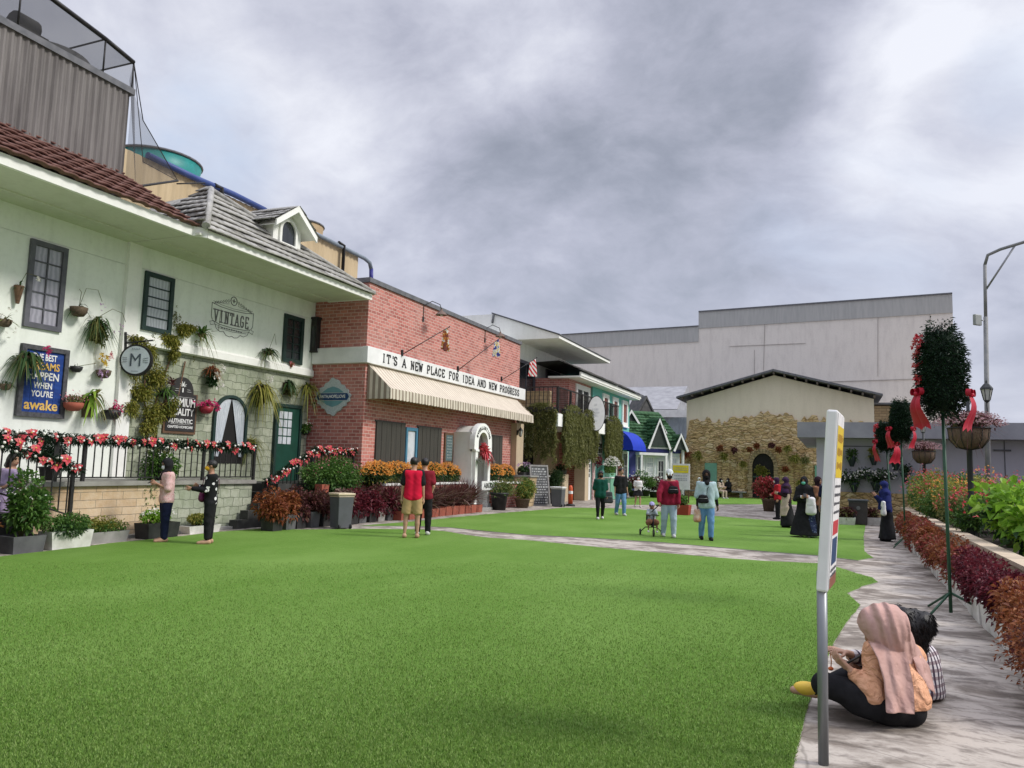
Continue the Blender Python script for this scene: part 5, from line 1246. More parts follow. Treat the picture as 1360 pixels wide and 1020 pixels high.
bag('crossbody_bag', 'purple crossbody bag at the hip of the woman in the yellow mask', p, J, (J['pel'] + np.array([.09, .16, .05])), (.30, .13, .20), MT('purple_leather', (.14, .012, .075), .4), [J['pel'] + np.array([-.0, .17, .1]), J['chest'] + np.array([-.02, .14, .05]), J['shL'] + np.array([.04, .02, .05]), J['chest'] + np.array([-.02, -.13, .05]), J['pel'] + np.array([.12, -.12, .1]), J['pel'] + np.array([.15, .1, .1])])
DOWN = lambda s, o=.2: ((o * s, -.02, -1), (.10 * s, .14, -1))
J = standing(1.69, .0, {'L': DOWN(-1, .22), 'R': DOWN(1, .2)}, {'L': ((-.10, .02, -1), (-.04, -.05, -1)), 'R': ((.07, .02, -1), (.02, -.03, -1))}, (.35, 1, -.25))
person(546, 715, 1.69, fdir(-.12, 1), J, dict(top=m_redc, sleeve='none', sleeves=m_blk, hem=.07, loose=.024, bottom=('shorts', m_khaki), shoes=m_tanshoe, hair=('short', m_hair)),
       'man seen from behind in red and black raglan tee and khaki shorts')
J = standing(1.68, .0, {'L': DOWN(-1, .15), 'R': ((.22, -.1, -1), (-.3, .2, -1))}, {'L': ((-.05, .02, -1), (-.02, -.05, -1)), 'R': ((.05, .02, -1), (.02, -.03, -1))}, (-.4, 1, -.2))
person(561, 711, 1.64, fdir(.05, 1), J, dict(top=m_maroon, sleeve='short', hem=.07, loose=.026, bottom=('trousers', m_blk), shoes=m_sole, hair=('short', m_hair)),
       'person in maroon tee and black trousers half hidden behind the raglan-tee man')
WALK = {'L': ((-.03, .22, -1), (0, .0, -1)), 'R': ((.03, -.12, -1), (0, -.35, -1))}
WALK2 = {'L': ((-.03, -.12, -1), (0, -.32, -1)), 'R': ((.03, .2, -1), (0, .0, -1))}
J = standing(1.49, .02, {'L': ((-.2, -.1, -1), (-.05, .3, -1)), 'R': DOWN(1)}, WALK2, (-.1, 1, -.3))
p = person(797, 690, 1.49, fdir(.05, -1), J, dict(skin=m_skin2, top=m_dgreen, sleeve='short', slv=.98, hem=.10, loose=.034, bottom=('leggings', m_blk), shoes=m_sole, hair=('long', m_hair, .05), mask=m_maskb),
           'woman in loose bottle-green top and black leggings walking before the balcony house', h=.016)
bag('tote_bag', 'dark grey tote hanging beside the woman in the bottle-green top', p, J, J['wrL'] + np.array([-.05, 0, -.06]), (.30, .10, .36), cloth('charcoal_cloth', (.06, .06, .065)), None)
J = standing(1.6, .0, {'L': DOWN(-1, .25), 'R': DOWN(1, .22)}, WALK, (-.25, 1, -.05))
person(824, 685, 1.6, fdir(.25, -1), J, dict(top=m_blk, sleeve='short', slv=.95, hem=.075, loose=.028, bottom=('trousers', m_jeans), shoes=m_sole, hair=('short', m_hair)),
       'man in black tee, blue jeans and white shoes beside the turquoise house', h=.016)
J = standing(1.32, .0, {'L': ((-.15, .1, -1), (.6, .8, .3)), 'R': ((.15, .1, -1), (-.6, .8, .2))}, WALK, (0, 1, -.1))
p = person(847, 674, 1.32, fdir(.15, -1), J, dict(top=m_whitec, sleeve='short', hem=.04, loose=.022, bottom=('skirt', m_blk), shoes=m_sole, hair=('long', m_hair, .08), mask=m_maskw),
           'long-haired woman in white top and short black skirt walking by the cottage', h=.018)
bag('backpack', 'white backpack worn on the chest of the woman in the short skirt', p, J, J['chest'] + np.array([.0, .17, -.02]), (.28, .16, .30), m_whitec, [J['shL'] + np.array([.02, .02, .04]), J['chest'] + np.array([-.09, .1, .0])])
# family with the push trike
J = standing(1.60, .10, {'L': ((-.22, .0, -1), (-.06, .25, -1)), 'R': ((.42, .42, -1), (.10, .40, -1))}, {'L': ((-.06, .12, -1), (-.02, -.05, -1)), 'R': ((.05, -.05, -1), (.02, -.30, -1))}, (.1, 1, -.45), headlean=.12)
p8 = person(888, 714, 1.60, fdir(-.05, -1), J, dict(skin=m_skin2, top=m_burg, sleeve='long', hem=.06, loose=.028, bottom=('trousers', m_jeansl), shoes=m_sole, hair=('cap', m_greyc), mask=m_maskb, curl=1.2),
   'man in burgundy jacket, pale cap and ripped pale jeans pushing a small trike', h=.013)
for n in 'LR':
 k = MB(); k.join(*surfnet([('e', J['kn' + n] + np.array([0, .055, .0]), (.045, .018, .035), I3, .01)], .008)); k.build('ripped_knee', m_blk, p8, False)
bag('crossbody_bag', 'black crossbody bag on the chest of the man in the burgundy jacket', p8, J, J['chest'] + np.array([-.07, .17, -.06]), (.26, .10, .18), m_blk, [J['chest'] + np.array([-.10, .18, -.02]), J['chest'] + np.array([0, .15, .08]), J['shR'] + np.array([-.03, .03, .06]), J['chest'] + np.array([.1, -.13, .02]), J['pel'] + np.array([-.05, -.14, .14]), J['pel'] + np.array([-.2, .0, .16]), J['chest'] + np.array([-.14, .12, -.1])])
hand8 = wpt(p8, J, J['wrR'] + J['fdR'] * .09)
TR = thing('push_trike', 'small black three-wheeled push trike carrying a toddler', 'tricycle', onZ(866, 712), p8.rotation_euler[2])
def torus(mb, c, R_, r, ax='x', n=20, m=8):
 c = Vector(c); mb.tube([c + (Vector((0, math.cos(a), math.sin(a))) * R_) for a in np.linspace(0, 2 * math.pi, n + 1)], r, m, cap=False)
for (x, y, r) in ((0, .28, .095), (-.26, -.20, .08), (.26, -.20, .08)):
 mb = MB(); torus(mb, (x, y, r), r - .02, .02); w = mb.build('wheel', m_black, TR, False)
 mb = MB(); mb.tube([(x - .015, y, r), (x + .015, y, r)], .045, 10); mb.build('hub', m_steel, w, False)
mb = MB(); mb.tube([(0, .28, .1), (0, .24, .28), (0, .2, .50)], .014, 6); mb.tube([(0, .25, .24), (0, .0, .24), (0, -.15, .22)], .014, 6); mb.tube([(-.26, -.2, .08), (-.14, -.17, .20), (.14, -.17, .20), (.26, -.2, .08)], .013, 6)
mb.tube([(-.14, .2, .50), (0, .2, .52), (.14, .2, .50)], .012, 6); mb.build('frame', m_black, TR, False)
hl = rootmat(TR).inverted() @ hand8
mb = MB(); mb.tube([(0, -.2, .24), (.05, -.30, .5), tuple(hl)], .013, 6); mb.tube([hl + Vector((-.07, 0, 0)), hl + Vector((.07, 0, 0))], .016, 8); mb.build('push_handle', m_black, TR, False)
mb = MB(); mb.obox((0, -.08, .27), (.24, .26, .04)); mb.obox((0, -.22, .40), (.24, .04, .26)); mb.build('seat', m_blk, TR, False, bevel=.012)
Hc = .86; pos = onZ(866, 712)
Jc = standing(Hc, .05, {'L': ((-.25, .6, -.8), (.1, .9, -.1)), 'R': ((.25, .6, -.8), (-.1, .9, -.1))}, {'L': ((-.30, 1, -.12), (0, .12, -1)), 'R': ((.30, 1, -.12), (0, .12, -1))}, (0, 1, -.15))
dzc = .375 - Jc['pel'][2]
for q in list(Jc):
 if isinstance(Jc[q], np.ndarray) and q not in ('hf', 'fw', 'fdL', 'fdR'): Jc[q] = Jc[q] + np.array([0, -.10, dzc])
ch = thing('person', 'toddler in lilac cap and grey tee riding the push trike', 'person', pos, p8.rotation_euler[2])
build_person(ch, Jc, dict(skin=m_skin3, top=m_stripec, hem=.05, loose=.014, noclip=True, bottom=('shorts', m_brownc), noclip_=1, shoes=m_whitec, hair=('cap', cloth('lilac_cap', (.38, .36, .62))), small=1.45), .010)
J = standing(1.60, .0, {'L': ((-.28, -.12, -1), (-.22, -.2, -1)), 'R': ((.20, -.02, -1), (.05, .15, -1))}, {'L': ((-.03, .16, -1), (0, .0, -1)), 'R': ((.03, -.10, -1), (0, -.28, -1))}, (.05, 1, -.15))
p = person(938, 718, 1.60, fdir(-.08, -1), J, dict(skin=m_skin3, top=m_lblue, sleeve='short', slv=1.05, hem=.075, loose=.034, bottom=('trousers', m_jeans), cuff=.12, shoes=m_blk, hair=('hijab', m_blk, -.01), mask=m_maskb),
           'woman in black headscarf, loose pale blue tee and blue jeans walking towards the viewer', h=.013)
for n in 'LR':
 k = MB(); k.join(*surfnet([('c', J['el' + n] * .9 + J['sh' + n] * .1, J['wr' + n], .047, .032, .01)], .010)); k.build('undersleeve', m_blk, p, False)
bag('waist_bag', 'small black bag at the waist of the woman in the pale blue tee', p, J, J['pel'] + np.array([.10, .17, .10]), (.26, .10, .19), m_blk, [J['pel'] + np.array([.02, .17, .18]), J['chest'] + np.array([0, .15, 0]), J['shL'] + np.array([.02, .03, .06]), J['chest'] + np.array([0, -.14, 0])])
bag('plastic_bag', 'clear plastic snack bag in the hand of the woman in the pale blue tee', p, J, J['wrR'] + J['fdR'] * .07 + np.array([0, 0, -.16]), (.18, .10, .30), MT('snack_bag', (.62, .50, .40), .35, (.45, .18, .10), 9), None)
# group by the sign
J = standing(1.42, .04, {'L': DOWN(-1), 'R': ((.1, .1, -1), (-.4, .5, -.2))}, {}, (0, 1, -.2))
p = person(1033, 690, 1.42, fdir(-1, .15), J, dict(top=cloth('scarlet_cloth', (.42, .02, .03)), sleeve='long', hem=.10, loose=.026, bottom=('trousers', m_blk), shoes=m_blk, hair=('hijab', m_aubh, .03), mask=m_maskw),
           'woman in scarlet top with dark headscarf and white mask beside the red potted shrub', h=.017)
J = standing(1.46, .06, {'L': ((-.15, .1, -1), (.2, .8, .25)), 'R': ((.15, .1, -1), (-.3, .8, .2))}, {}, (-.3, 1, -.35))
p = person(1046, 701, 1.46, fdir(-.8, .35), J, dict(top=m_coffee, sleeve='long', hem=.05, loose=.026, bottom=('long_skirt', m_blk), skirt_w=.075, shoes=m_blk, hair=('hijab', m_aubh, .10)),
           'woman in aubergine headscarf and long dark robe with her back half turned', h=.016)
V, F = surfnet([('c', J['pel'] + np.array([-.06, .03, .18]), J['pel'] + np.array([-.10, .06, -.46]), .12, .15, .04)], .016, [(J['pel'] + np.array([0, 0, -.44]), (0, 0, -1))], (.007, 30, 0)); k = MB(); k.join(V, F); k.build('beige_wrap', m_beigec, p, False)
for n in 'LR':
 k = MB(); k.join(*surfnet([('c', J['el' + n], J['wr' + n], .058, .045, .01)], .012)); k.build('sleeve', m_beigec, p, False)
J = standing(1.50, .03, {'L': ((-.22, .15, -1), (.45, .9, .25)), 'R': ((.22, .15, -1), (-.5, .9, .2))}, {'L': ((-.04, .05, -1), (0, 0, -1)), 'R': ((.04, -.05, -1), (0, 0, -1))}, (.25, 1, -.2))
p = person(1069, 714, 1.50, fdir(-.35, -1), J, dict(skin=m_skin2, top=m_blk, sleeve='long', hem=.05, loose=.03, bottom=('long_skirt', m_blk), skirt_w=.12, shoes=m_sole, hair=('hijab', m_blk, .19), mask=m_maskg),
           'woman in long black veil and robe with a mint-green mask holding a phone')
k = MB(); k.join(*surfnet([('c', J['pel'] + np.array([-.13, .06, -.10]), np.array([J['anL'][0] - .05, J['anL'][1] + .09, .07]), .10, .16, .03)], .014, [((0, 0, .05), (0, 0, -1))], (.008, 30, 1))); k.build('batik_underskirt', m_batik, p, False)
for n in 'LR':
 k = MB(); k.join(*surfnet([('c', J['el' + n] * .3 + J['wr' + n] * .7, J['wr' + n], .044, .042, .01)], .010)); k.build('cuff', m_whitec, p, False)
phone('white phone in the hand of the veiled woman with the mint mask', wpt(p, J, (J['wrL'] + J['wrR']) / 2 + np.array([0, .09, .05])), wv(p, (0, .5, .85)), wv(p, (0, -.85, .5)))
bag('shopping_bag', 'white shopping bag on the forearm of the veiled woman with the mint mask', p, J, J['wrL'] + np.array([-.05, -.0, -.22]), (.26, .14, .44), MT('white_plastic_bag', (.80, .78, .78), .4), None)
J = standing(1.5, .03, {'L': DOWN(-1), 'R': ARM_HOLD(1)}, {}, (0, 1, -.1))
person(1086, 709, 1.46, fdir(.6, -.7), J, dict(skin=m_skin2, top=m_brownc, sleeve='long', hem=.12, bottom=('trousers', m_blk), shoes=m_sole, hair=('hijab', m_coffee, .03)),
       'person in brown coat mostly hidden between the veiled woman and the sign', h=.018)
J = standing(1.55, .03, {'L': DOWN(-1), 'R': DOWN(1)}, {}, (0, 1, -.1))
person(1101, 716, 1.50, fdir(.3, .9), J, dict(top=m_navyc, sleeve='short', bottom=('trousers', m_jeans), shoes=m_blk, hair=('short', m_hair)),
       'person in navy tee and blue jeans standing almost wholly behind the sign', h=.018)
J = standing(1.45, .08, {'L': ((-.05, .35, -1), (.15, .75, .85)), 'R': ((.05, .35, -1), (-.1, .75, .9))}, {'L': ((-.03, .0, -1), (0, 0, -1)), 'R': ((.03, -.0, -1), (0, 0, -1))}, (0, .95, -.4))
p = person(1179, 719, 1.45, fdir(-1, .25), J, dict(skin=m_skin2, top=m_navyh, sleeve='long', hem=.05, bottom=('long_skirt', m_blk), skirt_w=.06, shoes=m_blk, hair=('hijab', m_navyh, .26)),
           'woman in long navy headscarf and black skirt raising her phone beside the shrub bed', h=.014)
phone('phone held up to her face by the woman in the navy headscarf', wpt(p, J, (J['wrL'] + J['wrR']) / 2 + np.array([0, .05, .10])), wv(p, (0, .35, .9)), wv(p, (0, -.9, .35)))
bag('cloth_bag', 'white cloth bag hanging from the arm of the woman in the navy headscarf', p, J, J['pel'] + np.array([-.19, .12, .03]), (.26, .10, .36), m_whitec, None)
# far seated figures by the hall wall
def seated_far(u, v, face, O, label, H=1.5, seat=.40):
 J = standing(H, .12, {'L': ((-.2, .3, -1), (.3, .9, .0)), 'R': ((.2, .3, -1), (-.3, .9, .0))}, {'L': ((-.15, 1, -.08), (0, .05, -1)), 'R': ((.15, 1, -.08), (0, .05, -1))}, (0, 1, -.2))
 dz_ = seat + .08 - J['pel'][2]
 for q in list(J):
  if isinstance(J[q], np.ndarray) and q not in ('hf', 'fw', 'fdL', 'fdR'): J[q] = J[q] + np.array([0, 0, dz_])
 p = onZ(u, v); r = thing('person', label, 'person', p, math.atan2(-face[0], face[1])); build_person(r, J, dict(O, noclip=True), .022); return r
seated_far(968, 661, fdir(-.8, -.6), dict(top=m_blk, sleeve='long', loose=.03, bottom=('trousers', m_blk), shoes=m_blk, hair=('hijab', m_blk, .1), mask=m_maskw), 'seated person in black robe and white mask by the hall wall')
seated_far(956, 662, fdir(.5, -.8), dict(top=m_beigec, sleeve='long', loose=.03, bottom=('trousers', m_beigec), shoes=m_sole, hair=('hijab', m_blk, .02), mask=m_maskw), 'seated person in pale beige clothes beside the black-robed one')
seated_far(928, 660, fdir(.2, -1), dict(top=m_blk, sleeve='long', loose=.03, bottom=('trousers', m_navyc), shoes=m_sole, hair=('hijab', m_whitec, .02)), 'seated person in white headscarf left of the pale green shutter')
BN = thing('low_bench', 'low grey stone bench under the seated group at the hall wall', 'bench', onZ(962, 660.5))
mb = MB(); mb.obox((0, .12, .36), (2.6, .5, .08)); mb.build('seat', m_concretec, BN, False, bevel=.01)
for x in (-1.0, 1.0): mb = MB(); mb.obox((x, .12, .16), (.16, .4, .32)); mb.build('leg', m_concretec, BN, False)
BN2 = dup(BN, onZ(928, 659.5), 0, 'low grey stone bench under the white-scarfed sitter')
# person at the left edge, behind the balustrade
J = standing(1.55, .05, {'L': DOWN(-1), 'R': ARM_HOLD(1)}, {}, (.1, 1, -.1))
r = thing('person', 'person in lavender top half hidden by flowers at the left picture edge', 'person', onX(8, 690, -12.9) * 1.0, math.atan2(-1, .2))
r.location.z = .0
build_person(r, J, dict(top=m_lav, sleeve='short', bottom=('trousers', m_lav), shoes=m_sole, hair=('long', m_hair, .05)), .016)
# ------------------------------------------------------------------ the two girls sitting on the path
def pt(u, v, dep): return np.array(CAMP + raydir(u, v) * (dep / F_PX))
def seated(o, D): return {k: (v - o if k not in ('hf', 'fw', 'fdL', 'fdR', 'ftL', 'ftR', 'palL', 'palR', 'hup') else v) for k, v in D.items()}
cr = np.array([.924, .382, 0]); cf = np.array([-.382, .924, 0]); zz = np.array([0, 0, 1.0])
O19 = np.array(onZ(1195, 958))
D = dict(pel=pt(1199, 932, 5.03), hipL=pt(1180, 936, 4.97), hipR=pt(1210, 928, 5.14), knL=pt(1096, 909, 5.06), anL=pt(1128, 917, 5.30), knR=pt(1138, 892, 5.45), anR=pt(1083, 916, 5.26),
         shL=pt(1160, 866, 5.03), shR=pt(1214, 872, 5.24), neck0=pt(1185, 861, 5.12), head=pt(1166, 832, 5.08), elL=pt(1160, 922, 4.95), wrL=pt(1129, 889, 5.02), elR=pt(1190, 905, 5.38), wrR=pt(1136, 884, 5.28),
         chest=pt(1190, 885, 5.12))
D.update(fdL=nv(pt(1113, 876, 5.06) - D['wrL']), fdR=nv(pt(1118, 880, 5.25) - D['wrR']), palL=zz * .8 + cf * .5, palR=zz * .7 - cf * .3, hf=nv(-cr * .8 + cf * .42 - zz * .55), fw=nv(-cr * .75 + cf * .65),
         ftL=nv(cf * .5 - cr * .6 - zz * .1), ftR=nv(-cr * .9 + cf * .2 + zz * .05), hup=nv(zz - cr * .4))
J19 = seated(O19, D); J19['H'] = 1.66; J19['thL'] = 1; J19['thR'] = -1
m_peach, nt, b = newmat('peach_cloth'); setb(b, .9, 0, .1); co = objco(nt); wvv = nd(nt, 'ShaderNodeVectorMath', {0: co, 1: nd(nt, 'ShaderNodeVectorMath', {0: nd(nt, 'ShaderNodeTexNoise', {'Vector': co, 'Scale': 7.0}).outputs['Color'], 3: .25}, operation='SCALE').outputs[0]}, operation='ADD').outputs[0]
nt.links.new(mixc(nt, mrange(nt, noise(nt, wvv, 9, 6), .35, .68), (.80, .45, .28), (.68, .35, .20)), b.inputs['Base Color'])
bump(nt, b, mth(nt, 'ADD', noise(nt, stretch(nt, wvv, (1, 1, 2.4)), 11, 3, .4), mth(nt, 'MULTIPLY', noise(nt, co, 420, 2), .06)), .05, 1.0); m_dusty = cloth('dusty_pink_scarf', (.50, .285, .25), (.44, .24, .21), 7, .85)
G19 = thing('person', 'girl in dusty pink headscarf, peach top and black trousers sitting on the path', 'person', O19)
H = 1.66
build_person(G19, J19, dict(back=True, skin=m_skin), .0085, .0042)
def gar(root, name, prims, m, h, clips=(), wr=None): V, F = surfnet(prims, h, clips, wr); o = MB(); o.join(V, F); return o.build(name, m, root, False)
j = J19
gar(G19, 'top', torso(j, .010) + [('c', j['shL'], j['elL'], .070, .066, .03), ('c', j['elL'], j['wrL'] * .75 + j['elL'] * .25, .072, .046, .02), ('c', j['shR'], j['elR'], .075, .065, .03), ('c', j['elR'], j['wrR'] * .8 + j['elR'] * .2, .062, .045, .02),
                             ('c', j['pel'] + zz * .10, j['pel'] + zz * .02 + cr * .02, .135, .150, .05)], m_peach, .0095, [(j['pel'] - zz * .02, nv(-zz - cr * .0))], (.0048, 105, .4))
gar(G19, 'trousers', [('c', j['pel'] - zz * .0, j['pel'] - zz * .035 + cr * .01, .14, .135, .05), ('c', j['hipL'], j['knL'], .115, .078, .04), ('c', j['hipR'], j['knR'], .11, .075, .04), ('c', j['knL'], j['anL'], .075, .048, .03), ('c', j['knR'], j['anR'], .072, .045, .03),
                      ('c', j['hipL'] - zz * .03, j['knL'] * .5 + j['hipL'] * .5 - zz * .05, .09, .075, .05)], m_blk, .0105, [(np.array([0, 0, .004]), -zz)], (.006, 26, .8))
hd, B = j['head'], basis(j['hf'], j['hup'])
def ah(a, b, c): return hd + B[:, 0] * a + B[:, 1] * b + B[:, 2] * c
nb = j['neck0']; c_ = (j['shL'] + j['shR']) / 2
m_fold, nt, b = newmat('draped_scarf'); setb(b, .85, 0, .15)
co = objco(nt); q = nd(nt, 'ShaderNodeSeparateXYZ', {0: co}).outputs
fold = mth(nt, 'SINE', mth(nt, 'ADD', mth(nt, 'MULTIPLY', mth(nt, 'ADD', q[0], mth(nt, 'MULTIPLY', q[2], .25)), 75), mth(nt, 'MULTIPLY', noise(nt, co, 6, 3), 7)))
nt.links.new(mixc(nt, mrange(nt, noise(nt, co, 8, 4), .35, .7), (.56, .36, .31), (.49, .30, .26)), b.inputs['Base Color'])
bump(nt, b, mth(nt, 'ADD', fold, mth(nt, 'MULTIPLY', noise(nt, co, 300, 2), .3)), .012, .8)
gar(G19, 'headscarf', [('e', ah(0, -.012, .014), (.112, .135, .125), B, .02), ('e', ah(0, -.07, .0), (.09, .095, .09), B, .05), ('c', ah(0, -.02, -.06), nb + zz * .02, .10, .095, .06), ('c', nb + zz * .005, c_ - zz * .02, .10, .115, .05), ('c', ah(0, -.07, -.01), j['shR'] * .55 + c_ * .45 + zz * .01, .10, .085, .07), ('c', ah(0, -.05, -.03), j['shL'] * .5 + c_ * .5, .095, .085, .07),
                       ('c', c_, j['shL'] * .72 + c_ * .28, .085, .078, .05), ('c', c_, j['shR'] * .72 + c_ * .28, .085, .078, .05),
                       ('-', ah(0, .13, -.02), (.066, .08, .10), B)], m_fold, .0085, (), (.0045, 105, (.9, .35, .12)))
# the long end of the scarf lying down her back
def cloth_strip(root, name, L, R_, m, thick=.012, n=24, wav=.010, k=9):
 V = []; nu = 14
 for i in range(n + 1):
  t = i / n
  def bez(P):
   P = [np.array(p) for p in P]; x = t * (len(P) - 1); a = min(int(x), len(P) - 2); f = x - a; f = f * f * (3 - 2 * f) if False else f
   return P[a] * (1 - f) + P[a + 1] * f
  a, bb = bez(L), bez(R_); w = bb - a; nn = np.cross(w, -zz); nn /= np.linalg.norm(nn)
  for s in (1, -1):
   for q_ in range(nu + 1): f = q_ / nu; V.append(a + w * f + nn * (s * thick * .5 + wav * math.sin(f * k + t * 3) * (.3 + t)))
 m1 = nu + 1; F = []
 for i in range(n):
  for s in (0, 1):
   for q_ in range(nu):
    e = i * 2 * m1 + s * m1 + q_; g_ = e + 2 * m1; F.append((e, e + 1, g_ + 1, g_) if s == 0 else (e, g_, g_ + 1, e + 1))
  for q_ in (0, nu): e = i * 2 * m1 + q_; F.append((e, e + 2 * m1, e + 3 * m1, e + m1))
 for i in (0, n):
  for q_ in range(nu): e = i * 2 * m1 + q_; F.append((e, e + 1, e + 1 + m1, e + m1))
 o = MB(); o.add([tuple(v) for v in V], F, 0, True); ob = o.build(name, m, root, False)
 s = ob.modifiers.new('sub', 'SUBSURF'); s.levels = 1; s.render_levels = 1; return ob
tl = lambda *a: [pt(*q) - O19 for q in a]
cloth_strip(G19, 'scarf_end', tl((1153, 852, 4.96), (1166, 875, 4.90), (1175, 905, 4.855), (1177, 930, 4.825), (1177, 947, 4.79)), tl((1200, 858, 5.02), (1206, 880, 4.955), (1211, 910, 4.90), (1212, 930, 4.86), (1213, 948, 4.83)), m_fold)
cloth_strip(G19, 'scarf_end', tl((1206, 862, 5.06), (1216, 880, 5.02), (1222, 900, 4.99)), tl((1222, 866, 5.16), (1232, 884, 5.13), (1240, 922, 5.1)), m_fold, .008)
m_ylshoe = MT('yellow_white_shoe', (.75, .50, .06), .5, (.78, .76, .70), 7, lo=.52, hi=.58)
for n in 'LR':
 ft = j['ft' + n]; a = j['an' + n]; gar(G19, 'shoe', [('c', a - ft * .03, a + ft * .08, .046, .042, .02), ('c', a + ft * .06, a + ft * .11, .042, .034, .02)], m_ylshoe, .008)
ph = phone('dark phone cradled by the girl in the dusty pink headscarf', Vector(pt(1133, 876, 5.12)), -cr * .5 + cf * .3 + zz * .75, cr * .3 - cf * .5 + zz * .8)
O20 = np.array(onZ(1215, 926))
D = dict(pel=pt(1222, 910, 5.62), hipL=pt(1205, 912, 5.52), hipR=pt(1232, 906, 5.74), knL=pt(1150, 878, 5.42), anL=pt(1114, 909, 5.34), knR=pt(1170, 880, 5.85), anR=pt(1140, 905, 5.75),
         shL=pt(1182, 868, 5.46), shR=pt(1230, 872, 5.68), neck0=pt(1206, 858, 5.56), head=pt(1190, 829, 5.50), elL=pt(1148, 876, 5.30), wrL=pt(1124, 867, 5.22), elR=pt(1205, 890, 5.85), wrR=pt(1150, 880, 5.7), chest=pt(1215, 885, 5.58))
D.update(fdL=nv(pt(1104, 861, 5.2) - D['wrL']), fdR=nv(-cr), palL=-zz * .9 + cf * .2, palR=zz, hf=nv(-cr * .85 + cf * .25 - zz * .5), fw=nv(-cr * .9 + cf * .4), ftL=nv(-cr * .9 - cf * .2 - zz * .12), ftR=nv(-cr), hup=nv(zz - cr * .35))
J20 = seated(O20, D); J20['H'] = 1.62; j = J20
G20 = thing('person', 'girl with long curly black hair and plaid shirt sitting behind the pink headscarf', 'person', O20)
build_person(G20, J20, dict(skin=m_skin, back=True, curlL=.35), .0095, .0045)
m_plaid, nt, b = newmat('plaid_cloth'); setb(b, .9, 0, .15); co = objco(nt); q = nd(nt, 'ShaderNodeSeparateXYZ', {0: co}).outputs
sx = mth(nt, 'SINE', mth(nt, 'MULTIPLY', mth(nt, 'ADD', q[0], q[1]), 105)); sz = mth(nt, 'SINE', mth(nt, 'MULTIPLY', q[2], 120))
col = mixc(nt, mth(nt, 'GREATER_THAN', sx, .25), (.62, .58, .58), (.06, .05, .075)); col = mixc(nt, mth(nt, 'MULTIPLY', mth(nt, 'GREATER_THAN', sz, .2), .6), col, (.10, .045, .06))
nt.links.new(col, b.inputs['Base Color'])
gar(G20, 'shirt', torso(j, .026) + [('c', j['shL'], j['elL'], .07, .062, .03), ('c', j['elL'], j['wrL'] * .55 + j['elL'] * .45, .060, .05, .02), ('c', j['shR'], j['elR'], .07, .06, .03), ('c', j['elR'], j['wrR'] * .7 + j['elR'] * .3, .06, .05, .02), ('c', j['pel'] + zz * .10, j['pel'] - zz * .01, .14, .155, .05)], m_plaid, .011, [(np.array([0, 0, .02]), -zz)], (.006, 34, .1))
gar(G20, 'shorts', [('c', j['pel'], j['pel'] - zz * .03, .125, .12, .05), ('c', j['hipL'], j['knL'] * .65 + j['hipL'] * .35, .10, .075, .04), ('c', j['hipR'], j['knR'], .10, .075, .04), ('c', j['knR'], j['anR'], .075, .05, .03)], m_blk, .012, [(np.array([0, 0, .004]), -zz)], (.005, 26, .8))
hd, B = j['head'], basis(j['hf'], j['hup'])
V, F = surfnet([('e', ah(0, -.012, .016), (.098, .118, .108), B, .02), ('c', ah(0, -.06, .0), ah(-.01, -.15, -.06), .085, .085, .05), ('c', ah(0, -.13, -.05), pt(1214, 846, 5.46) - O20, .085, .07, .04), ('c', pt(1210, 836, 5.44) - O20, pt(1219, 853, 5.45) - O20, .07, .055, .04), ('-', ah(0, .11, -.03), (.075, .085, .10), B)], .0085, (), (.008, 75, .3))
o = MB(); o.join(V, F); HR = o.build('hair', m_hair, G20, False)
P = V[rng.integers(0, len(V), 3800)]; P = P[(P - hd) @ B[:, 1] < .02]; D_ = unit(P - (hd - B[:, 1] * .03)) * .22 + rng.normal(size=P.shape) * .4 - zz * .9
Vc, Fc = spikes_vf((0, 0, 0), len(P), .06, .004, droop=.2);
Ls, Fs = leafset(P, D_, .035, .004, .3, .5); mesh_np('curls', Ls, Fs, m_hair, HR, world=False)
ft = j['ftL']; a = j['anL']; gar(G20, 'shoe', [('c', a - ft * .03, a + ft * .08, .045, .042, .02), ('c', a + ft * .08, a + ft * .14, .042, .032, .02)], MT('white_yellow_shoe', (.78, .77, .72), .5, (.72, .50, .06), 9, lo=.5, hi=.6), .008)
gar(G20, 'shoe', [('c', j['anR'], j['anR'] + j['ftR'] * .13, .045, .035, .02)], m_whitec, .010)
t = thing('hanging_charm', 'small orange charm dangling from the hand of the girl in the plaid shirt', 'charm', Vector(pt(1103, 868, 5.2)))
q0 = Vector(pt(1103, 868, 5.2)); q1 = Vector(pt(1103.5, 888, 5.2)); mb = MB(); mb.tube([q0, q0.lerp(q1, .5) + Vector((.004, 0, 0)), q1], .004, 6); mb.build('string', MT('orange_cord', (.65, .22, .06), .7), t)
mb = MB(); mb.ell(q1, (.018, .018, .014), 10, 6); mb.build('bead', MT('orange_bead', (.70, .16, .04), .4), t)
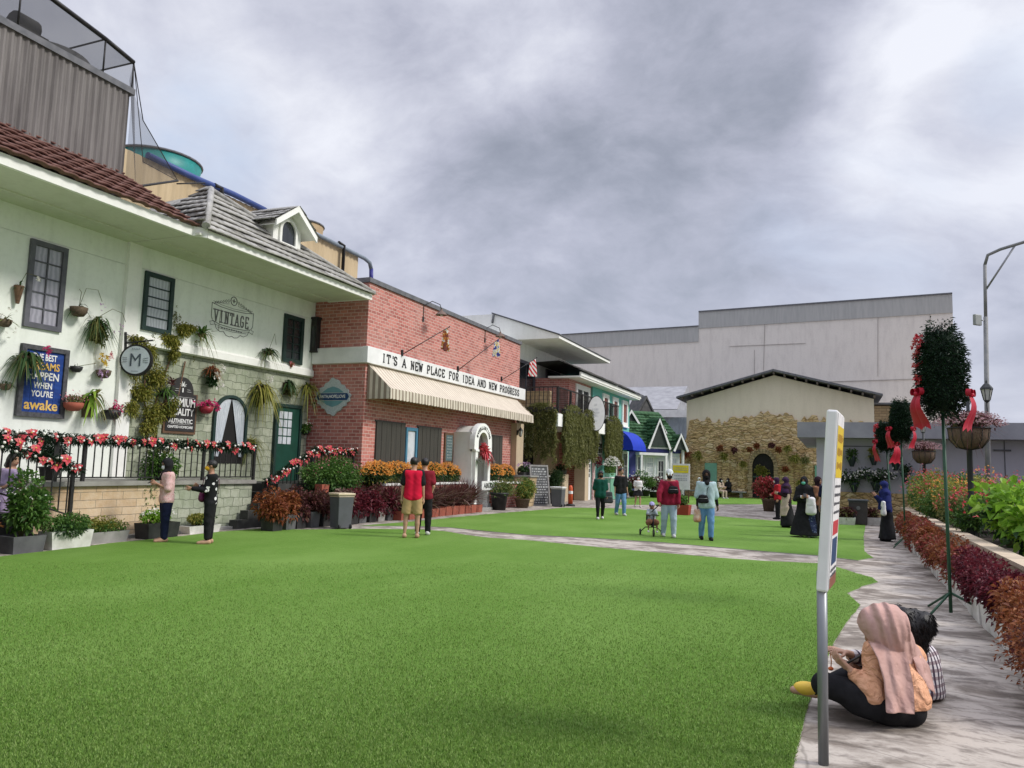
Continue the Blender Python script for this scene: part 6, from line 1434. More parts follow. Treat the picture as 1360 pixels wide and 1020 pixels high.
# ------------------------------------------------------------------ signs on the white building
AWK = thing('wall_sign', 'blue wooden wall sign in a dark frame lettered with a motto about dreams', 'sign', onX(50, 508, XW))
c = onX(51, 508, XW); y0, y1, z0, z1 = 9.84, 10.64, 2.36, 3.56
mb = MB(); X = XW + .03
for a, b in (((X - .03, y0 - .09, z0 - .09), (X + .05, y0, z1 + .09)), ((X - .03, y1, z0 - .09), (X + .05, y1 + .09, z1 + .09)), ((X - .03, y0, z0 - .09), (X + .049, y1, z0)), ((X - .03, y0, z1), (X + .049, y1, z1 + .09))): mb.box(a, b)
mb.build('frame', MT('charred_wood_frame', (.05, .05, .055), .8, (.10, .10, .11), 12, .004), AWK)
mb = MB(); n = 5
for i in range(n): mb.box((X - .02, y0 + (y1 - y0) * i / n + .003, z0), (X + .012, y0 + (y1 - y0) * (i + 1) / n - .003, z1))
mb.build('board', MT('blue_boards', (.010, .055, .27), .6, (.006, .03, .17), 5, .002, 40, st=(1, 1, 4)), AWK)
for s, zf, h, wf, m in (('THE BEST', .90, .13, .62, 0), ('DREAMS', .755, .15, .80, 1), ('HAPPEN', .595, .15, .80, 0), ('WHEN', .44, .12, .48, 0), ("YOU'RE", .305, .125, .56, 0), ('awake', .125, .20, .86, 1)):
 mb = MB(); put_text(mb, s, (X + .013, (y0 + y1) / 2, z0 + (z1 - z0) * zf), (0, 1, 0), (0, 0, 1), (y1 - y0) * wf, h, .02, .006, 0, 0); mb.build('lettering', (m_wpaint, MT('gold_lettering', (.62, .36, .06), .5, (.75, .52, .18), 8))[m], AWK)
MS = thing('hanging_sign', 'round pale disc sign with the letter M on a black wall bracket', 'sign', onX(179, 478, -13.8))
c = onX(180, 478, -13.80); nrm = Vector((.42, -.90, 0)).normalized(); xd = Vector((.90, .42, 0)).normalized(); xd = Vector((-nrm.y, nrm.x, 0)); zd = Vector((0, 0, 1))
def disc(mb, c, xd, yd, rx, ry, dep, n=36, mi=0):
 nz = Vector(xd).cross(Vector(yd)); mb.prism([Vector(c) + Vector(xd) * rx * math.cos(a) + Vector(yd) * ry * math.sin(a) for a in np.linspace(0, 2 * math.pi, n + 1)[:-1]], nz * dep, mi)
mb = MB(); disc(mb, c - nrm * .09, xd, zd, .34, .34, .09); MSd = mb.build('disc_case', m_black, MS)
mb = MB(); disc(mb, c + nrm * .001, xd, zd, .30, .30, .006); mb.build('disc_face', MT('pale_blue_face', (.55, .62, .66), .5), MSd)
mb = MB(); put_text(mb, 'M', c + nrm * .008, xd, zd, .22, .27, .0, .005)
for s in (-1, 1):
 for k in (-1, 0, 1): mb.bar(c + nrm * .01 + xd * s * .17 + zd * k * .04, c + nrm * .01 + xd * s * .27 + zd * k * .05, .012, .004)
for k in range(5): mb.bar(c + nrm * .01 + zd * .23 + xd * (k - 2) * .035, c + nrm * .01 + zd * .25 + xd * (k - 2) * .035, .018, .004); mb.bar(c + nrm * .01 - zd * .25 + xd * (k - 2) * .03, c + nrm * .01 - zd * .235 + xd * (k - 2) * .03, .012, .004)
mb.build('lettering', MT('slate_lettering', (.07, .09, .11), .6), MSd)
b0 = onX(167, 441, -14.08); b1 = onX(167, 476, -14.08)
mb = MB(); mb.bar(b0, b1, .045, .02); a0 = b0.lerp(b1, .42); a1 = onX(203, 452, -13.5); mb.tube([a0, a1], .018, 8)
mb.tube([b0 + Vector((0, 0, -.03)), a0.lerp(a1, .12) + Vector((0, 0, .16)), a0.lerp(a1, .28) + Vector((0, 0, .1)), a0.lerp(a1, .3)], .008, 6); cc = c - nrm * .045 + zd * .34; mb.tube([cc, cc + zd * (a0.lerp(a1, .5).z - cc.z)], .012, 6)
mb.build('bracket', m_darkmetal, MS)
PQ = thing('wall_sign', 'black arched-top wall sign with white lettering beside the arched window', 'sign', onX(236, 540, XW))
y0, y1, z0, z1 = 13.28, 14.16, 2.18, 3.06; X = XW + .05; yc_ = (y0 + y1) / 2
mb = MB(); mb.prism([(XW + .004, y0 - .05, z0 - .06), (XW + .004, y1 + .05, z0 - .06), (XW + .004, y1 + .05, z1 + .02), (XW + .004, y0 - .05, z1 + .02)], (.04, 0, 0)); mb.build('frame', m_wood, PQ)
mb = MB(); mb.prism([(XW + .006, y0, z0), (XW + .006, y1, z0), (XW + .006, y1, z1), (XW + .006, yc_ + .34, z1)] + [(XW + .006, yc_ + .34 * math.cos(a), z1 + .04 + .36 * math.sin(a)) for a in np.linspace(0, math.pi, 16)] + [(XW + .006, yc_ - .34, z1), (XW + .006, y0, z1)], (.05, 0, 0)); mb.build('board', MT('black_board', (.022, .021, .021), .6, (.035, .033, .032), 5), PQ)
mb = MB(); X = XW + .057
for s, z, h, w in (('PREMIUM', 2.86, .20, .80), ('QUALITY', 2.62, .20, .76), ('AUTHENTIC', 2.42, .105, .72), ('CRAFTED HOMECARE', 2.28, .06, .76)): put_text(mb, s, (X, yc_, z), (0, 1, 0), (0, 0, 1), w, h, .02, .006)
for k in range(9): a = math.pi * (.1 + .8 * k / 8); mb.bar((X + .003, yc_ + .03 * math.cos(a), 3.22 + .03 * math.sin(a)), (X + .003, yc_ + (.09 + .03 * (k % 2)) * math.cos(a), 3.22 + (.10 + .04 * (k % 2)) * math.sin(a)), .014, .005)
mb.bar((X + .003, yc_, 3.20), (X + .003, yc_, 3.10), .035, .005)
for s in (-1, 1): mb.bar((X + .003, yc_ + s * .12, 3.12), (X + .003, yc_ + s * .25, 3.12), .03, .005); mb.bar((X + .003, yc_ + s * .13, 3.17), (X + .003, yc_ + s * .22, 3.17), .014, .005)
mb.bar((X + .003, yc_ - .36, 2.985), (X + .003, yc_ + .36, 2.985), .012, .005); mb.bar((X + .003, yc_ - .30, 2.345), (X + .003, yc_ + .30, 2.345), .01, .005)
mb.build('lettering', m_wpaint, PQ)
VI = thing('wall_emblem', 'black line emblem reading VINTAGE painted on the white upper wall', 'emblem', (XW + .08, 15.15, 5.1))
mb = MB(); X = XW + .081
def crv(pts, r=.012): mb.tube([(X + .004, 15.16 + y, 5.09 + z) for y, z in pts], r * .65, 5)
slab_text(mb, 'VINTAGE', (X, 14.52, 4.97), (0, 1, 0), (0, 0, 1), .29, .183, .11, .008, 0, .58)
crv([(-.74, .32), (-.74, -.02), (-.70, -.10)]); crv([(-.74, .32), (-.45, .27), (0, .25), (.45, .27), (.74, .32)]); crv([(.74, .32), (.74, -.02), (.70, -.10)]); crv([(-.70, .37), (-.4, .32), (0, .30), (.4, .32), (.70, .37)], .007)
for s in (-1, 1):
 for k in range(6): t = k / 5; crv([(s * (.14 + .09 * k), .50 - .035 * k), (s * (.18 + .09 * k), .43 - .02 * k), (s * (.22 + .09 * k), .47 - .035 * k), (s * (.17 + .09 * k), .52 - .03 * k)], .009)
 crv([(s * .15, .40), (s * .35, .37), (s * .62, .38)], .006); crv([(s * .70, -.14), (s * .78, -.16), (s * .74, -.24), (s * .60, -.20), (s * .66, -.12)], .010)
 crv([(s * .60, -.20), (s * .55, -.30), (s * .42, -.36), (s * .30, -.34)], .010); crv([(s * .3, -.34), (s * .2, -.42), (s * .08, -.44), (0, -.41)], .012); crv([(s * .52, -.26), (s * .30, -.28), (0, -.30)], .007)
crv([(-.70, -.12), (-.45, -.18), (0, -.20), (.45, -.18), (.70, -.12)]); crv([(-.6, -.2), (-.3, -.245), (0, -.255), (.3, -.245), (.6, -.2)], .008)
crv([(.11 * math.cos(a), .50 + .11 * math.sin(a)) for a in np.linspace(0, 2 * math.pi, 17)], .016); crv([(-.05, .50), (.05, .50)], .02); crv([(0, .45), (0, .55)], .02)
for k in range(9): mb.box((X, 14.78 + k * .085, 4.825), (X + .005, 14.83 + k * .085, 4.855))
mb.build('line_work', MT('charcoal_paint', (.15, .15, .15), .8), VI)
FP = thing('wall_plaque', 'ornate blue and silver plaque on the shaded brick side wall', 'plaque', onY(443, 527, 18.5))
c = onY(443, 527, 18.545); xd = Vector((1, 0, 0)); zd = Vector((0, 0, 1)); ny = Vector((0, -1, 0)); m_silver = MT('silver_filigree', (.55, .60, .60), .6, (.38, .44, .45), 30, .01, 60)
pl_ = []
for a in np.linspace(0, 2 * math.pi, 65)[:-1]:
 ca, sa = math.cos(a), math.sin(a); r = 1 / (abs(ca) ** 1.7 + abs(sa) ** 1.7) ** (1 / 1.7); w = 1 + .05 * math.sin(a * 16); pl_.append(c + xd * (.60 * r * ca * w) + zd * (.42 * r * sa * w * (1 + .3 * abs(sa) ** 12)))
mb = MB(); mb.prism(pl_, ny * .04); pb = mb.build('plaque', m_silver, FP)
mb = MB(); mb.prism([c + ny * .041 + xd * x + zd * z for x, z in ((-.50, -.10), (.50, -.10), (.56, 0), (.50, .10), (-.50, .10), (-.56, 0))], ny * .01); mb.build('blue_band', MT('deep_blue', (.015, .06, .17), .5), pb)
mb = MB(); put_text(mb, 'FAITH,HOPE,LOVE', c + ny * .052, xd, zd, .88, .11, .02, .004); mb.build('lettering', m_wpaint, pb)
mb = MB()
for s in (-1, 1): mb.prism([c + ny * .041 + xd * x + zd * z * s for x, z in ((-.38, .12), (.38, .12), (.2, .24), (0, .30), (-.2, .24))], ny * .006)
mb.build('teal_field', MT('teal_field', (.16, .34, .38), .5), pb)
AB = thing('name_board', 'white board lettered ABUD PLACE on the low brick wall right of the arched door', 'sign', onX(654, 642, -11.38))
a = onX(640, 646, -11.38); e = onX(669, 640, -11.38); mb = MB(); mb.box((-11.42, a.y, .70), (-11.375, e.y, 1.02)); mb.build('board', m_wpaint, AB)
mb = MB(); put_text(mb, 'ABUD PLACE', (-11.374, (a.y + e.y) / 2, .86), (0, 1, 0), (0, 0, 1), (e.y - a.y) * .86, .17, .02, .006); mb.build('lettering', m_black, AB)
PS = thing('wall_sign', 'narrow framed chalk sign with faint writing between shutters and arched door', 'sign', (XB, 23.9, 2.2))
mb = MB(); mb.box((XB + .002, 23.55, 1.62), (XB + .05, 24.2, 2.66)); mb.build('frame', m_wood, PS); mb = MB(); mb.box((XB + .04, 23.63, 1.70), (XB + .056, 24.12, 2.58)); mb.build('board', MT('slate_blue_board', (.08, .13, .14), .6, (.12, .17, .18), 5), PS)
def scribble(mb, X, y0, y1, z0, z1, rows, seed, th=.5):
 r = random.Random(seed)
 for k in range(rows):
  z = z1 - (z1 - z0) * (k + .5) / rows; h = (z1 - z0) / rows * th; y = y0 + (y1 - y0) * r.uniform(.02, .15)
  while y < y1 - (y1 - y0) * r.uniform(.02, .2):
   w = (y1 - y0) * r.uniform(.04, .16); w = min(w, y1 - y)
   for q in range(max(1, int(w / (h * .55)))): yy = y + q * h * .55; mb.box((X, yy, z - h / 2 * r.uniform(.5, 1)), (X + .004, yy + h * .3, z + h / 2 * r.uniform(.4, 1)))
   y += w + h * .6
mb = MB(); scribble(mb, XB + .0565, 23.68, 24.08, 1.75, 2.55, 8, 4); mb.build('chalk_marks', MT('chalk', (.55, .58, .56), .9), PS)
OV = thing('projecting_sign', 'white oval sign with black edge projecting from the balcony', 'sign', onX(791, 549, -10.5))
c = onX(792, 549, -10.45); nrm = Vector((.45, -.89, 0)).normalized(); xd = Vector((-nrm.y, nrm.x, 0)); zd = Vector((0, 0, 1))
mb = MB(); disc(mb, c - nrm * .2, xd, zd, .44, .86, .2); oc = mb.build('case', m_black, OV); mb = MB(); disc(mb, c + nrm * .001, xd, zd, .41, .82, .01); mb.build('face', m_wpaint, oc)
mb = MB(); r = random.Random(2)
for k, (w, z) in enumerate(((.18, .42), (.34, .2), (.42, .05), (.30, -.1), (.22, -.35))):
 for q in range(int(w / .05)): mb.bar(c + nrm * .013 + xd * (-w / 2 + q * .05) + zd * (z - .05), c + nrm * .013 + xd * (-w / 2 + q * .05 + r.uniform(-.01, .02)) + zd * (z + .05), .02, .003)
mb.build('faint_marks', MT('pale_grey_marks', (.55, .56, .60), .8), oc); mb = MB(); mb.tube([c - nrm * .1 + zd * .3, Vector((-11.0, c.y + .3, c.z + .3))], .02, 6); mb.build('bracket', m_darkmetal, OV)
CB = thing('chalkboard', 'tall leaning chalkboard menu full of white writing before the stone planter wall', 'chalkboard', (-10.75, 29.6, 0))
TL, TR_, BR, BL = onX(705, 619, -11.0), onX(727, 619, -11.0), onX(733, 672, -10.85), onX(713, 673, -10.85)
ctr = Vector((-10.9, 29.55, 0)); xd = Vector((.55, .83, 0)).normalized(); nrm = Vector((.83, -.55, 0)).normalized(); up_ = (Vector((0, 0, 1)) - nrm * .16).normalized(); Mx = Matrix((xd, up_, xd.cross(up_))).transposed()
def cbp(x, y, z): return ctr + xd * x + up_ * y + xd.cross(up_) * z
mb = MB(); mb.obox(cbp(0, .82, 0), (.86, 1.64, .04), Mx); mb.build('board', MT('charcoal_slate', (.05, .052, .055), .7, (.09, .09, .09), 4), CB)
mb = MB()
for x in (-.43, .43): mb.obox(cbp(x, .82, .01), (.07, 1.70, .06), Mx)
for y in (.02, 1.63): mb.obox(cbp(0, y, .012), (.80, .07, .058), Mx)
mb.build('frame', MT('grey_wood', (.26, .25, .24), .8, (.18, .17, .16), 8), CB)
mb = MB(); r = random.Random(9)
for k in range(14):
 y = 1.5 - k * .105; h = .075 if k in (0, 1, 7) else .045; x = -.34
 while x < .32:
  w = r.uniform(.03, .13)
  for q in range(max(1, int(w / .022))): mb.obox(cbp(x + q * .022, y, .022), (.012, h * r.uniform(.6, 1), .003), Mx)
  x += w + .03
mb.build('chalk_marks', MT('white_chalk', (.66, .67, .66), .9), CB)
mb = MB(); mb.bar(cbp(0, 1.5, -.03), ctr + Vector((-.45, .35, .02)), .05, .03); mb.build('prop', m_wood, CB)
# near notice sign seen edge-on
NS = thing('notice_sign', 'white notice board on a steel pole seen almost edge-on in the foreground', 'sign', (-.065, 4.80, 0))
mb = MB(); mb.tube([(-.067, 4.80, 0), (-.062, 4.80, 1.05)], .028, 16); mb.build('pole', MT('brushed_steel_pole', (.25, .26, .27), .42, (.19, .20, .21), 9, metal=.5, st=(1, 1, .2)), NS)
n0 = onY(1098.5, 664, 4.76); tilt = Matrix.Rotation(math.radians(3.9), 3, Vector((0, 1, 0))) @ Matrix.Rotation(math.radians(-4.8), 3, 'Z')
def nsp(x, y, z): return n0 + tilt @ Vector((x, y, z))
mb = MB(); mb.obox(nsp(0, .22, 0), (.062, .44, 1.03), tilt); mb.build('panel_case', m_wpaint, NS, bevel=.012)
mb = MB(); mb.obox(nsp(.0325, .22, 0), (.004, .42, 1.00), tilt); pf = mb.build('panel_face', m_whitec, NS)
def patch(name, y0, y1, z0, z1, m): q = MB(); q.obox(nsp(.0355, (y0 + y1) / 2, (z0 + z1) / 2), (.002, y1 - y0, z1 - z0), tilt); q.build(name, m, pf)
patch('yellow_field', .02, .42, .13, .43, MT('yellow_print', (.72, .52, .02), .5)); patch('red_print', .05, .38, -.20, -.12, MT('red_print', (.55, .05, .06), .5)); patch('blue_print', .06, .36, -.37, -.22, MT('blue_print', (.03, .07, .16), .5)); patch('brown_print', .02, .42, -.50, -.44, MT('brown_print', (.28, .11, .07), .5))
mb = MB(); r = random.Random(5)
for z, h in ((.36, .05), (.28, .05), (.20, .05)):
 for k in range(7): mb.obox(nsp(.0372, .06 + k * .05, z), (.001, .03, h * r.uniform(.5, 1)), tilt)
mb.build('gold_marks', MT('ochre_print', (.45, .25, .02), .6), pf)
mb = MB()
for z in (.08, .03, -.02, -.07, -.40, -.43):
 for k in range(9): mb.obox(nsp(.0368, .05 + k * .04, z), (.001, .028, .016 * r.uniform(.6, 1.2)), tilt)
mb.build('dark_marks', MT('grey_ink', (.10, .10, .11), .6), pf)
PB = thing('poster_board', 'yellow and white poster board on short posts by the cottage', 'sign', onZ(904, 668))
c = onY(904, 633, 38.2); mb = MB(); mb.box((c.x - .44, 38.2, c.z - .63), (c.x + .44, 38.26, c.z + .63)); mb.build('board', MT('poster_white', (.74, .75, .76), .5), PB)
mb = MB(); mb.box((c.x - .38, 38.19, c.z + .18), (c.x + .38, 38.199, c.z + .55)); mb.build('yellow_field', MT('poster_yellow', (.78, .68, .03), .5), PB)
mb = MB()
for z in (.40, .30, .02, -.12, -.20):
 for k in range(8): mb.box((c.x - .3 + k * .08, 38.186, c.z + z), (c.x - .25 + k * .08, 38.189, c.z + z + .04))
mb.build('print_marks', MT('grey_print', (.35, .36, .42), .7), PB)
for x in (-.38, .38): mb = MB(); mb.box((c.x + x - .03, 38.22, 0), (c.x + x + .03, 38.28, c.z + .5)); mb.build('post', m_wood, PB)
# ------------------------------------------------------------------ balustrades and garlands
def balustrade(name, label, pts, h, step, posts, base=None):
 """pts: rail foot points; vertical balusters all along; each baluster is a part"""
 t = thing(name, label, 'railing', pts[0]); mb = MB(); q = MB()
 for a, b in zip(pts[:-1], pts[1:]): mb.bar(a + Vector((0, 0, h)), b + Vector((0, 0, h)), .045, .03); q.bar(a, b, .03, .025)
 mb.build('top_rail', m_darkmetal, t); q.build('bottom_rail', m_darkmetal, t)
 bm = MB(); bm.box((-.009, -.009, 0), (.009, .009, 1)); proto = None
 for a, b in zip(pts[:-1], pts[1:]):
  n = max(1, int((b - a).length / step))
  for k in range(n):
   if proto is None: proto = bm.build('baluster', m_darkmetal, t, False); o = proto
   else: o = proto.copy(); COL.objects.link(o); o.parent = t
   o.location = a.lerp(b, (k + .5) / n) - t.location; o.scale = (1, 1, h)
 pm = MB(); pm.box((-.028, -.028, 0), (.028, .028, 1)); proto = None
 for p, z0, z1 in posts:
  if proto is None: proto = pm.build('post', m_darkmetal, t, False); o = proto
  else: o = proto.copy(); COL.objects.link(o); o.parent = t
  o.location = Vector((p[0], p[1], z0)) - t.location; o.scale = (1, 1, z1 - z0)
 return t
XR = -12.68
BR1 = balustrade('balustrade', 'black iron balustrade along the front edge of the terrace', [Vector((XR, 9.55, 1.16)), Vector((XR, 14.62, 1.16))], .64, .165, [((XR, y), 1.09, 1.86) for y in (9.55, 10.1, 13.02, 14.62)])
L0, L1 = onX(-30, 640, -12.32), onX(84, 690, -12.32)
BR2 = balustrade('balustrade', 'black iron stair balustrade sloping down at the far left', [Vector((-12.32, 7.2, 1.30)), Vector((-12.32, 9.62, .52))], .78, .15, [((-12.32, y), z, z + 1.0) for y, z in ((7.2, 1.2), (9.62, .30))])
BR3 = balustrade('balustrade', 'black iron stair balustrade climbing beside the dark steps', [Vector((-12.42, 14.72, .30)), Vector((-12.42, 16.5, 1.08)), Vector((-12.42, 18.35, 1.10))], .72, .15, [((-12.42, y), z, z + .85) for y, z in ((14.72, .2), (16.5, 1.0), (18.35, 1.0))])
fl_mb = MB()
def poinsettia_mesh():
 mb = MB()
 for k in range(6):
  a = k * math.pi / 3; d = Vector((math.cos(a), math.sin(a), .0)); s = Vector((-d.y, d.x, 0)); r = .075 if k % 2 else .095
  mb.add([(0, 0, .01), d * r * .5 + s * .032 + Vector((0, 0, .022)), d * r + Vector((0, 0, .0)), d * r * .5 - s * .032 + Vector((0, 0, .022))], [(0, 1, 2), (0, 2, 3)], 0)
 mb.ell((0, 0, .018), (.014, .014, .010), 6, 4, None, 1); return mb
def garland(label, pts, n_leaf, n_fl, n_ba, rad=.085):
 t = thing('garland', label, 'garland', pts[0], 0, None); pts = [Vector(p) for p in pts]
 ln = [(b - a).length for a, b in zip(pts[:-1], pts[1:])]; tot = sum(ln)
 def along(s):
  s *= tot
  for a, b, l in zip(pts[:-1], pts[1:], ln):
   if s <= l: return a.lerp(b, s / l)
   s -= l
  return pts[-1]
 ss = rng.random(n_leaf); C = np.array([along(s) for s in ss]); d = unit(rng.normal(size=(n_leaf, 3))); P = C + d * (rad * rng.random((n_leaf, 1)) ** .5) * np.array([1, .6, 1.0]) - np.array([0, 0, .03]) * np.abs(np.sin(ss * tot * 3))[:, None]
 V, F = leafset(P, d + rng.normal(size=d.shape) * .4, .05 + .05 * rng.random(n_leaf), .022, .3, .2); mesh_np('foliage', V, F, L_fir, t)
 pr = None
 for k in range(n_fl):
  p = along((k + .5 + random.uniform(-.35, .35)) / n_fl) + Vector((rad * random.uniform(.6, 1.0), random.uniform(-.03, .03), random.uniform(-.10, .08)))
  if pr is None: pr = poinsettia_mesh().build('flower', [P_red, P_yel], t, False); o = pr
  else: o = pr.copy(); COL.objects.link(o); o.parent = t
  o.location = p - t.location; o.rotation_euler = (random.uniform(-.5, .5), math.radians(75) + random.uniform(-.5, .3), random.uniform(-.5, .5)); s = random.uniform(.85, 1.35); o.scale = (s, s, s)
 pr = None
 for k in range(n_ba):
  p = along((k + random.random()) / n_ba) + Vector((rad * random.uniform(.7, 1.1), 0, random.uniform(-.11, .08)))
  if pr is None: pr = MB().ell((0, 0, 0), (.026, .026, .026), 8, 6).build('bauble', MT('pearl_bauble', (.80, .78, .72), .25), t, False); o = pr
  else: o = pr.copy(); COL.objects.link(o); o.parent = t
  o.location = p - t.location
 return t
garland('red-flowered fir garland along the terrace balustrade', [(XR, 8.3, 1.88), (XR, 11.2, 1.87), (XR, 14.62, 1.84)], 5200, 30, 52)
garland('red-flowered fir garland sloping down the left stair balustrade', [(-12.30, 7.2, 2.06), (-12.30, 9.75, 1.32)], 2200, 18, 26)
garland('red-flowered fir garland climbing the stair balustrade beside the dark steps', [(-12.40, 14.70, 1.04), (-12.40, 16.5, 1.84)], 1100, 15, 18, .06)
garland('red-flowered fir garland on the landing rail under the ornate plaque', [(-12.40, 16.5, 1.86), (-12.40, 18.4, 1.88)], 1500, 16, 24, .08)
# ------------------------------------------------------------------ plants hung on the walls
def lat(prof, n=18, mi=0, half=True): return MB().lathe((0, 0, 0), prof, n, mi)
def pot_part(t, kind, r, h, m):
 mb = MB()
 if kind == 'bowl': mb.lathe((r, 0, 0), [(.02, -h), (r * .6, -h * .92), (r * .92, -h * .5), (r, 0), (r * .93, 0), (r * .85, -h * .4), (.0, -h * .5)], 18)
 elif kind == 'cone': mb.lathe((r, 0, 0), [(r * .35, -h), (r * .8, -h * .3), (r, 0), (r * .9, 0), (0, -h * .15)], 16)
 elif kind == 'pot': mb.lathe((r, 0, 0), [(0, -h), (r * .7, -h), (r, 0), (r * 1.08, 0), (r * 1.08, .03), (r * .95, .03), (.0, -.02)], 18)
 elif kind == 'board': mb.obox((.02, 0, -h / 2), (.04, r * 2, h), RX(.08))
 return mb.build('pot' if kind != 'board' else 'backing_board', m, t, False)
def wplant(label, u, v, spec, X=XW, pot=('bowl', .15, .16, None), kindname='wall_planter', scale=1.0, grp=None, Y=None):
 p = onX(u, v, X) if Y is None else onY(u, v, Y)
 t = thing(kindname, label, 'planter', p, 0 if Y is None else -math.pi / 2, grp)
 if pot: pot_part(t, pot[0], pot[1], pot[2], pot[3] or m_coir)
 r0 = pot[1] if pot else .1
 for s in spec:
  k = s[0]
  if k == 'spk': _, n, L, Wd, dr, m, nm = s[:7]; V, F = spikes_vf((r0, 0, .0), n, L, Wd, .8, dr, (.45, 0, .55), 4, .03)
  elif k == 'dwn': _, n, L, Wd, m, nm = s[:6]; V, F = spikes_vf((r0, 0, 0), n, L, Wd, .55, 1.25, (.35, 0, .2), 5, .05)
  elif k == 'bsh': _, c, r, n, L, m, nm = s[:7]; V, F = bush_vf((r0 + c[0], c[1], c[2]), r, n, L, .5)
  elif k == 'flw': _, pts, n, sz, m, nm = s[:6]; P = np.array([np.array((r0 + q[0], q[1], q[2])) + rng.normal(size=3) * s[6] for q in pts for _ in range(n)]); V, F = flowers_vf(P, sz, 5, (1, 0, .3))
  elif k == 'stm':
   mb = MB(); [mb.tube([(r0 + a, b, c) for a, b, c in pts], .006, 5) for pts in s[1]]; mb.build('stem', m_stem, t, False); continue
  elif k == 'hng': _, n, w, l, pm, L, m, nm = s[:8]; st = [(r0 + random.uniform(-.05, .08), random.uniform(-w, w), random.uniform(-.05, .1)) for _ in range(n)]; V, F = strands_vf(st, [l * random.uniform(.5, 1) for _ in range(n)], pm, L, .5)
  mesh_np(nm, V, F, m, t, world=False)
 return t
G_ = 'planters on the white and stone walls'
wplant('brown cone planter with one white orchid left of the slate-grey window', 21, 380, [('spk', 8, .22, .035, .7, L_dark, 'leaves'), ('stm', [[(0, 0, 0), (.1, .05, .25), (.2, .2, .22)]]), ('flw', [(.2, .22, .18)], 4, .05, P_white, 'flower', .03)], pot=('cone', .09, .34, m_wood), grp=G_)
wplant('coir half basket with thin arching stems right of the slate-grey window', 97, 409, [('spk', 10, .3, .03, .8, L_dark, 'leaves'), ('stm', [[(0, 0, 0), (.1, .05, .4), (.12, .3, .42), (.12, .42, .2)], [(0, 0, 0), (.1, -.05, .3), (.1, -.1, .35)]]), ('flw', [(.12, .42, .15)], 5, .03, P_lilac, 'flower', .04)], pot=('bowl', .17, .19, m_coir), grp=G_)
wplant('long hanging olive fern bunch mounted below the arching stems', 125, 428, [('dwn', 60, .55, .035, L_dark, 'fronds'), ('bsh', (.05, .02, -.25), (.12, .16, .35), 420, .09, L_olive, 'leaves'), ('dwn', 26, .75, .012, L_olive, 'trailing_roots'), ('stm', [[(0, 0, .1), (.1, .25, .32), (.1, .5, .28), (.1, .6, .1)]]), ('flw', [(.1, .45, -.1), (.1, .5, .0)], 4, .03, P_lilac, 'flower', .05)], pot=('board', .1, .4, m_coir), grp=G_)
wplant('orchid basket half out of view at the left picture edge', 1, 425, [('spk', 14, .35, .03, .5, L_olive, 'leaves'), ('flw', [(.1, .1, -.25), (.1, 0, .15)], 5, .04, P_white, 'flower', .05)], pot=('bowl', .12, .14, m_coir), grp=G_)
wplant('big dark fern with pink orchid covering the corner of the blue sign', 28, 474, [('dwn', 90, .50, .05, L_dark, 'fronds'), ('spk', 30, .34, .04, .5, L_dark, 'leaves'), ('dwn', 50, .62, .014, L_olive, 'trailing_roots'), ('flw', [(.22, .24, .14)], 12, .045, P_mag, 'flower', .04)], pot=('bowl', .17, .15, m_coir), grp=G_)
wplant('small black pot with a bare twig right of the blue sign', 96, 487, [('spk', 9, .16, .02, .4, L_dark, 'leaves'), ('stm', [[(0, 0, 0), (.05, .15, .05), (.06, .4, .12)]])], pot=('bowl', .12, .12, m_blackpot), grp=G_)
wplant('coir bowl with yellow and pink blooms above the staghorn fern', 131, 492, [('spk', 9, .22, .04, .7, L_dark, 'leaves'), ('flw', [(.0, -.02, .25), (.0, 0, .18)], 6, .06, P_yel, 'yellow_flower', .04), ('flw', [(.02, .12, .30)], 6, .05, P_pink, 'pink_flower', .04), ('flw', [(.12, -.13, -.08)], 9, .05, P_lilac, 'lilac_flower', .04)], pot=('bowl', .15, .17, m_coir), grp=G_)
wplant('terracotta bowl of tiny pink flowers at the lower corner of the blue sign', 89, 535, [('bsh', (0, 0, .08), (.16, .24, .10), 260, .05, L_olive, 'leaves'), ('flw', [(.02, .1 * k - .2, .1) for k in range(5)], 14, .022, P_pink, 'flower', .05)], pot=('bowl', .19, .17, m_terra), grp=G_)
wplant('pale staghorn fern on a dark round backing beside the crimson pot', 117, 525, [('dwn', 16, .46, .075, L_bright, 'fronds'), ('spk', 9, .42, .09, .5, L_yellow, 'leaves'), ('dwn', 12, .6, .04, L_olive, 'trailing_roots')], pot=('board', .13, .45, m_coir), grp=G_)
wplant('dark bowl of crimson blooms hanging below the staghorn fern', 140, 545, [('spk', 30, .26, .035, .8, L_red, 'leaves'), ('flw', [(.05, .05, .1), (.05, .12, .05)], 14, .035, P_mag, 'flower', .05), ('dwn', 12, .3, .02, L_olive, 'trailing_leaves')], pot=('bowl', .19, .2, m_blackpot), grp=G_)
wplant('small dark fern half out of view below the left-edge orchid', 3, 510, [('spk', 26, .2, .025, .9, L_dark, 'leaves')], pot=('bowl', .1, .12, m_coir), grp=G_)
wplant('green bromeliad on the ledge left of the vintage emblem', 264, 443, [('spk', 34, .42, .055, .45, L_green, 'leaves'), ('dwn', 22, .55, .02, L_olive, 'trailing_roots'), ('stm', [[(0, .3, .1), (.02, .5, .15), (.02, .55, .7)]])], X=XW + .1, pot=('bowl', .1, .1, m_coir), grp=G_)
wplant('dark spiky fern right of the vintage emblem', 352, 467, [('spk', 60, .44, .04, .75, L_dark, 'fronds'), ('dwn', 24, .6, .02, L_olive, 'trailing_leaves'), ('stm', [[(0, 0, 0), (.1, .1, .5), (.1, .18, .2)]])], X=XW + .1, pot=('bowl', .11, .11, m_coir), grp=G_)
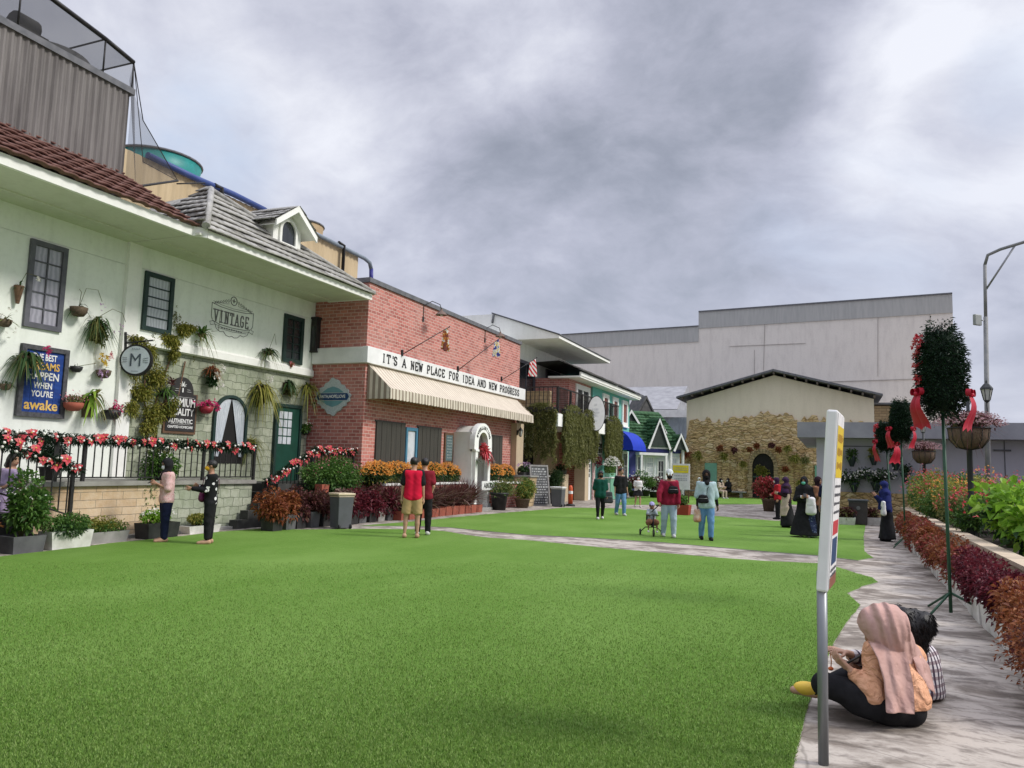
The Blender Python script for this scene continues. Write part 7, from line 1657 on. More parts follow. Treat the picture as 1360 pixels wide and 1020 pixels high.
wplant('rust-tipped fern ball with white orchids left above the arched window', 275, 490, [('spk', 70, .36, .03, .9, L_rust, 'fronds'), ('bsh', (.02, 0, -.25), (.15, .22, .3), 380, .07, L_dark, 'leaves'), ('flw', [(.18, .22, .02), (.2, .02, -.16), (.2, .08, -.42)], 9, .055, P_white, 'flower', .05)], pot=('bowl', .14, .14, m_coir), grp=G_)
wplant('red pot overflowing with magenta flowers right of the black sign', 267, 540, [('bsh', (0, 0, .05), (.15, .26, .1), 160, .06, L_green, 'leaves'), ('flw', [(.08, .12 * k - .3, .10 - .03 * abs(k - 2)) for k in range(6)], 10, .05, P_mag, 'flower', .05)], pot=('bowl', .17, .18, MT('red_glazed_pot', (.34, .03, .05), .4)), grp=G_)
wplant('large hanging yellow-green fern with a white orchid right of the arched window', 342, 515, [('dwn', 110, .8, .035, L_yellow, 'fronds'), ('bsh', (.03, -.05, -.2), (.16, .25, .35), 500, .09, L_olive, 'leaves'), ('spk', 30, .35, .03, .7, L_purple, 'dark_leaves'), ('flw', [(.15, .16, .22)], 14, .055, P_white, 'flower', .05)], pot=('bowl', .15, .14, m_coir), grp=G_)
wplant('dark twiggy staghorn above the green door', 379, 508, [('dwn', 34, .42, .05, L_dark, 'fronds'), ('bsh', (.03, .1, -.2), (.12, .3, .25), 260, .08, L_olive, 'leaves')], pot=('board', .09, .35, m_coir), grp=G_)
wplant('narrow trailing yellow-green fern at the brick corner', 404, 513, [('dwn', 46, .85, .03, L_yellow, 'fronds'), ('spk', 20, .25, .035, .6, L_green, 'leaves')], pot=('bowl', .1, .1, m_coir), grp=G_)
wplant('small white-variegated shrub pot right of the green door', 402, 572, [('bsh', (0, 0, .1), (.15, .18, .2), 280, .08, L_green, 'leaves'), ('flw', [(.05, -.05, .2), (.05, .1, .1)], 10, .03, P_white, 'pale_leaf', .07)], pot=('bowl', .11, .12, m_blackpot), grp=G_)
wplant('dark spider plant basket just below the round letter sign', 214, 520, [('spk', 60, .45, .03, .8, L_green, 'leaves'), ('bsh', (.03, .1, .25), (.12, .12, .12), 100, .06, L_purple, 'dark_leaves')], pot=('bowl', .13, .13, m_blackpot), grp=G_)
wplant('spiky straw-yellow air plant right of the arched window', 331, 588, [('spk', 80, .42, .022, .5, L_yellow, 'leaves'), ('dwn', 60, .8, .016, L_olive, 'trailing_leaves')], pot=('bowl', .09, .1, m_coir), grp=G_)
wplant('small crimson-potted cutting on the sill of the rightmost upper window', 385, 484, [('flw', [(.02, 0, .03)], 8, .04, P_pink, 'flower', .03), ('spk', 5, .2, .02, .4, L_green, 'leaves')], X=XW + .12, pot=('pot', .05, .08, m_terra), grp=G_)
# creeper on the stone wall and round the letter sign
CP = thing('wall_creeper', 'yellow-green creeper climbing the stone wall behind the black sign', 'climbing plant', onX(205, 560, XW))
parts = []
for u, v, ry, rz, n in ((228, 452, .42, .22, 700), (196, 470, .45, .35, 800), (243, 438, .25, .25, 300), (212, 500, .4, .35, 500), (190, 522, .42, .25, 650), (205, 548, .40, .32, 650), (228, 540, .28, .3, 380), (182, 452, .3, .12, 220), (232, 470, .2, .3, 260), (198, 570, .3, .25, 350), (176, 540, .3, .3, 250), (252, 436, .35, .14, 220), (180, 490, .25, .4, 260)):
 c = onX(u, v, XW + .16); parts.append(bush_vf(tuple(c), (.14, ry, rz), int(n * 1.5), .06, .55, 10, 0, .9, .4, .8))
V, F = cat(*parts); mesh_np('foliage', V, F, L_yellow, CP)
mb = MB()
for l in (((208, 585), (205, 540), (225, 480), (240, 440), (238, 410)), ((208, 585), (190, 530), (196, 470)), ((240, 440), (228, 425), (222, 400)), ((205, 540), (236, 530), (246, 480))): mb.tube([onX(u, v, XW + .05) for u, v in l], .018, 6)
mb.build('stem', m_wood, CP)
V, F = cat(*[strands_vf([tuple(onX(u, v, XW + .12))], [.5], 60, .05, .6) for u, v in ((235, 405), (233, 412), (238, 415), (205, 440), (262, 452))]); mesh_np('sprays', V, F, L_olive, CP)
# ------------------------------------------------------------------ potted plants and shrubs on the ground
def planter_box(t, c, size, m, rz=0.0, taper=.9):
 x, y, z = size; mb = MB(); b = [(-x / 2 * taper, -y / 2 * taper), (x / 2 * taper, -y / 2 * taper), (x / 2 * taper, y / 2 * taper), (-x / 2 * taper, y / 2 * taper)]; tp = [(-x / 2, -y / 2), (x / 2, -y / 2), (x / 2, y / 2), (-x / 2, y / 2)]
 i_ = [(a * .88, b_ * .88) for a, b_ in tp]
 V = [(a, b_, 0) for a, b_ in b] + [(a, b_, z) for a, b_ in tp] + [(a, b_, z) for a, b_ in i_] + [(a, b_, z - .05) for a, b_ in i_]
 F = [(0, 3, 2, 1)] + [(i, (i + 1) % 4, 4 + (i + 1) % 4, 4 + i) for i in range(4)] + [(4 + i, 4 + (i + 1) % 4, 8 + (i + 1) % 4, 8 + i) for i in range(4)] + [(8 + i, 8 + (i + 1) % 4, 12 + (i + 1) % 4, 12 + i) for i in range(4)]
 mb.add(V, F); o = mb.build('pot', m, t, False)
 s = MB(); s.poly([(a * 1.0, b_ * 1.0, z - .03) for a, b_ in i_]); s.build('soil', m_soil, t, False); return o
def gplant(name, label, loc, pot, layers, catg='planter', grp=None, rz=0.0):
 t = thing(name, label, catg, loc, rz, grp); zt = 0
 if pot:
  if pot[0] == 'box': planter_box(t, None, pot[1], pot[2]); zt = pot[1][2]
  else: r, h = pot[1]; mb = MB(); mb.lathe((0, 0, 0), [(0, 0), (r * .72, 0), (r * .95, h * .9), (r * 1.05, h * .9), (r * 1.05, h), (r * .9, h), (r * .88, h * .9), (0, h * .88)], 22); mb.build('pot', pot[2], t, False); zt = h
 for L in layers:
  k = L[0]
  if k == 'b': _, c, r, n, l, m, nm = L[:7]; V, F = bush_vf((c[0], c[1], zt + c[2]), r, n, l, L[7] if len(L) > 7 else .5, max(5, int(n / 220)))
  elif k == 's': _, n, l, w, dr, m, nm = L[:7]; V, F = spikes_vf((0, 0, zt), n, l, w, L[7] if len(L) > 7 else .8, dr, (0, 0, 1), 4, .05)
  elif k == 'f':
   _, c, r, n, sz, m, nm = L[:7]; d = unit(rng.normal(size=(n, 3))); d[:, 2] = np.abs(d[:, 2]) * (1 if len(L) < 8 else L[7]); V, F = flowers_vf(np.array([c[0], c[1], zt + c[2]]) + d * np.array(r) * (.85 + .2 * rng.random((n, 1))), sz, 5, (.3, -.2, .7))
  elif k == 'h': _, n, ext, l, pm, lf, m, nm = L[:8]; V, F = strands_vf([(random.uniform(-ext[0], ext[0]), random.uniform(-ext[1], ext[1]), zt + random.uniform(-.05, .1)) for _ in range(n)], [l * random.uniform(.5, 1) for _ in range(n)], pm, lf, .5)
  elif k == 't':
   mb = MB(); r_ = random.Random(int(n0.x * 1000) + len(label))
   for q in range(L[1]): a = r_.uniform(0, 6.28); w = L[3]; mb.tube([(0, 0, zt - .05), (w * .4 * math.cos(a), w * .4 * math.sin(a), zt + L[2] * .5), (w * math.cos(a), w * math.sin(a), zt + L[2])], [.018, .012, .005], 6)
   mb.build('stem', m_stem, t, False); continue
  mesh_np(nm, V, F, m, t, world=False)
 return t
Z0 = .0
gplant('potted_shrub', 'dark grey planter with broad-leaved green shrub at the foot of the left stair', (-12.0, 8.55, 0), ('box', (.45, .55, .27), m_greypot), [('t', 6, .6, .3), ('b', (0, .05, .55), (.38, .42, .50), 1300, .10, L_green, 'leaves'), ('f', (0, .0, .5), (.4, .4, .4), 40, .02, P_white, 'flower')])
gplant('potted_shrub', 'dark grey planter with rust-red coleus in the lower left corner', (-11.95, 7.75, 0), ('box', (.45, .55, .27), m_greypot), [('b', (0, 0, .25), (.38, .45, .4), 900, .09, L_rust, 'leaves'), ('b', (-.2, .1, .1), (.35, .4, .3), 300, .09, L_purple, 'dark_leaves')])
gplant('potted_flowers', 'purple-flowered shrub against the stair rail at the left picture edge', (-12.75, 7.75, 1.0), ('round', (.2, .22), m_blackpot), [('b', (0, 0, .25), (.35, .45, .4), 500, .07, L_dark, 'leaves'), ('f', (.1, 0, .3), (.35, .45, .35), 170, .032, P_lilac, 'flower')])
gplant('potted_shrub', 'white box planter spilling fine green foliage before the sandstone wall', (-11.98, 9.33, 0), ('box', (.34, .78, .30), m_whitepot), [('b', (0, 0, .10), (.32, .55, .24), 2300, .05, L_green, 'leaves'), ('b', (.1, 0, -.02), (.22, .45, .15), 700, .05, L_dark, 'lower_leaves')])
gplant('potted_shrub', 'grey concrete planter with low yellow-green foliage before the sandstone wall', (-12.3, 10.25, 0), ('box', (.34, 1.0, .20), m_concretec), [('b', (0, 0, .10), (.25, .65, .17), 1500, .045, L_yellow, 'leaves'), ('b', (0, 0, .06), (.26, .65, .17), 900, .045, L_green, 'lower_leaves')])
gplant('potted_shrub', 'black box planter with pale variegated foliage beside the woman in pink print', (-12.2, 11.45, 0), ('box', (.38, .78, .30), m_blackpot), [('b', (0, 0, .12), (.26, .42, .16), 900, .06, L_bright, 'leaves'), ('f', (0, 0, .12), (.24, .4, .16), 110, .025, P_white, 'pale_leaves')])
gplant('potted_shrub', 'low white stone planter with yellow-green foliage before the grey-green wall', (-12.38, 12.75, 0), ('box', (.30, .9, .16), m_whitepot), [('b', (0, 0, .12), (.22, .5, .15), 1100, .05, L_yellow, 'leaves'), ('b', (0, 0, .08), (.22, .5, .14), 500, .05, L_green, 'lower_leaves')])
gplant('potted_shrub', 'leafy shrub with tiny white flowers spilling over the terrace edge', (-12.85, 11.9, 1.09), ('round', (.18, .2), m_blackpot), [('b', (.1, 0, .15), (.35, .42, .42), 1000, .08, L_green, 'leaves'), ('h', 26, (.25, .4), .95, 45, .06, L_green, 'trailing_leaves'), ('f', (.15, 0, .15), (.35, .4, .4), 70, .025, P_white, 'flower')])
gplant('potted_shrub', 'round dark fir-like bush on the terrace behind the balustrade', (-13.3, 9.9, 1.09), ('round', (.18, .25), m_blackpot), [('b', (0, 0, .28), (.42, .42, .36), 2600, .06, L_fir, 'leaves', .25)])
gplant('potted_shrub', 'pale green plant on the terrace beneath the black sign', (-13.9, 12.9, 1.09), ('round', (.16, .2), m_blackpot), [('s', 60, .5, .03, .6, L_green, 'leaves'), ('b', (0, 0, .3), (.3, .4, .3), 300, .08, L_olive, 'lower_leaves')])
# row of dark boxes and coleus right of the steps
spec = [(13.98 + .46 * k, m_) for k, m_ in enumerate((m_blackpot, m_greypot, m_blackpot, m_greypot, m_blackpot, m_concretec, m_blackpot, m_greypot, m_blackpot, m_concretec, m_greypot))]
looks = [(L_rust, 'bright rust-leaved coleus'), (L_rust, 'rust-leaved coleus'), (L_purple, 'purple-brown coleus'), (L_purple, 'dark purple-brown coleus'), (L_purple, 'bronze coleus'), (L_dry, 'fawn bronze coleus'), (L_red, 'deep red coleus'), (L_red, 'wine-red coleus'), (L_red, 'dark red coleus'), (L_purple, 'dusky coleus'), (L_red, 'small red coleus')]
wh = ['nearest the dark steps', 'second from the dark steps', 'third from the dark steps', 'fourth from the dark steps', 'directly left of the beige-lidded bin', 'behind the beige-lidded bin', 'directly right of the beige-lidded bin', 'second right of the beige-lidded bin', 'third right of the beige-lidded bin', 'fourth right of the beige-lidded bin', 'at the end by the terracotta boxes']
for (y, pm), (lm, nm), w in zip(spec, looks, wh):
 gplant('coleus_box', '%s in a dark square box, %s' % (nm, w), (-11.55 + random.uniform(-.04, .04) + (.0 if y < 16 else .15), y, 0), ('box', (.36, .35, .34 + random.uniform(-.04, .04)), pm), [('b', (0, 0, .20), (.46, .46, .46 + random.uniform(-.05, .10)), 1250, .09, lm, 'leaves'), ('b', (-.1, 0, .05), (.3, .3, .25), 180, .08, L_dark, 'lower_leaves')], grp='coleus boxes right of the dark steps')
gplant('shrub', 'big green trailing shrub below the landing garland', (-12.05, 16.9, 0), None, [('b', (0, 0, 1.22), (.55, 1.35, .56), 6200, .075, L_green, 'leaves'), ('h', 150, (.55, 1.3), 1.0, 60, .06, L_green, 'trailing_leaves'), ('h', 60, (.55, 1.3), .8, 50, .06, L_olive, 'olive_trails'), ('b', (0, 0, .75), (.42, 1.25, .45), 2200, .08, L_dark, 'lower_leaves'), ('t', 9, 1.1, .3), ('f', (.15, 0, 1.25), (.38, .95, .42), 60, .026, P_pink, 'flower')], 'shrub')
gplant('potted_shrub', 'terracotta pot with wispy reddish grass against the brick corner', (-12.75, 17.9, 1.02), ('round', (.2, .30), m_terra), [('s', 130, 1.15, .012, .35, L_rust, 'leaves', .45)])
gplant('potted_shrub', 'small terracotta box showing through the big trailing shrub', (-11.78, 16.1, .78), ('box', (.22, .3, .22), m_terra), [('b', (0, 0, .05), (.16, .2, .12), 120, .06, L_dark, 'leaves')])
for k, (y, w) in enumerate(((18.95, 'leftmost, beside the trailing shrub'), (20.0, 'below the left pair of dark shutters'), (21.1, 'below the blue-framed window'), (22.2, 'below the right pair of dark shutters'), (23.35, 'below the narrow chalk sign'))):
 gplant('marigold_clump', 'orange marigold clump on the brick planter wall, %s' % w, (-12.0, y, .985), None, [('b', (0, 0, .22), (.31, .80, .38), 1700, .085, L_dark, 'leaves'), ('b', (0, 0, .24), (.31, .78, .36), 600, .08, L_yellow, 'pale_leaves'), ('f', (0, 0, .24), (.31, .8, .40), 420, .040, P_orange, 'flower')], 'flowers', 'marigolds under the shop windows')
for y, w in ((26.8, 'directly right of the arched door'), (27.9, 'at the far end beside the stone pier')):
 gplant('marigold_clump', 'orange marigold clump above the white board, %s' % w, (-11.85, y, .96), None, [('b', (0, 0, .24), (.32, .75, .38), 1300, .085, L_dark, 'leaves'), ('f', (0, 0, .26), (.32, .74, .42), 330, .042, P_orange, 'flower')], 'flowers', 'marigolds under the shop windows')
for k, (y, w) in enumerate(((18.9, 'at the left end'), (19.9, 'under the left shutters'), (20.9, 'hidden behind the raglan-tee man'), (21.9, 'just right of the maroon tee'), (22.8, 'second from the arched door'), (23.7, 'next to the arched door'))):
 gplant('fountain_grass', 'plumed purple fountain grass before the brick wall, %s' % w, (-11.42, y, .28), None, [('s', 320, 1.3, .026, .30, L_purple, 'blades', .55), ('s', 170, 1.4, .045, .50, L_dry, 'plumes', .6), ('s', 90, .9, .025, .3, L_olive, 'green_blades', .6), ('b', (0, 0, .25), (.3, .5, .35), 260, .16, L_purple, 'tuft', .15)], 'ornamental grass', 'fountain grasses before the brick wall')
r_ = random.Random(4)
for k in range(12):
 y = 18.9 + k * .45; t = thing('terracotta_box', 'red terracotta box, %s in the row under the fountain grass' % ('first', 'second', 'third', 'fourth', 'fifth', 'sixth', 'seventh', 'eighth', 'ninth', 'tenth', 'eleventh', 'last')[k], 'planter', (-11.16, y, 0), 0, 'terracotta boxes under the fountain grass'); planter_box(t, None, (.34, .42, .26 + r_.uniform(-.02, .02)), m_terra, taper=.94)
gplant('potted_shrub', 'black tub with grey-green shrub beside the arched door', (-11.05, 25.6, 0), ('round', (.33, .62), m_blackpot), [('b', (0, .2, .15), (.5, .8, .36), 1100, .08, L_olive, 'leaves'), ('b', (0, .2, .1), (.5, .8, .36), 500, .08, L_green, 'green_leaves')])
gplant('potted_shrub', 'brown pot with pale variegated shrub in front of the stone planter wall', (-10.95, 27.6, 0), ('round', (.30, .35), m_coir), [('b', (0, .2, .35), (.5, .9, .55), 1300, .09, L_yellow, 'leaves'), ('b', (0, .2, .3), (.5, .9, .55), 900, .09, L_green, 'green_leaves')])
gplant('potted_flowers', 'dark bush with lilac flowers on top of the stone planter wall', (-11.6, 29.4, 1.22), ('box', (.3, .9, .12), m_blackpot), [('b', (0, 0, .15), (.3, .65, .22), 500, .09, L_dark, 'leaves'), ('f', (0, 0, .18), (.3, .6, .22), 70, .035, P_lilac, 'flower')])
gplant('topiary_ball', 'clipped dark green topiary ball behind the white-topped bin', (-11.2, 31.9, 0), ('round', (.30, .45), m_blackpot), [('t', 3, .4, .1), ('b', (0, 0, .62), (.56, .56, .54), 3800, .06, L_dark, 'leaves')], 'topiary')
gplant('potted_flowers', 'dark-leaved window box with pink flowers on the tan counter', (-11.6, 34.1, 1.25), ('box', (.3, .7, .2), m_black), [('b', (0, 0, .1), (.28, .45, .22), 300, .09, L_dark, 'leaves'), ('f', (0, 0, .15), (.28, .4, .2), 30, .04, P_pink, 'flower')])
gplant('potted_flowers', 'hanging basket of dark red flowers beside the pink pillar', (-10.9, 37.7, 1.9), None, [('b', (0, 0, 0), (.3, .4, .3), 350, .09, L_red, 'leaves')])
gplant('potted_flowers', 'white-flowered bush on the green counter of the turquoise house', (-10.6, 38.9, 1.15), ('box', (.3, 1.2, .2), m_palegreen), [('b', (0, 0, .35), (.4, 1.0, .5), 900, .10, L_green, 'leaves'), ('f', (.1, 0, .35), (.4, 1.0, .5), 150, .06, P_white, 'flower')])
CN = thing('sales_counter', 'pale green service counter with white panel before the turquoise house', 'counter', (-10.6, 38.9, 0)); mb = MB(); mb.obox((0, 0, .56), (.5, 1.5, 1.08)); mb.build('body', m_palegreen, CN, False); mb = MB(); mb.obox((0, 0, 1.12), (.6, 1.6, .05)); mb.build('top', m_wpaint, CN, False); mb = MB(); mb.obox((0, -.76, .5), (.4, .02, .7)); mb.build('panel', m_wpaint, CN, False)
for (x, y, z, m, nm, s) in ((-9.9, 41.2, .1, L_purple, 'purple-brown shrub before the cottage', .6), (-9.6, 42.6, .1, L_green, 'green rose-like shrub before the cottage windows', .8), (-9.3, 43.6, .0, L_purple, 'dark red-brown shrub at the cottage porch', .65), (-10.2, 40.0, .0, L_dark, 'low dark shrub beside the green counter', .5)):
 gplant('shrub', nm, (x, y, z), ('round', (.3, .35), m_blackpot), [('b', (0, 0, s * .7), (s, s, s * .8), 800, .12, m, 'leaves'), ('f', (0, 0, s * .7), (s, s, s * .8), 20, .06, P_white, 'flower')], 'shrub')
# weeping plants along the balcony
for k, (y0, y1, x, l, n, w) in enumerate(((31.05, 31.1, -11.75, 2.3, 80, 'weeping olive plant at the near end of the balcony'), (31.6, 34.6, -10.72, 2.5, 150, 'weeping olive plant on the front of the balcony left of the oval sign'), (34.7, 36.6, -10.72, 2.2, 95, 'weeping olive plant directly below the oval sign'), (38.4, 41.3, -10.72, 2.3, 130, 'weeping olive plant at the far end of the balcony'))):
 t = thing('weeping_plant', w, 'hanging plant', (x, (y0 + y1) / 2, 4.1), 0, 'weeping plants along the balcony')
 if k == 0: st = [(random.uniform(-12.3, -10.8), 30.95 - random.random() * .12, 4.15 - random.random() * .15) for _ in range(n)]
 else: st = [(x + random.uniform(-.05, .15), random.uniform(y0, y1), 4.15 - random.random() * .2) for _ in range(int(n * 1.3))]
 ln = [l * (.35 + .65 * random.random() ** .8) for _ in st]
 V, F = strands_vf(st, ln, 62, .085, .5, .10); mesh_np('trailing_leaves', V, F, L_olive, t)
 c = ((-11.55, 30.95, 4.2), (x, (y0 + y1) / 2, 4.2))[k > 0]; V, F = bush_vf(c, (.75 if k == 0 else .22, .22 if k == 0 else (y1 - y0) / 2, .22), 700, .08, .5, 8); mesh_np('crown', V, F, L_olive, t)
 q = MB(); q.box((c[0] - (.7 if k == 0 else .12), c[1] - (.1 if k == 0 else (y1 - y0) / 2), 3.92), (c[0] + (.7 if k == 0 else .1), c[1] + (.1 if k == 0 else (y1 - y0) / 2), 4.12)); q.build('trough', m_blackpot, t)
# ------------------------------------------------------------------ bins, bollard, planters on the paving
def bin_(label, loc, w, h, m, lidm, taper=.84, wheel=True, rz=0.0):
 t = thing('waste_bin', label, 'bin', loc, rz); mb = MB(); a = w / 2 * taper; b = w / 2
 mb.add([(-a, -a, .02), (a, -a, .02), (a, a, .02), (-a, a, .02), (-b, -b, h * .93), (b, -b, h * .93), (b, b, h * .93), (-b, b, h * .93)], [(0, 3, 2, 1), (4, 5, 6, 7)] + [(i, (i + 1) % 4, 4 + (i + 1) % 4, 4 + i) for i in range(4)]); mb.build('body', m, t, False, bevel=.015)
 mb = MB(); mb.obox((0, 0, h * .965), (w * 1.10, w * 1.10, h * .06)); mb.obox((0, 0, h * .90), (w * 1.03, w * 1.03, .02)); mb.build('lid', lidm, t, False, bevel=.018)
 if wheel:
  for s in (-1, 1): mb = MB(); mb.tube([(b * .9 - .02, s * a, .055), (b * .9 - .02, s * (a - .04), .055)], .055, 12); mb.build('wheel', m_black, t, False)
 return t
m_binlid = MT('beige_lid', (.66, .55, .38), .5); m_bin = MT('slate_bin', (.10, .105, .115), .6, (.08, .085, .09), 4)
bin_('slate grey bin with beige lid in front of the coleus boxes', onZ(452, 702), .42, .84, m_bin, m_binlid, rz=-.4)
bin_('slate grey bin with white lid beside the chalkboard', onZ(741, 673), .48, .80, m_bin, m_wpaint)
b3 = bin_('dark brown tapered bin with round emblem before the grey annexe', onZ(1140, 697), .56, .82, MT('brown_bin', (.045, .038, .036), .7, (.06, .05, .05), 4), m_bin, .92, False)
mb = MB(); disc(mb, (0, -.287, .55), Vector((1, 0, 0)), Vector((0, 0, 1)), .06, .06, .006); mb.build('emblem', MT('grey_emblem', (.16, .16, .16), .6), b3, False)
BO = thing('bollard', 'orange plastic bollard on a black base beside the topiary ball', 'bollard', onZ(757.5, 672)); m_or = MT('orange_plastic', (.62, .10, .03), .5)
mb = MB(); mb.lathe((0, 0, 0), [(0, .06), (.10, .06), (.085, .75), (.05, .84), (.0, .85)], 16); mb.build('post', m_or, BO, False); mb = MB(); mb.lathe((0, 0, 0), [(0, 0), (.20, 0), (.20, .05), (.12, .09), (0, .09)], 20); mb.build('base', m_black, BO, False); mb = MB(); mb.lathe((0, 0, 0), [(.0955, .5), (.0925, .62)], 16); mb.build('band', m_wpaint, BO, False)
gplant('potted_shrub', 'square red planter with low green plants behind the man in burgundy', onZ(905, 684), ('box', (.62, .62, .36), MT('red_planter', (.36, .05, .03), .6)), [('b', (0, 0, .15), (.33, .33, .25), 700, .08, L_green, 'leaves'), ('b', (0, 0, .1), (.3, .3, .2), 300, .08, L_rust, 'rust_leaves')])
gplant('potted_shrub', 'coral-red leaved shrub in a dark pot beside the scarlet-topped woman', onZ(1021, 679), ('round', (.28, .50), m_coir), [('t', 7, .7, .5), ('b', (-.1, 0, .45), (.75, .6, .5), 1500, .11, L_coral, 'leaves'), ('b', (-.1, 0, .5), (.75, .6, .5), 900, .10, P_red, 'red_leaves')])
for u, w in ((1123, 'left'), (1158, 'right')): gplant('potted_shrub', 'white trough of brown-red plants just %s of the dark brown bin' % w, onZ(u, 697), ('box', (.60, .34, .24), m_whitepot), [('b', (0, 0, .12), (.34, .2, .22), 420, .09, L_purple, 'leaves'), ('b', (0, 0, .1), (.3, .2, .2), 120, .08, L_olive, 'green_leaves')])
# plants on the hall wall
H_ = 'small pots on the stone-faced hall'
for i, (u, v, m, s, lab) in enumerate(((996, 596, L_rust, .28, 'brown tufted pot lowest left of the arched hall window'), (1005, 591, L_rust, .28, 'brown tufted pot upper left above the arched hall window'), (1025, 591, L_purple, .3, 'dark tufted pot upper right above the arched hall window'), (1034, 596, L_rust, .3, 'brown tufted pot lowest right of the arched hall window'), (1046, 595, L_yellow, .5, 'yellow-green fern pot right of the brown tufted pots'), (1056, 607, L_yellow, .6, 'big yellow-green fern on the hall wall near the annexe column'), (1070, 610, L_olive, .5, 'olive fern pot nearest the annexe column'), (976, 597, L_purple, .3, 'lone dark pot left of the arched hall window'), (957, 594, L_rust, .35, 'brown fern pot high above the pale green shutter'), (962, 604, L_yellow, .45, 'yellow-green fern right of the pale green shutter'), (927, 603, L_yellow, .6, 'big yellow-flowered fern above the sitters at the hall left end'), (913, 602, L_rust, .5, 'withered brown climber at the hall left end'), (987, 615, L_yellow, .4, 'yellow-green fern halfway down left of the arched hall window'), (1043, 622, L_rust, .4, 'withered brown fern right of the arched hall window'), (1064, 640, L_yellow, .55, 'yellow-green bush low on the hall wall near the annexe'))):
 wplant(lab, u, v, [('spk', 60, s, .05, .8, m, 'fronds'), ('bsh', (.1, 0, -.05), (.25, s * .6, s * .5), 150, .14, m, 'leaves')], pot=('bowl', .17, .2, m_coir), Y=YG - .3, kindname='wall_planter', grp=H_)
for u, v, m, w, h in ((975, 659, L_dark, .8, .9), (990, 660, L_green, .7, .6), (1003, 660, L_purple, .6, .6), (1030, 660, L_olive, .8, .6), (1045, 660, L_green, .6, 1.0)):
 gplant('shrub', {975: 'dark pointed shrub right of the seated group', 990: 'low green shrub left of the arched hall window', 1003: 'purplish shrub below the arched hall window', 1030: 'olive shrub right below the arched hall window', 1045: 'upright green shrub behind the aubergine-scarfed woman'}[u], onZ(u, v) + Vector((0, .4, 0)), ('round', (.3, .3), m_blackpot), [('b', (0, 0, h * .6), (w * .7, .5, h * .75), 700, .13, m, 'leaves')], 'shrub')
WF = thing('window_foliage', 'yellow-green foliage standing inside the arched hall window', 'plant', (ax, YG - .3, 1.36))
V, F = bush_vf((ax, YG - .26, 1.75), (.5, .05, .35), 500, .14, .4); mesh_np('leaves', V, F, L_yellow, WF)
# pots on the annexe wall
for u, v, m, fl, lab in ((1131, 607, L_green, 0, 'green plant in a dark cone pot, leftmost high on the annexe wall'), (1160, 605, L_yellow, 0, 'yellow-green plant in a dark cone pot high on the annexe wall'), (1189, 612, L_green, 0, 'shaded cone pot behind the far red-bowed topiary'), (1122, 632, L_dark, 1, 'white-flowered dark basket nearest the notice sign'), (1148, 630, L_dark, 1, 'trailing dark basket in the middle of the annexe wall'), (1172, 630, L_dark, 1, 'white-flowered dark basket above the navy headscarf'), (1134, 641, L_green, 0, 'small dark pot low on the annexe wall left of the bin'), (1163, 641, L_dark, 0, 'small dark pot low on the annexe wall above the navy headscarf'), (1202, 628, L_dark, 0, 'dark spiky plant on the annexe wall above the shrub bed')):
 sp = [('spk', 46, .42, .035, .6, m, 'leaves')] + ([('bsh', (.05, 0, 0), (.22, .45, .25), 420, .09, m, 'bush'), ('flw', [(.2, .12 * k - .3, .02) for k in range(6)], 6, .045, P_white, 'flower', .08)] if fl else [('bsh', (0, 0, .15), (.15, .25, .18), 120, .09, m, 'bush')])
 wplant(lab, u, v, sp, pot=('cone', .18, .34, MT('dark_teal_pot', (.02, .035, .035), .6)) if not fl else ('bowl', .22, .16, m_blackpot), Y=29.9, grp='pots on the annexe wall')
# ------------------------------------------------------------------ right-hand planting
for k in range(16):
 y = 7.4 + k * 1.02; x = 1.62 + .012 * k
 lm, nm = (L_rust, 'coppery') if k < 2 else (L_red, 'deep wine-red') if k < 5 else ((L_rust, L_coral, L_coral)[k % 3], ('copper and green', 'coral-red', 'coral and rust')[k % 3])
 o = ('nearest the seated girls', 'second nearest the seated girls', 'third along from the seated girls', 'beside the foot of the near topiary stand', 'just beyond the near topiary stand', 'sixth along the right edge of the path', 'seventh along the right edge of the path', 'eighth along the right edge of the path', 'ninth along the right edge of the path', 'tenth along the right edge of the path', 'eleventh along the right edge of the path', 'twelfth along, near the far topiary stands', 'thirteenth along, by the far topiary stands', 'fourteenth along, level with the navy headscarf', 'second to last, behind the navy headscarf', 'last, at the far end')[k]
 gplant('planter_box', 'white trough of %s plants, %s' % (nm, o), (x + random.uniform(-.03, .03), y, 0), ('box', (.36, .98, .27), m_whitepot), [('b', (-.02, 0, .12), (.36, .58, .34 + random.uniform(-.03, .06)), 2400, .058 if k < 8 else .07, lm, 'leaves'), ('b', (.05, 0, .05), (.3, .5, .25), 260, .07, L_purple if k % 2 else L_olive, 'lower_leaves')], grp='white troughs along the path', rz=random.uniform(-.04, .04))
gplant('shrub', 'big round copper-orange shrub in the lower right corner', (1.62, 6.55, 0), ('box', (.5, .9, .25), m_whitepot), [('b', (-.05, 0, .18), (.55, .75, .50), 9000, .035, L_rust, 'leaves'), ('b', (-.05, 0, .14), (.5, .7, .45), 2500, .035, L_purple, 'inner_leaves')], 'shrub')
gplant('shrub', 'small copper-leaved shrub at the right picture edge above the copper trough', (1.95, 7.6, 0), ('box', (.3, .6, .3), m_whitepot), [('b', (0, 0, .25), (.35, .55, .35), 2600, .04, L_rust, 'leaves')], 'shrub')
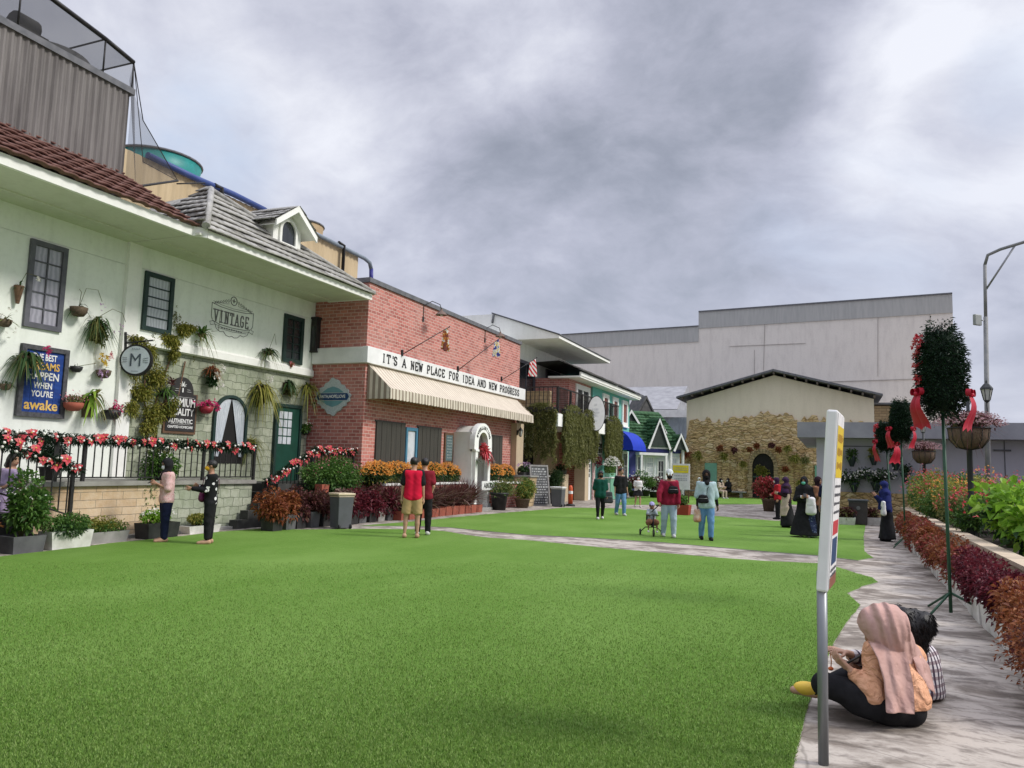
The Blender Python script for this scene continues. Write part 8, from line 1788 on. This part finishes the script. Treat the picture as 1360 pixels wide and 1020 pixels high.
bed = [(2.62, 13.4, .52, .95, L_bright, .17, 'bright lime-green large-leaved shrub overhanging the wall at the right edge', None), (2.65, 14.9, .55, .98, L_bright, .17, 'bright lime-green large-leaved shrub just left of the rightmost one', None), (3.05, 16.0, .6, .9, L_bright, .17, 'lime-green shrub under the big flower basket', P_red),
       (2.45, 17.0, .45, .72, L_green, .07, 'dark green shrub with coral blooms behind the near topiary pole', P_red), (2.5, 18.6, .55, .80, L_olive, .07, 'olive shrub with coral blooms just beyond the near topiary pole', P_red), (3.3, 18.6, .7, .95, L_green, .08, 'green shrub right beyond the basket lamp', P_red),
       (2.6, 20.3, .6, .95, L_yellow, .07, 'yellow-green fine-leaved shrub in the middle of the bed front', P_orange), (3.5, 20.6, .8, 1.05, L_olive, .08, 'olive shrub at the back beyond the basket lamp', P_pink), (2.6, 22.2, .65, 1.0, L_green, .075, 'mid-green shrub under the gap between the topiaries', P_red), (3.6, 22.8, .9, 1.15, L_yellow, .08, 'yellow-green shrub at the back in the middle of the bed', P_orange),
       (2.6, 24.1, .65, 1.1, L_yellow, .075, 'yellow and coral shrub right of the middle topiary pole', P_red), (3.6, 25.2, .9, 1.2, L_green, .08, 'dense green shrub at the back near the far basket lamp', P_mag), (2.6, 26.0, .7, 1.15, L_green, .08, 'green shrub beyond the woman in the navy headscarf', P_red), (2.9, 27.8, .9, 1.25, L_yellow, .09, 'last yellow-green shrub at the far end of the bed', P_pink), (4.6, 24.0, .9, 1.1, L_olive, .09, 'broad olive shrub deep in the bed on the right', P_red), (3.9, 17.6, .8, 1.0, L_bright, .16, 'pale lime shrub deep in the bed at the right edge', None)]
for x, y, r, h, m, lf, lab, fl in bed:
 n = int(1500 * (.10 / lf) ** 1.3 * (r / .6) ** 2 * (.55 if m is L_bright else 1.0))
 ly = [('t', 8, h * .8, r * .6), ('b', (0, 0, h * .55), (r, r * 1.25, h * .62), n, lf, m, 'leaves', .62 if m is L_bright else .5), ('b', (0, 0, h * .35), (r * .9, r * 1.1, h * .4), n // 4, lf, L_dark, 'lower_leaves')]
 if fl: ly.append(('f', (0, 0, h * .55), (r * 1.0, r * 1.25, h * .66), 70, .035, fl, 'flower'))
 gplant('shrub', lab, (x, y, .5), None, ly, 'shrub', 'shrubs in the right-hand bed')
# topiary on tripod stands
m_ribbon = MT('red_ribbon', (.48, .012, .035), .5, (.36, .008, .025), 6); m_greenpole = MT('green_painted_pole', (.02, .07, .035), .5, (.03, .09, .05), 6)
def topiary(label, bx, by, zc, rw, hh, seed, bows, zpole=0, tilt=0.0, lean=(0, 0), fl=True):
 t = thing('topiary_tree', label, 'topiary', (bx, by, 0)); mb = MB(); mb.tube([(0, 0, .02), (lean[0], lean[1], zc - hh * .4)], .020, 10); mb.build('pole', m_greenpole, t, False)
 for k in range(3):
  a = 2.0 + k * 2.09; mb = MB(); mb.tube([(0, 0, .42 * .6), (.46 * math.cos(a), .46 * math.sin(a), .015)], .014, 8); mb.build('stand_leg', m_greenpole, t, False)
 n = 5200; parts = []
 for k in range(10):
  f = (k + .5) / 10; z = zc - hh / 2 + hh * f; r = rw * max(.35, (1 - abs(2 * f - 1) ** 3.2)) ** .5 * (1.05 if f < .6 else .97) * (.94 + .1 * rng.random())
  a = rng.random(n // 10) * 6.283; rr_ = r * (.72 + .3 * rng.random(n // 10)); P = np.stack([lean[0] + rr_ * np.cos(a), lean[1] + rr_ * np.sin(a), z + hh * .06 * rng.normal(size=n // 10)], 1)
  D_ = np.stack([np.cos(a), np.sin(a), np.full(a.shape, .15)], 1) + rng.normal(size=(n // 10, 3)) * .55; parts.append(leafset(P, D_, .035 + .04 * rng.random(n // 10), .016, .3, .2))
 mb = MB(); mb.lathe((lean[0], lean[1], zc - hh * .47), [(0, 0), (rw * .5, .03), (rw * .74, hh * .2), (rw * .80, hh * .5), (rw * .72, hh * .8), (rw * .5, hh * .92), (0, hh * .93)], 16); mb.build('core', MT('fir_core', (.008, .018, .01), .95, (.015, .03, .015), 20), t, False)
 P, d = blob((lean[0], lean[1], zc), (rw * .9, rw * .9, hh * .5), 2600, 9, .3, .6); parts.append(leafset(P, d + rng.normal(size=d.shape) * .5, .07, .02, .3, .2))
 V, F = cat(*parts); mesh_np('crown', V, F, L_fir, t, world=False)
 for ang, zb, L in bows:
  a = ang; d = Vector((math.cos(a), math.sin(a), 0)); s = Vector((-d.y, d.x, 0)); c = Vector((lean[0], lean[1], zb)) + d * rw * .98; mb = MB(); w = L * .24
  for q in (-1, 1):                           # two tails with notched ends and two loops
   V = []; n_ = 10
   for i in range(n_ + 1):
    f = i / n_; p = c + s * q * (w * .35 + w * .55 * f) + d * (.03 + .04 * math.sin(f * 5)) - Vector((0, 0, L * f)); hw = w * (.35 + .65 * f)
    V += [p - s * hw + d * .01, p - Vector((0, 0, (-.06 * L if i == n_ else 0) * -1 if False else 0)) + d * .025, p + s * hw + d * .01]
   V[-2] = V[-2] + Vector((0, 0, L * .10)); mb.add(V, [f_ for i in range(n_) for f_ in ((3 * i, 3 * i + 1, 3 * i + 4, 3 * i + 3), (3 * i + 1, 3 * i + 2, 3 * i + 5, 3 * i + 4))], 0, True)
   V = []
   for i in range(13):
    b_ = i / 12 * 2 * math.pi; p = c + s * q * (w * .1 + w * .75 * (1 - math.cos(b_)) / 1.6) + Vector((0, 0, w * .42 * math.sin(b_) + w * .25)) + d * .05; V += [p - d * w * .28, p + d * w * .28]
   mb.add(V, [(2 * i, 2 * i + 2, 2 * i + 3, 2 * i + 1) for i in range(12)], 0, True)
  mb.ell(c + d * .06, (.03, .03, .03), 8, 6); mb.build('bow', m_ribbon, t, False)
 if fl:
  P = np.array([[lean[0] + rw * 1.02 * math.cos(a_), lean[1] + rw * 1.02 * math.sin(a_), zc + z_] for a_, z_ in ((3.3, .38 * hh), (3.5, .30 * hh), (3.2, .2 * hh), (3.3, .05 * hh), (3.35, -.08 * hh), (3.4, -.12 * hh), (3.2, .33 * hh))]); P = np.repeat(P, 5, 0) + rng.normal(size=(len(P) * 5, 3)) * .025
  V, F = flowers_vf(P, .05, 5, (-1, -.3, .2)); mesh_np('flower', V, F, P_red, t, world=False)
 return t
b1 = onZ(1263, 816); zc1 = 2.84
topiary('tall dark bell-shaped topiary with red bows on a green tripod stand, nearest the viewer', b1.x, b1.y, 2.885, .262, 1.06, 1, [(3.55, 2.60, .44), (5.9, 2.58, .44)], lean=(-.02, 0))
b2 = onZ(1201, 727); topiary('dark bell-shaped topiary with red bows, middle one beside the shrub bed', b2.x + .03, b2.y, 2.86, .225, .92, 2, [(3.5, 2.66, .44), (5.9, 2.66, .44)], fl=False, lean=(-.04, 0))
b3_ = onZ(1187, 716); topiary('red-ribboned dark topiary farthest from the viewer behind the middle one', b3_.x, b3_.y, 2.62, .23, .72, 3, [(3.4, 2.45, .5), (5.6, 2.4, .5)], lean=(-.12, 0))
# lamps with flower baskets
m_iron = MT('green_black_iron', (.02, .024, .024), .5, (.03, .034, .034), 6); m_lant = MT('lantern_glass', (.55, .56, .52), .2)
def lantern(t, c):
 c = Vector(c); mb = MB(); mb.lathe(c, [(.02, -.02), (.05, 0), (.055, .02)], 6, smooth=False); mb.lathe(c + Vector((0, 0, .24)), [(.115, -.01), (.105, .02), (.05, .09), (.02, .11), (.012, .16), (0, .165)], 6, smooth=False)
 for k in range(6): a = k * math.pi / 3; mb.bar(c + Vector((.055 * math.cos(a), .055 * math.sin(a), .02)), c + Vector((.10 * math.cos(a), .10 * math.sin(a), .23)), .012)
 L_ = mb.build('lantern', m_iron, t, False); mb = MB(); mb.lathe(c, [(.05, .02), (.092, .228)], 6, smooth=False); mb.build('glass', m_lant, L_, False)
def basket_lamp(label, p, zb, lants, r=.36, scale=1.0, nfl=900):
 t = thing('basket_lamp', label, 'lamp post', (p.x, p.y, .45)); z = zb - .45; mb = MB(); mb.lathe((0, 0, 0), [(.09, 0), (.09, .2), (.055, .26), (.05, z - .25), (.07, z - .22), (.05, z - .15)], 14); mb.tube([(0, 0, z - .2), (0, 0, z + .75)], .03, 8)
 for x, y, zz_ in lants: mb.tube([(0, 0, z + .30), (x * .5, y * .5, z + .22), (x, y, z + .30), (x, y, z + zz_)], .016, 6)
 mb.build('post', m_iron, t, False)
 for x, y, zz_ in lants: lantern(t, (x, y, z + zz_))
 mb = MB(); mb.lathe((0, 0, z), [(.06, -.24), (r * .62, -.20), (r * .92, -.06), (r, .16), (r * .95, .16), (r * .6, -.1), (0, -.1)], 24, smooth=True); bk_ = mb.build('basket', MT('coco_basket', (.17, .12, .08), .95, (.10, .07, .045), 14, .012, 50, st=(6, 6, .6)), t, False)
 mb = MB()
 for k in range(12): a = k * math.pi / 6; mb.tube([(r * 1.01 * math.cos(a), r * 1.01 * math.sin(a), z + .17), (r * .94 * math.cos(a), r * .94 * math.sin(a), z - .06), (r * .6 * math.cos(a), r * .6 * math.sin(a), z - .215), (.05 * math.cos(a), .05 * math.sin(a), z - .25)], .007, 5)
 mb.tube([(r * 1.02 * math.cos(a), r * 1.02 * math.sin(a), z + .16) for a in np.linspace(0, 2 * math.pi, 25)], .012, 6); mb.build('hoop', m_iron, bk_, False)
 V, F = bush_vf((0, 0, z + .28), (r * 1.5, r * 1.5, .24), nfl, .06, .5, 9); V2, F2 = spikes_vf((0, 0, z + .2), 70, .75, .012, 1.0, .55, (0, 0, .7)); V, F = cat((V, F), (V2, F2)); mesh_np('foliage', V, F, L_purple, t, world=False)
 d = unit(rng.normal(size=(nfl // 2, 3))); d[:, 2] = np.abs(d[:, 2]) - .15; V, F = flowers_vf(np.array([0, 0, z + .26]) + d * np.array([r * 1.75, r * 1.75, .28]) * (.6 + .45 * rng.random((len(d), 1))), .026, 5, (0, -.3, .8)); mesh_np('flower', V, F, P_rose, t, world=False)
 V, F = bush_vf((0, 0, z + .22), (r * 1.1, r * 1.1, .18), 300, .07, .5, 6); mesh_np('leaves', V, F, L_olive, t, world=False); return t
pl1 = onY(1289, 640, 17); zb1 = onY(1289, 580, 17).z
basket_lamp('black lamp post with two lanterns and a big flower basket in the shrub bed', pl1, zb1, [(.32, .0, .68), (.03, .32, .64)], .36, nfl=1700)
pl2 = onY(1228, 640, 28.2); zb2 = onY(1228, 606, 28.2).z; basket_lamp('smaller looking black lamp post with one lantern and flower basket, farther back', pl2, zb2, [(.0, .05, .76)], .34, nfl=1100)
SLT = thing('street_light', 'tall grey street light with curved arm and small floodlight at right', 'street light', onY(1311, 640, 27.5)); base = onY(1311, 640, 27.5); zt_ = onY(1308, 352, 27.5)
SLT.location = (base.x, 27.5, 0)
mb = MB(); t0 = Vector((base.x, 27.5, 0)); t1 = Vector((zt_.x, 27.5, zt_.z)); mid = t0.lerp(t1, .80)
mb.tube([t0, mid], [.08, .065], 12); mb.tube([mid, t1], .05, 10); mb.tube([t1, t1 + Vector((.08, -.05, .30)), t1 + Vector((.40, -.2, .42)), t1 + Vector((3.2, -1.4, .95))], .048, 10); mb.build('pole', MT('dull_grey_pole', (.20, .21, .21), .7, (.27, .27, .26), 5), SLT)
mb = MB(); mb.tube([t1 + Vector((0, 0, -.8)), t1 + Vector((.75, -.35, .45))], .03, 6); mb.build('strut', m_steel, SLT)
c = onY(1298, 425, 27.3); mb = MB(); mb.obox(c, (.30, .10, .34), RZ(.8)); mb.build('floodlight', MT('floodlight_face', (.30, .32, .30), .4), SLT, bevel=.02); mb = MB(); mb.tube([c + Vector((.1, .05, 0)), t0.lerp(t1, c.z / t1.z)], .02, 6); mb.build('arm', m_steel, SLT)
mb = MB(); e = t1 + Vector((3.2, -1.4, .95)); mb.obox(e + Vector((.3, -.13, .05)), (.8, .3, .12), RZ(-.4)); mb.build('lamp_head', m_steel, SLT, bevel=.03)
# ------------------------------------------------------------------ flags and wall lamps on the brick shop
def flag(label, b, tip, L, wd, m):
 t = thing('flag', label, 'flag', b); b = Vector(b); tip = Vector(tip); mb = MB(); mb.tube([b, tip], .014, 7); mb.ell(tip, (.025, .025, .025), 8, 6); mb.build('pole', m_darkmetal, t); mb = MB(); mb.obox(b + Vector((0, 0, .05)), (.06, .06, .2)); mb.build('socket', m_darkmetal, t)
 d = (b - tip).normalized(); V = []; nu, nv_ = 22, 16
 for i in range(nu + 1):
  f = i / nu
  for j in range(nv_ + 1):
   g_ = j / nv_; p = tip + d * (.06 + f * wd * .55) - Vector((0, 0, g_ * L * (1 - .25 * f))); V.append(p + Vector((math.sin(f * 9 + g_ * 2) * .05 * (.3 + g_), math.cos(f * 9) * .05 * g_ + d.y * -.12 * g_ * f, 0)))
 mb = MB(); mb.add(V, [(i * (nv_ + 1) + j, (i + 1) * (nv_ + 1) + j, (i + 1) * (nv_ + 1) + j + 1, i * (nv_ + 1) + j + 1) for i in range(nu) for j in range(nv_)], 0, True); mb.build('cloth', m, t); return t
def flag_mat(name, kind):
 m, nt, b = newmat(name); setb(b, .8, 0, .2); q = nd(nt, 'ShaderNodeSeparateXYZ', {0: objco(nt)}).outputs
 if kind == 'stripes':
  f = mth(nt, 'GREATER_THAN', mth(nt, 'FRACT', mth(nt, 'MULTIPLY', mth(nt, 'ADD', q[1], mth(nt, 'MULTIPLY', q[2], .6)), 9)), .5); col = mixc(nt, f, (.55, .04, .05), (.72, .70, .68))
 else:
  a, b_, c_ = ((.05, .05, .22), (.60, .60, .62), (.62, .40, .04)) if kind == 'blue' else ((.16, .05, .04), (.30, .08, .02), (.45, .22, .05))
  n = noise(nt, objco(nt), 5 if kind == 'blue' else 7, 2); col = ramp(nt, n, [(.40, a), (.47, b_), (.53, c_), (.58, (.62, .6, .55)), (.66, (.05, .08, .30))], 'CONSTANT')
 nt.links.new(col, b.inputs['Base Color']); return m
flag('brown and blue patterned flag above the word NEW', onX(534, 471, XB + .14), onX(597, 434, -11.25), .78, .42, flag_mat('flag_brown', 'multi'))
flag('blue, white and gold flag in the middle of the brick front', onX(608, 492, XB + .14), onX(664, 449, -11.2), .66, .5, flag_mat('flag_blue', 'blue'))
flag('red and white striped flag at the right end of the sign band', onX(666, 505, XB + .14), onX(713, 475, -11.1), .75, .6, flag_mat('flag_striped', 'stripes'))
def gooseneck(label, u, v):
 p = onX(u, v, XB + .01); t = thing('wall_lamp', label, 'lamp', p); mb = MB(); q = p + Vector((0, 0, .45)); mb.tube([p, q, q + Vector((.25, .12, .16)), q + Vector((.5, .2, .05)), q + Vector((.55, .22, -.12))], .014, 7); mb.obox(p, (.03, .09, .16)); mb.build('arm', m_darkmetal, t)
 mb = MB(); mb.lathe(q + Vector((.55, .22, -.30)), [(.20, 0), (.13, .08), (.04, .14), (.03, .2)], 18); mb.build('shade', MT('brown_enamel', (.16, .10, .07), .5), t); mb = MB(); mb.ell(q + Vector((.55, .22, -.28)), (.045, .045, .06), 10, 6); mb.build('bulb', m_lant, t); return t
gooseneck('gooseneck wall lamp near the roofline above the left flag', 562, 424); gooseneck('gooseneck wall lamp near the roofline at the right end of the brick front', 644, 452)
BX = thing('wall_lamp', 'dark box lantern on the brick side wall under the eaves', 'lamp', onY(418, 445, 18.5)); c = onY(419, 445, 18.44); mb = MB(); mb.obox(c, (.20, .2, .95)); mb.obox(c + Vector((0, 0, .5)), (.26, .22, .06)); mb.obox(c - Vector((0, 0, .5)), (.24, .21, .05)); mb.build('case', m_darkmetal, BX, bevel=.01); mb = MB(); mb.obox(c + Vector((.0, -.102, -.05)), (.12, .006, .6)); mb.build('glass', m_pane_dark, BX)
for u, v, lab in ((414, 543, 'black carriage lamp on the stone wall at the brick corner'), (693, 565, 'black carriage lamp on the stone pier beside the awning')):
 p = onX(u, v, XW + .06) if u < 500 else Vector((-12.0, 29.5, 2.9)); t = thing('wall_lamp', lab, 'lamp', p); lantern(t, (.14, 0, -.1)); mb = MB(); mb.tube([(0, 0, .1), (.1, 0, .2), (.14, 0, .12)], .012, 6); mb.obox((.0, 0, .05), (.03, .1, .2)); mb.build('bracket', m_darkmetal, t, False)
# wreath on the arched door
WR = thing('wreath', 'red bow wreath hanging in the arched doorway', 'wreath', (PX0 + .02, yc2, 2.12)); V, F = bush_vf((PX0 + .06, yc2, 2.1), (.10, .26, .30), 420, .12, .6, 6); mesh_np('ribbon_leaves', V, F, P_red, WR); V, F = spikes_vf((PX0 + .08, yc2, 2.1), 26, .42, .06, .8, 1.1, (.3, 0, 0)); mesh_np('ribbon', V, F, P_red, WR)
for s, lab in ((-1, 'left'), (1, 'right')):
 p = Vector((PX0 + .02, yc2 + s * .52, 1.75)); t = thing('wall_planter', 'silvery fern tuft on the %s column of the arched door' % lab, 'planter', p); V, F = spikes_vf((.05, 0, 0), 50, .28, .025, .9, .6, (.5, 0, .2)); mesh_np('fronds', V, F, LM('silver_fern_' + lab, [(.12, .14, .10), (.22, .25, .19)]), t, world=False)
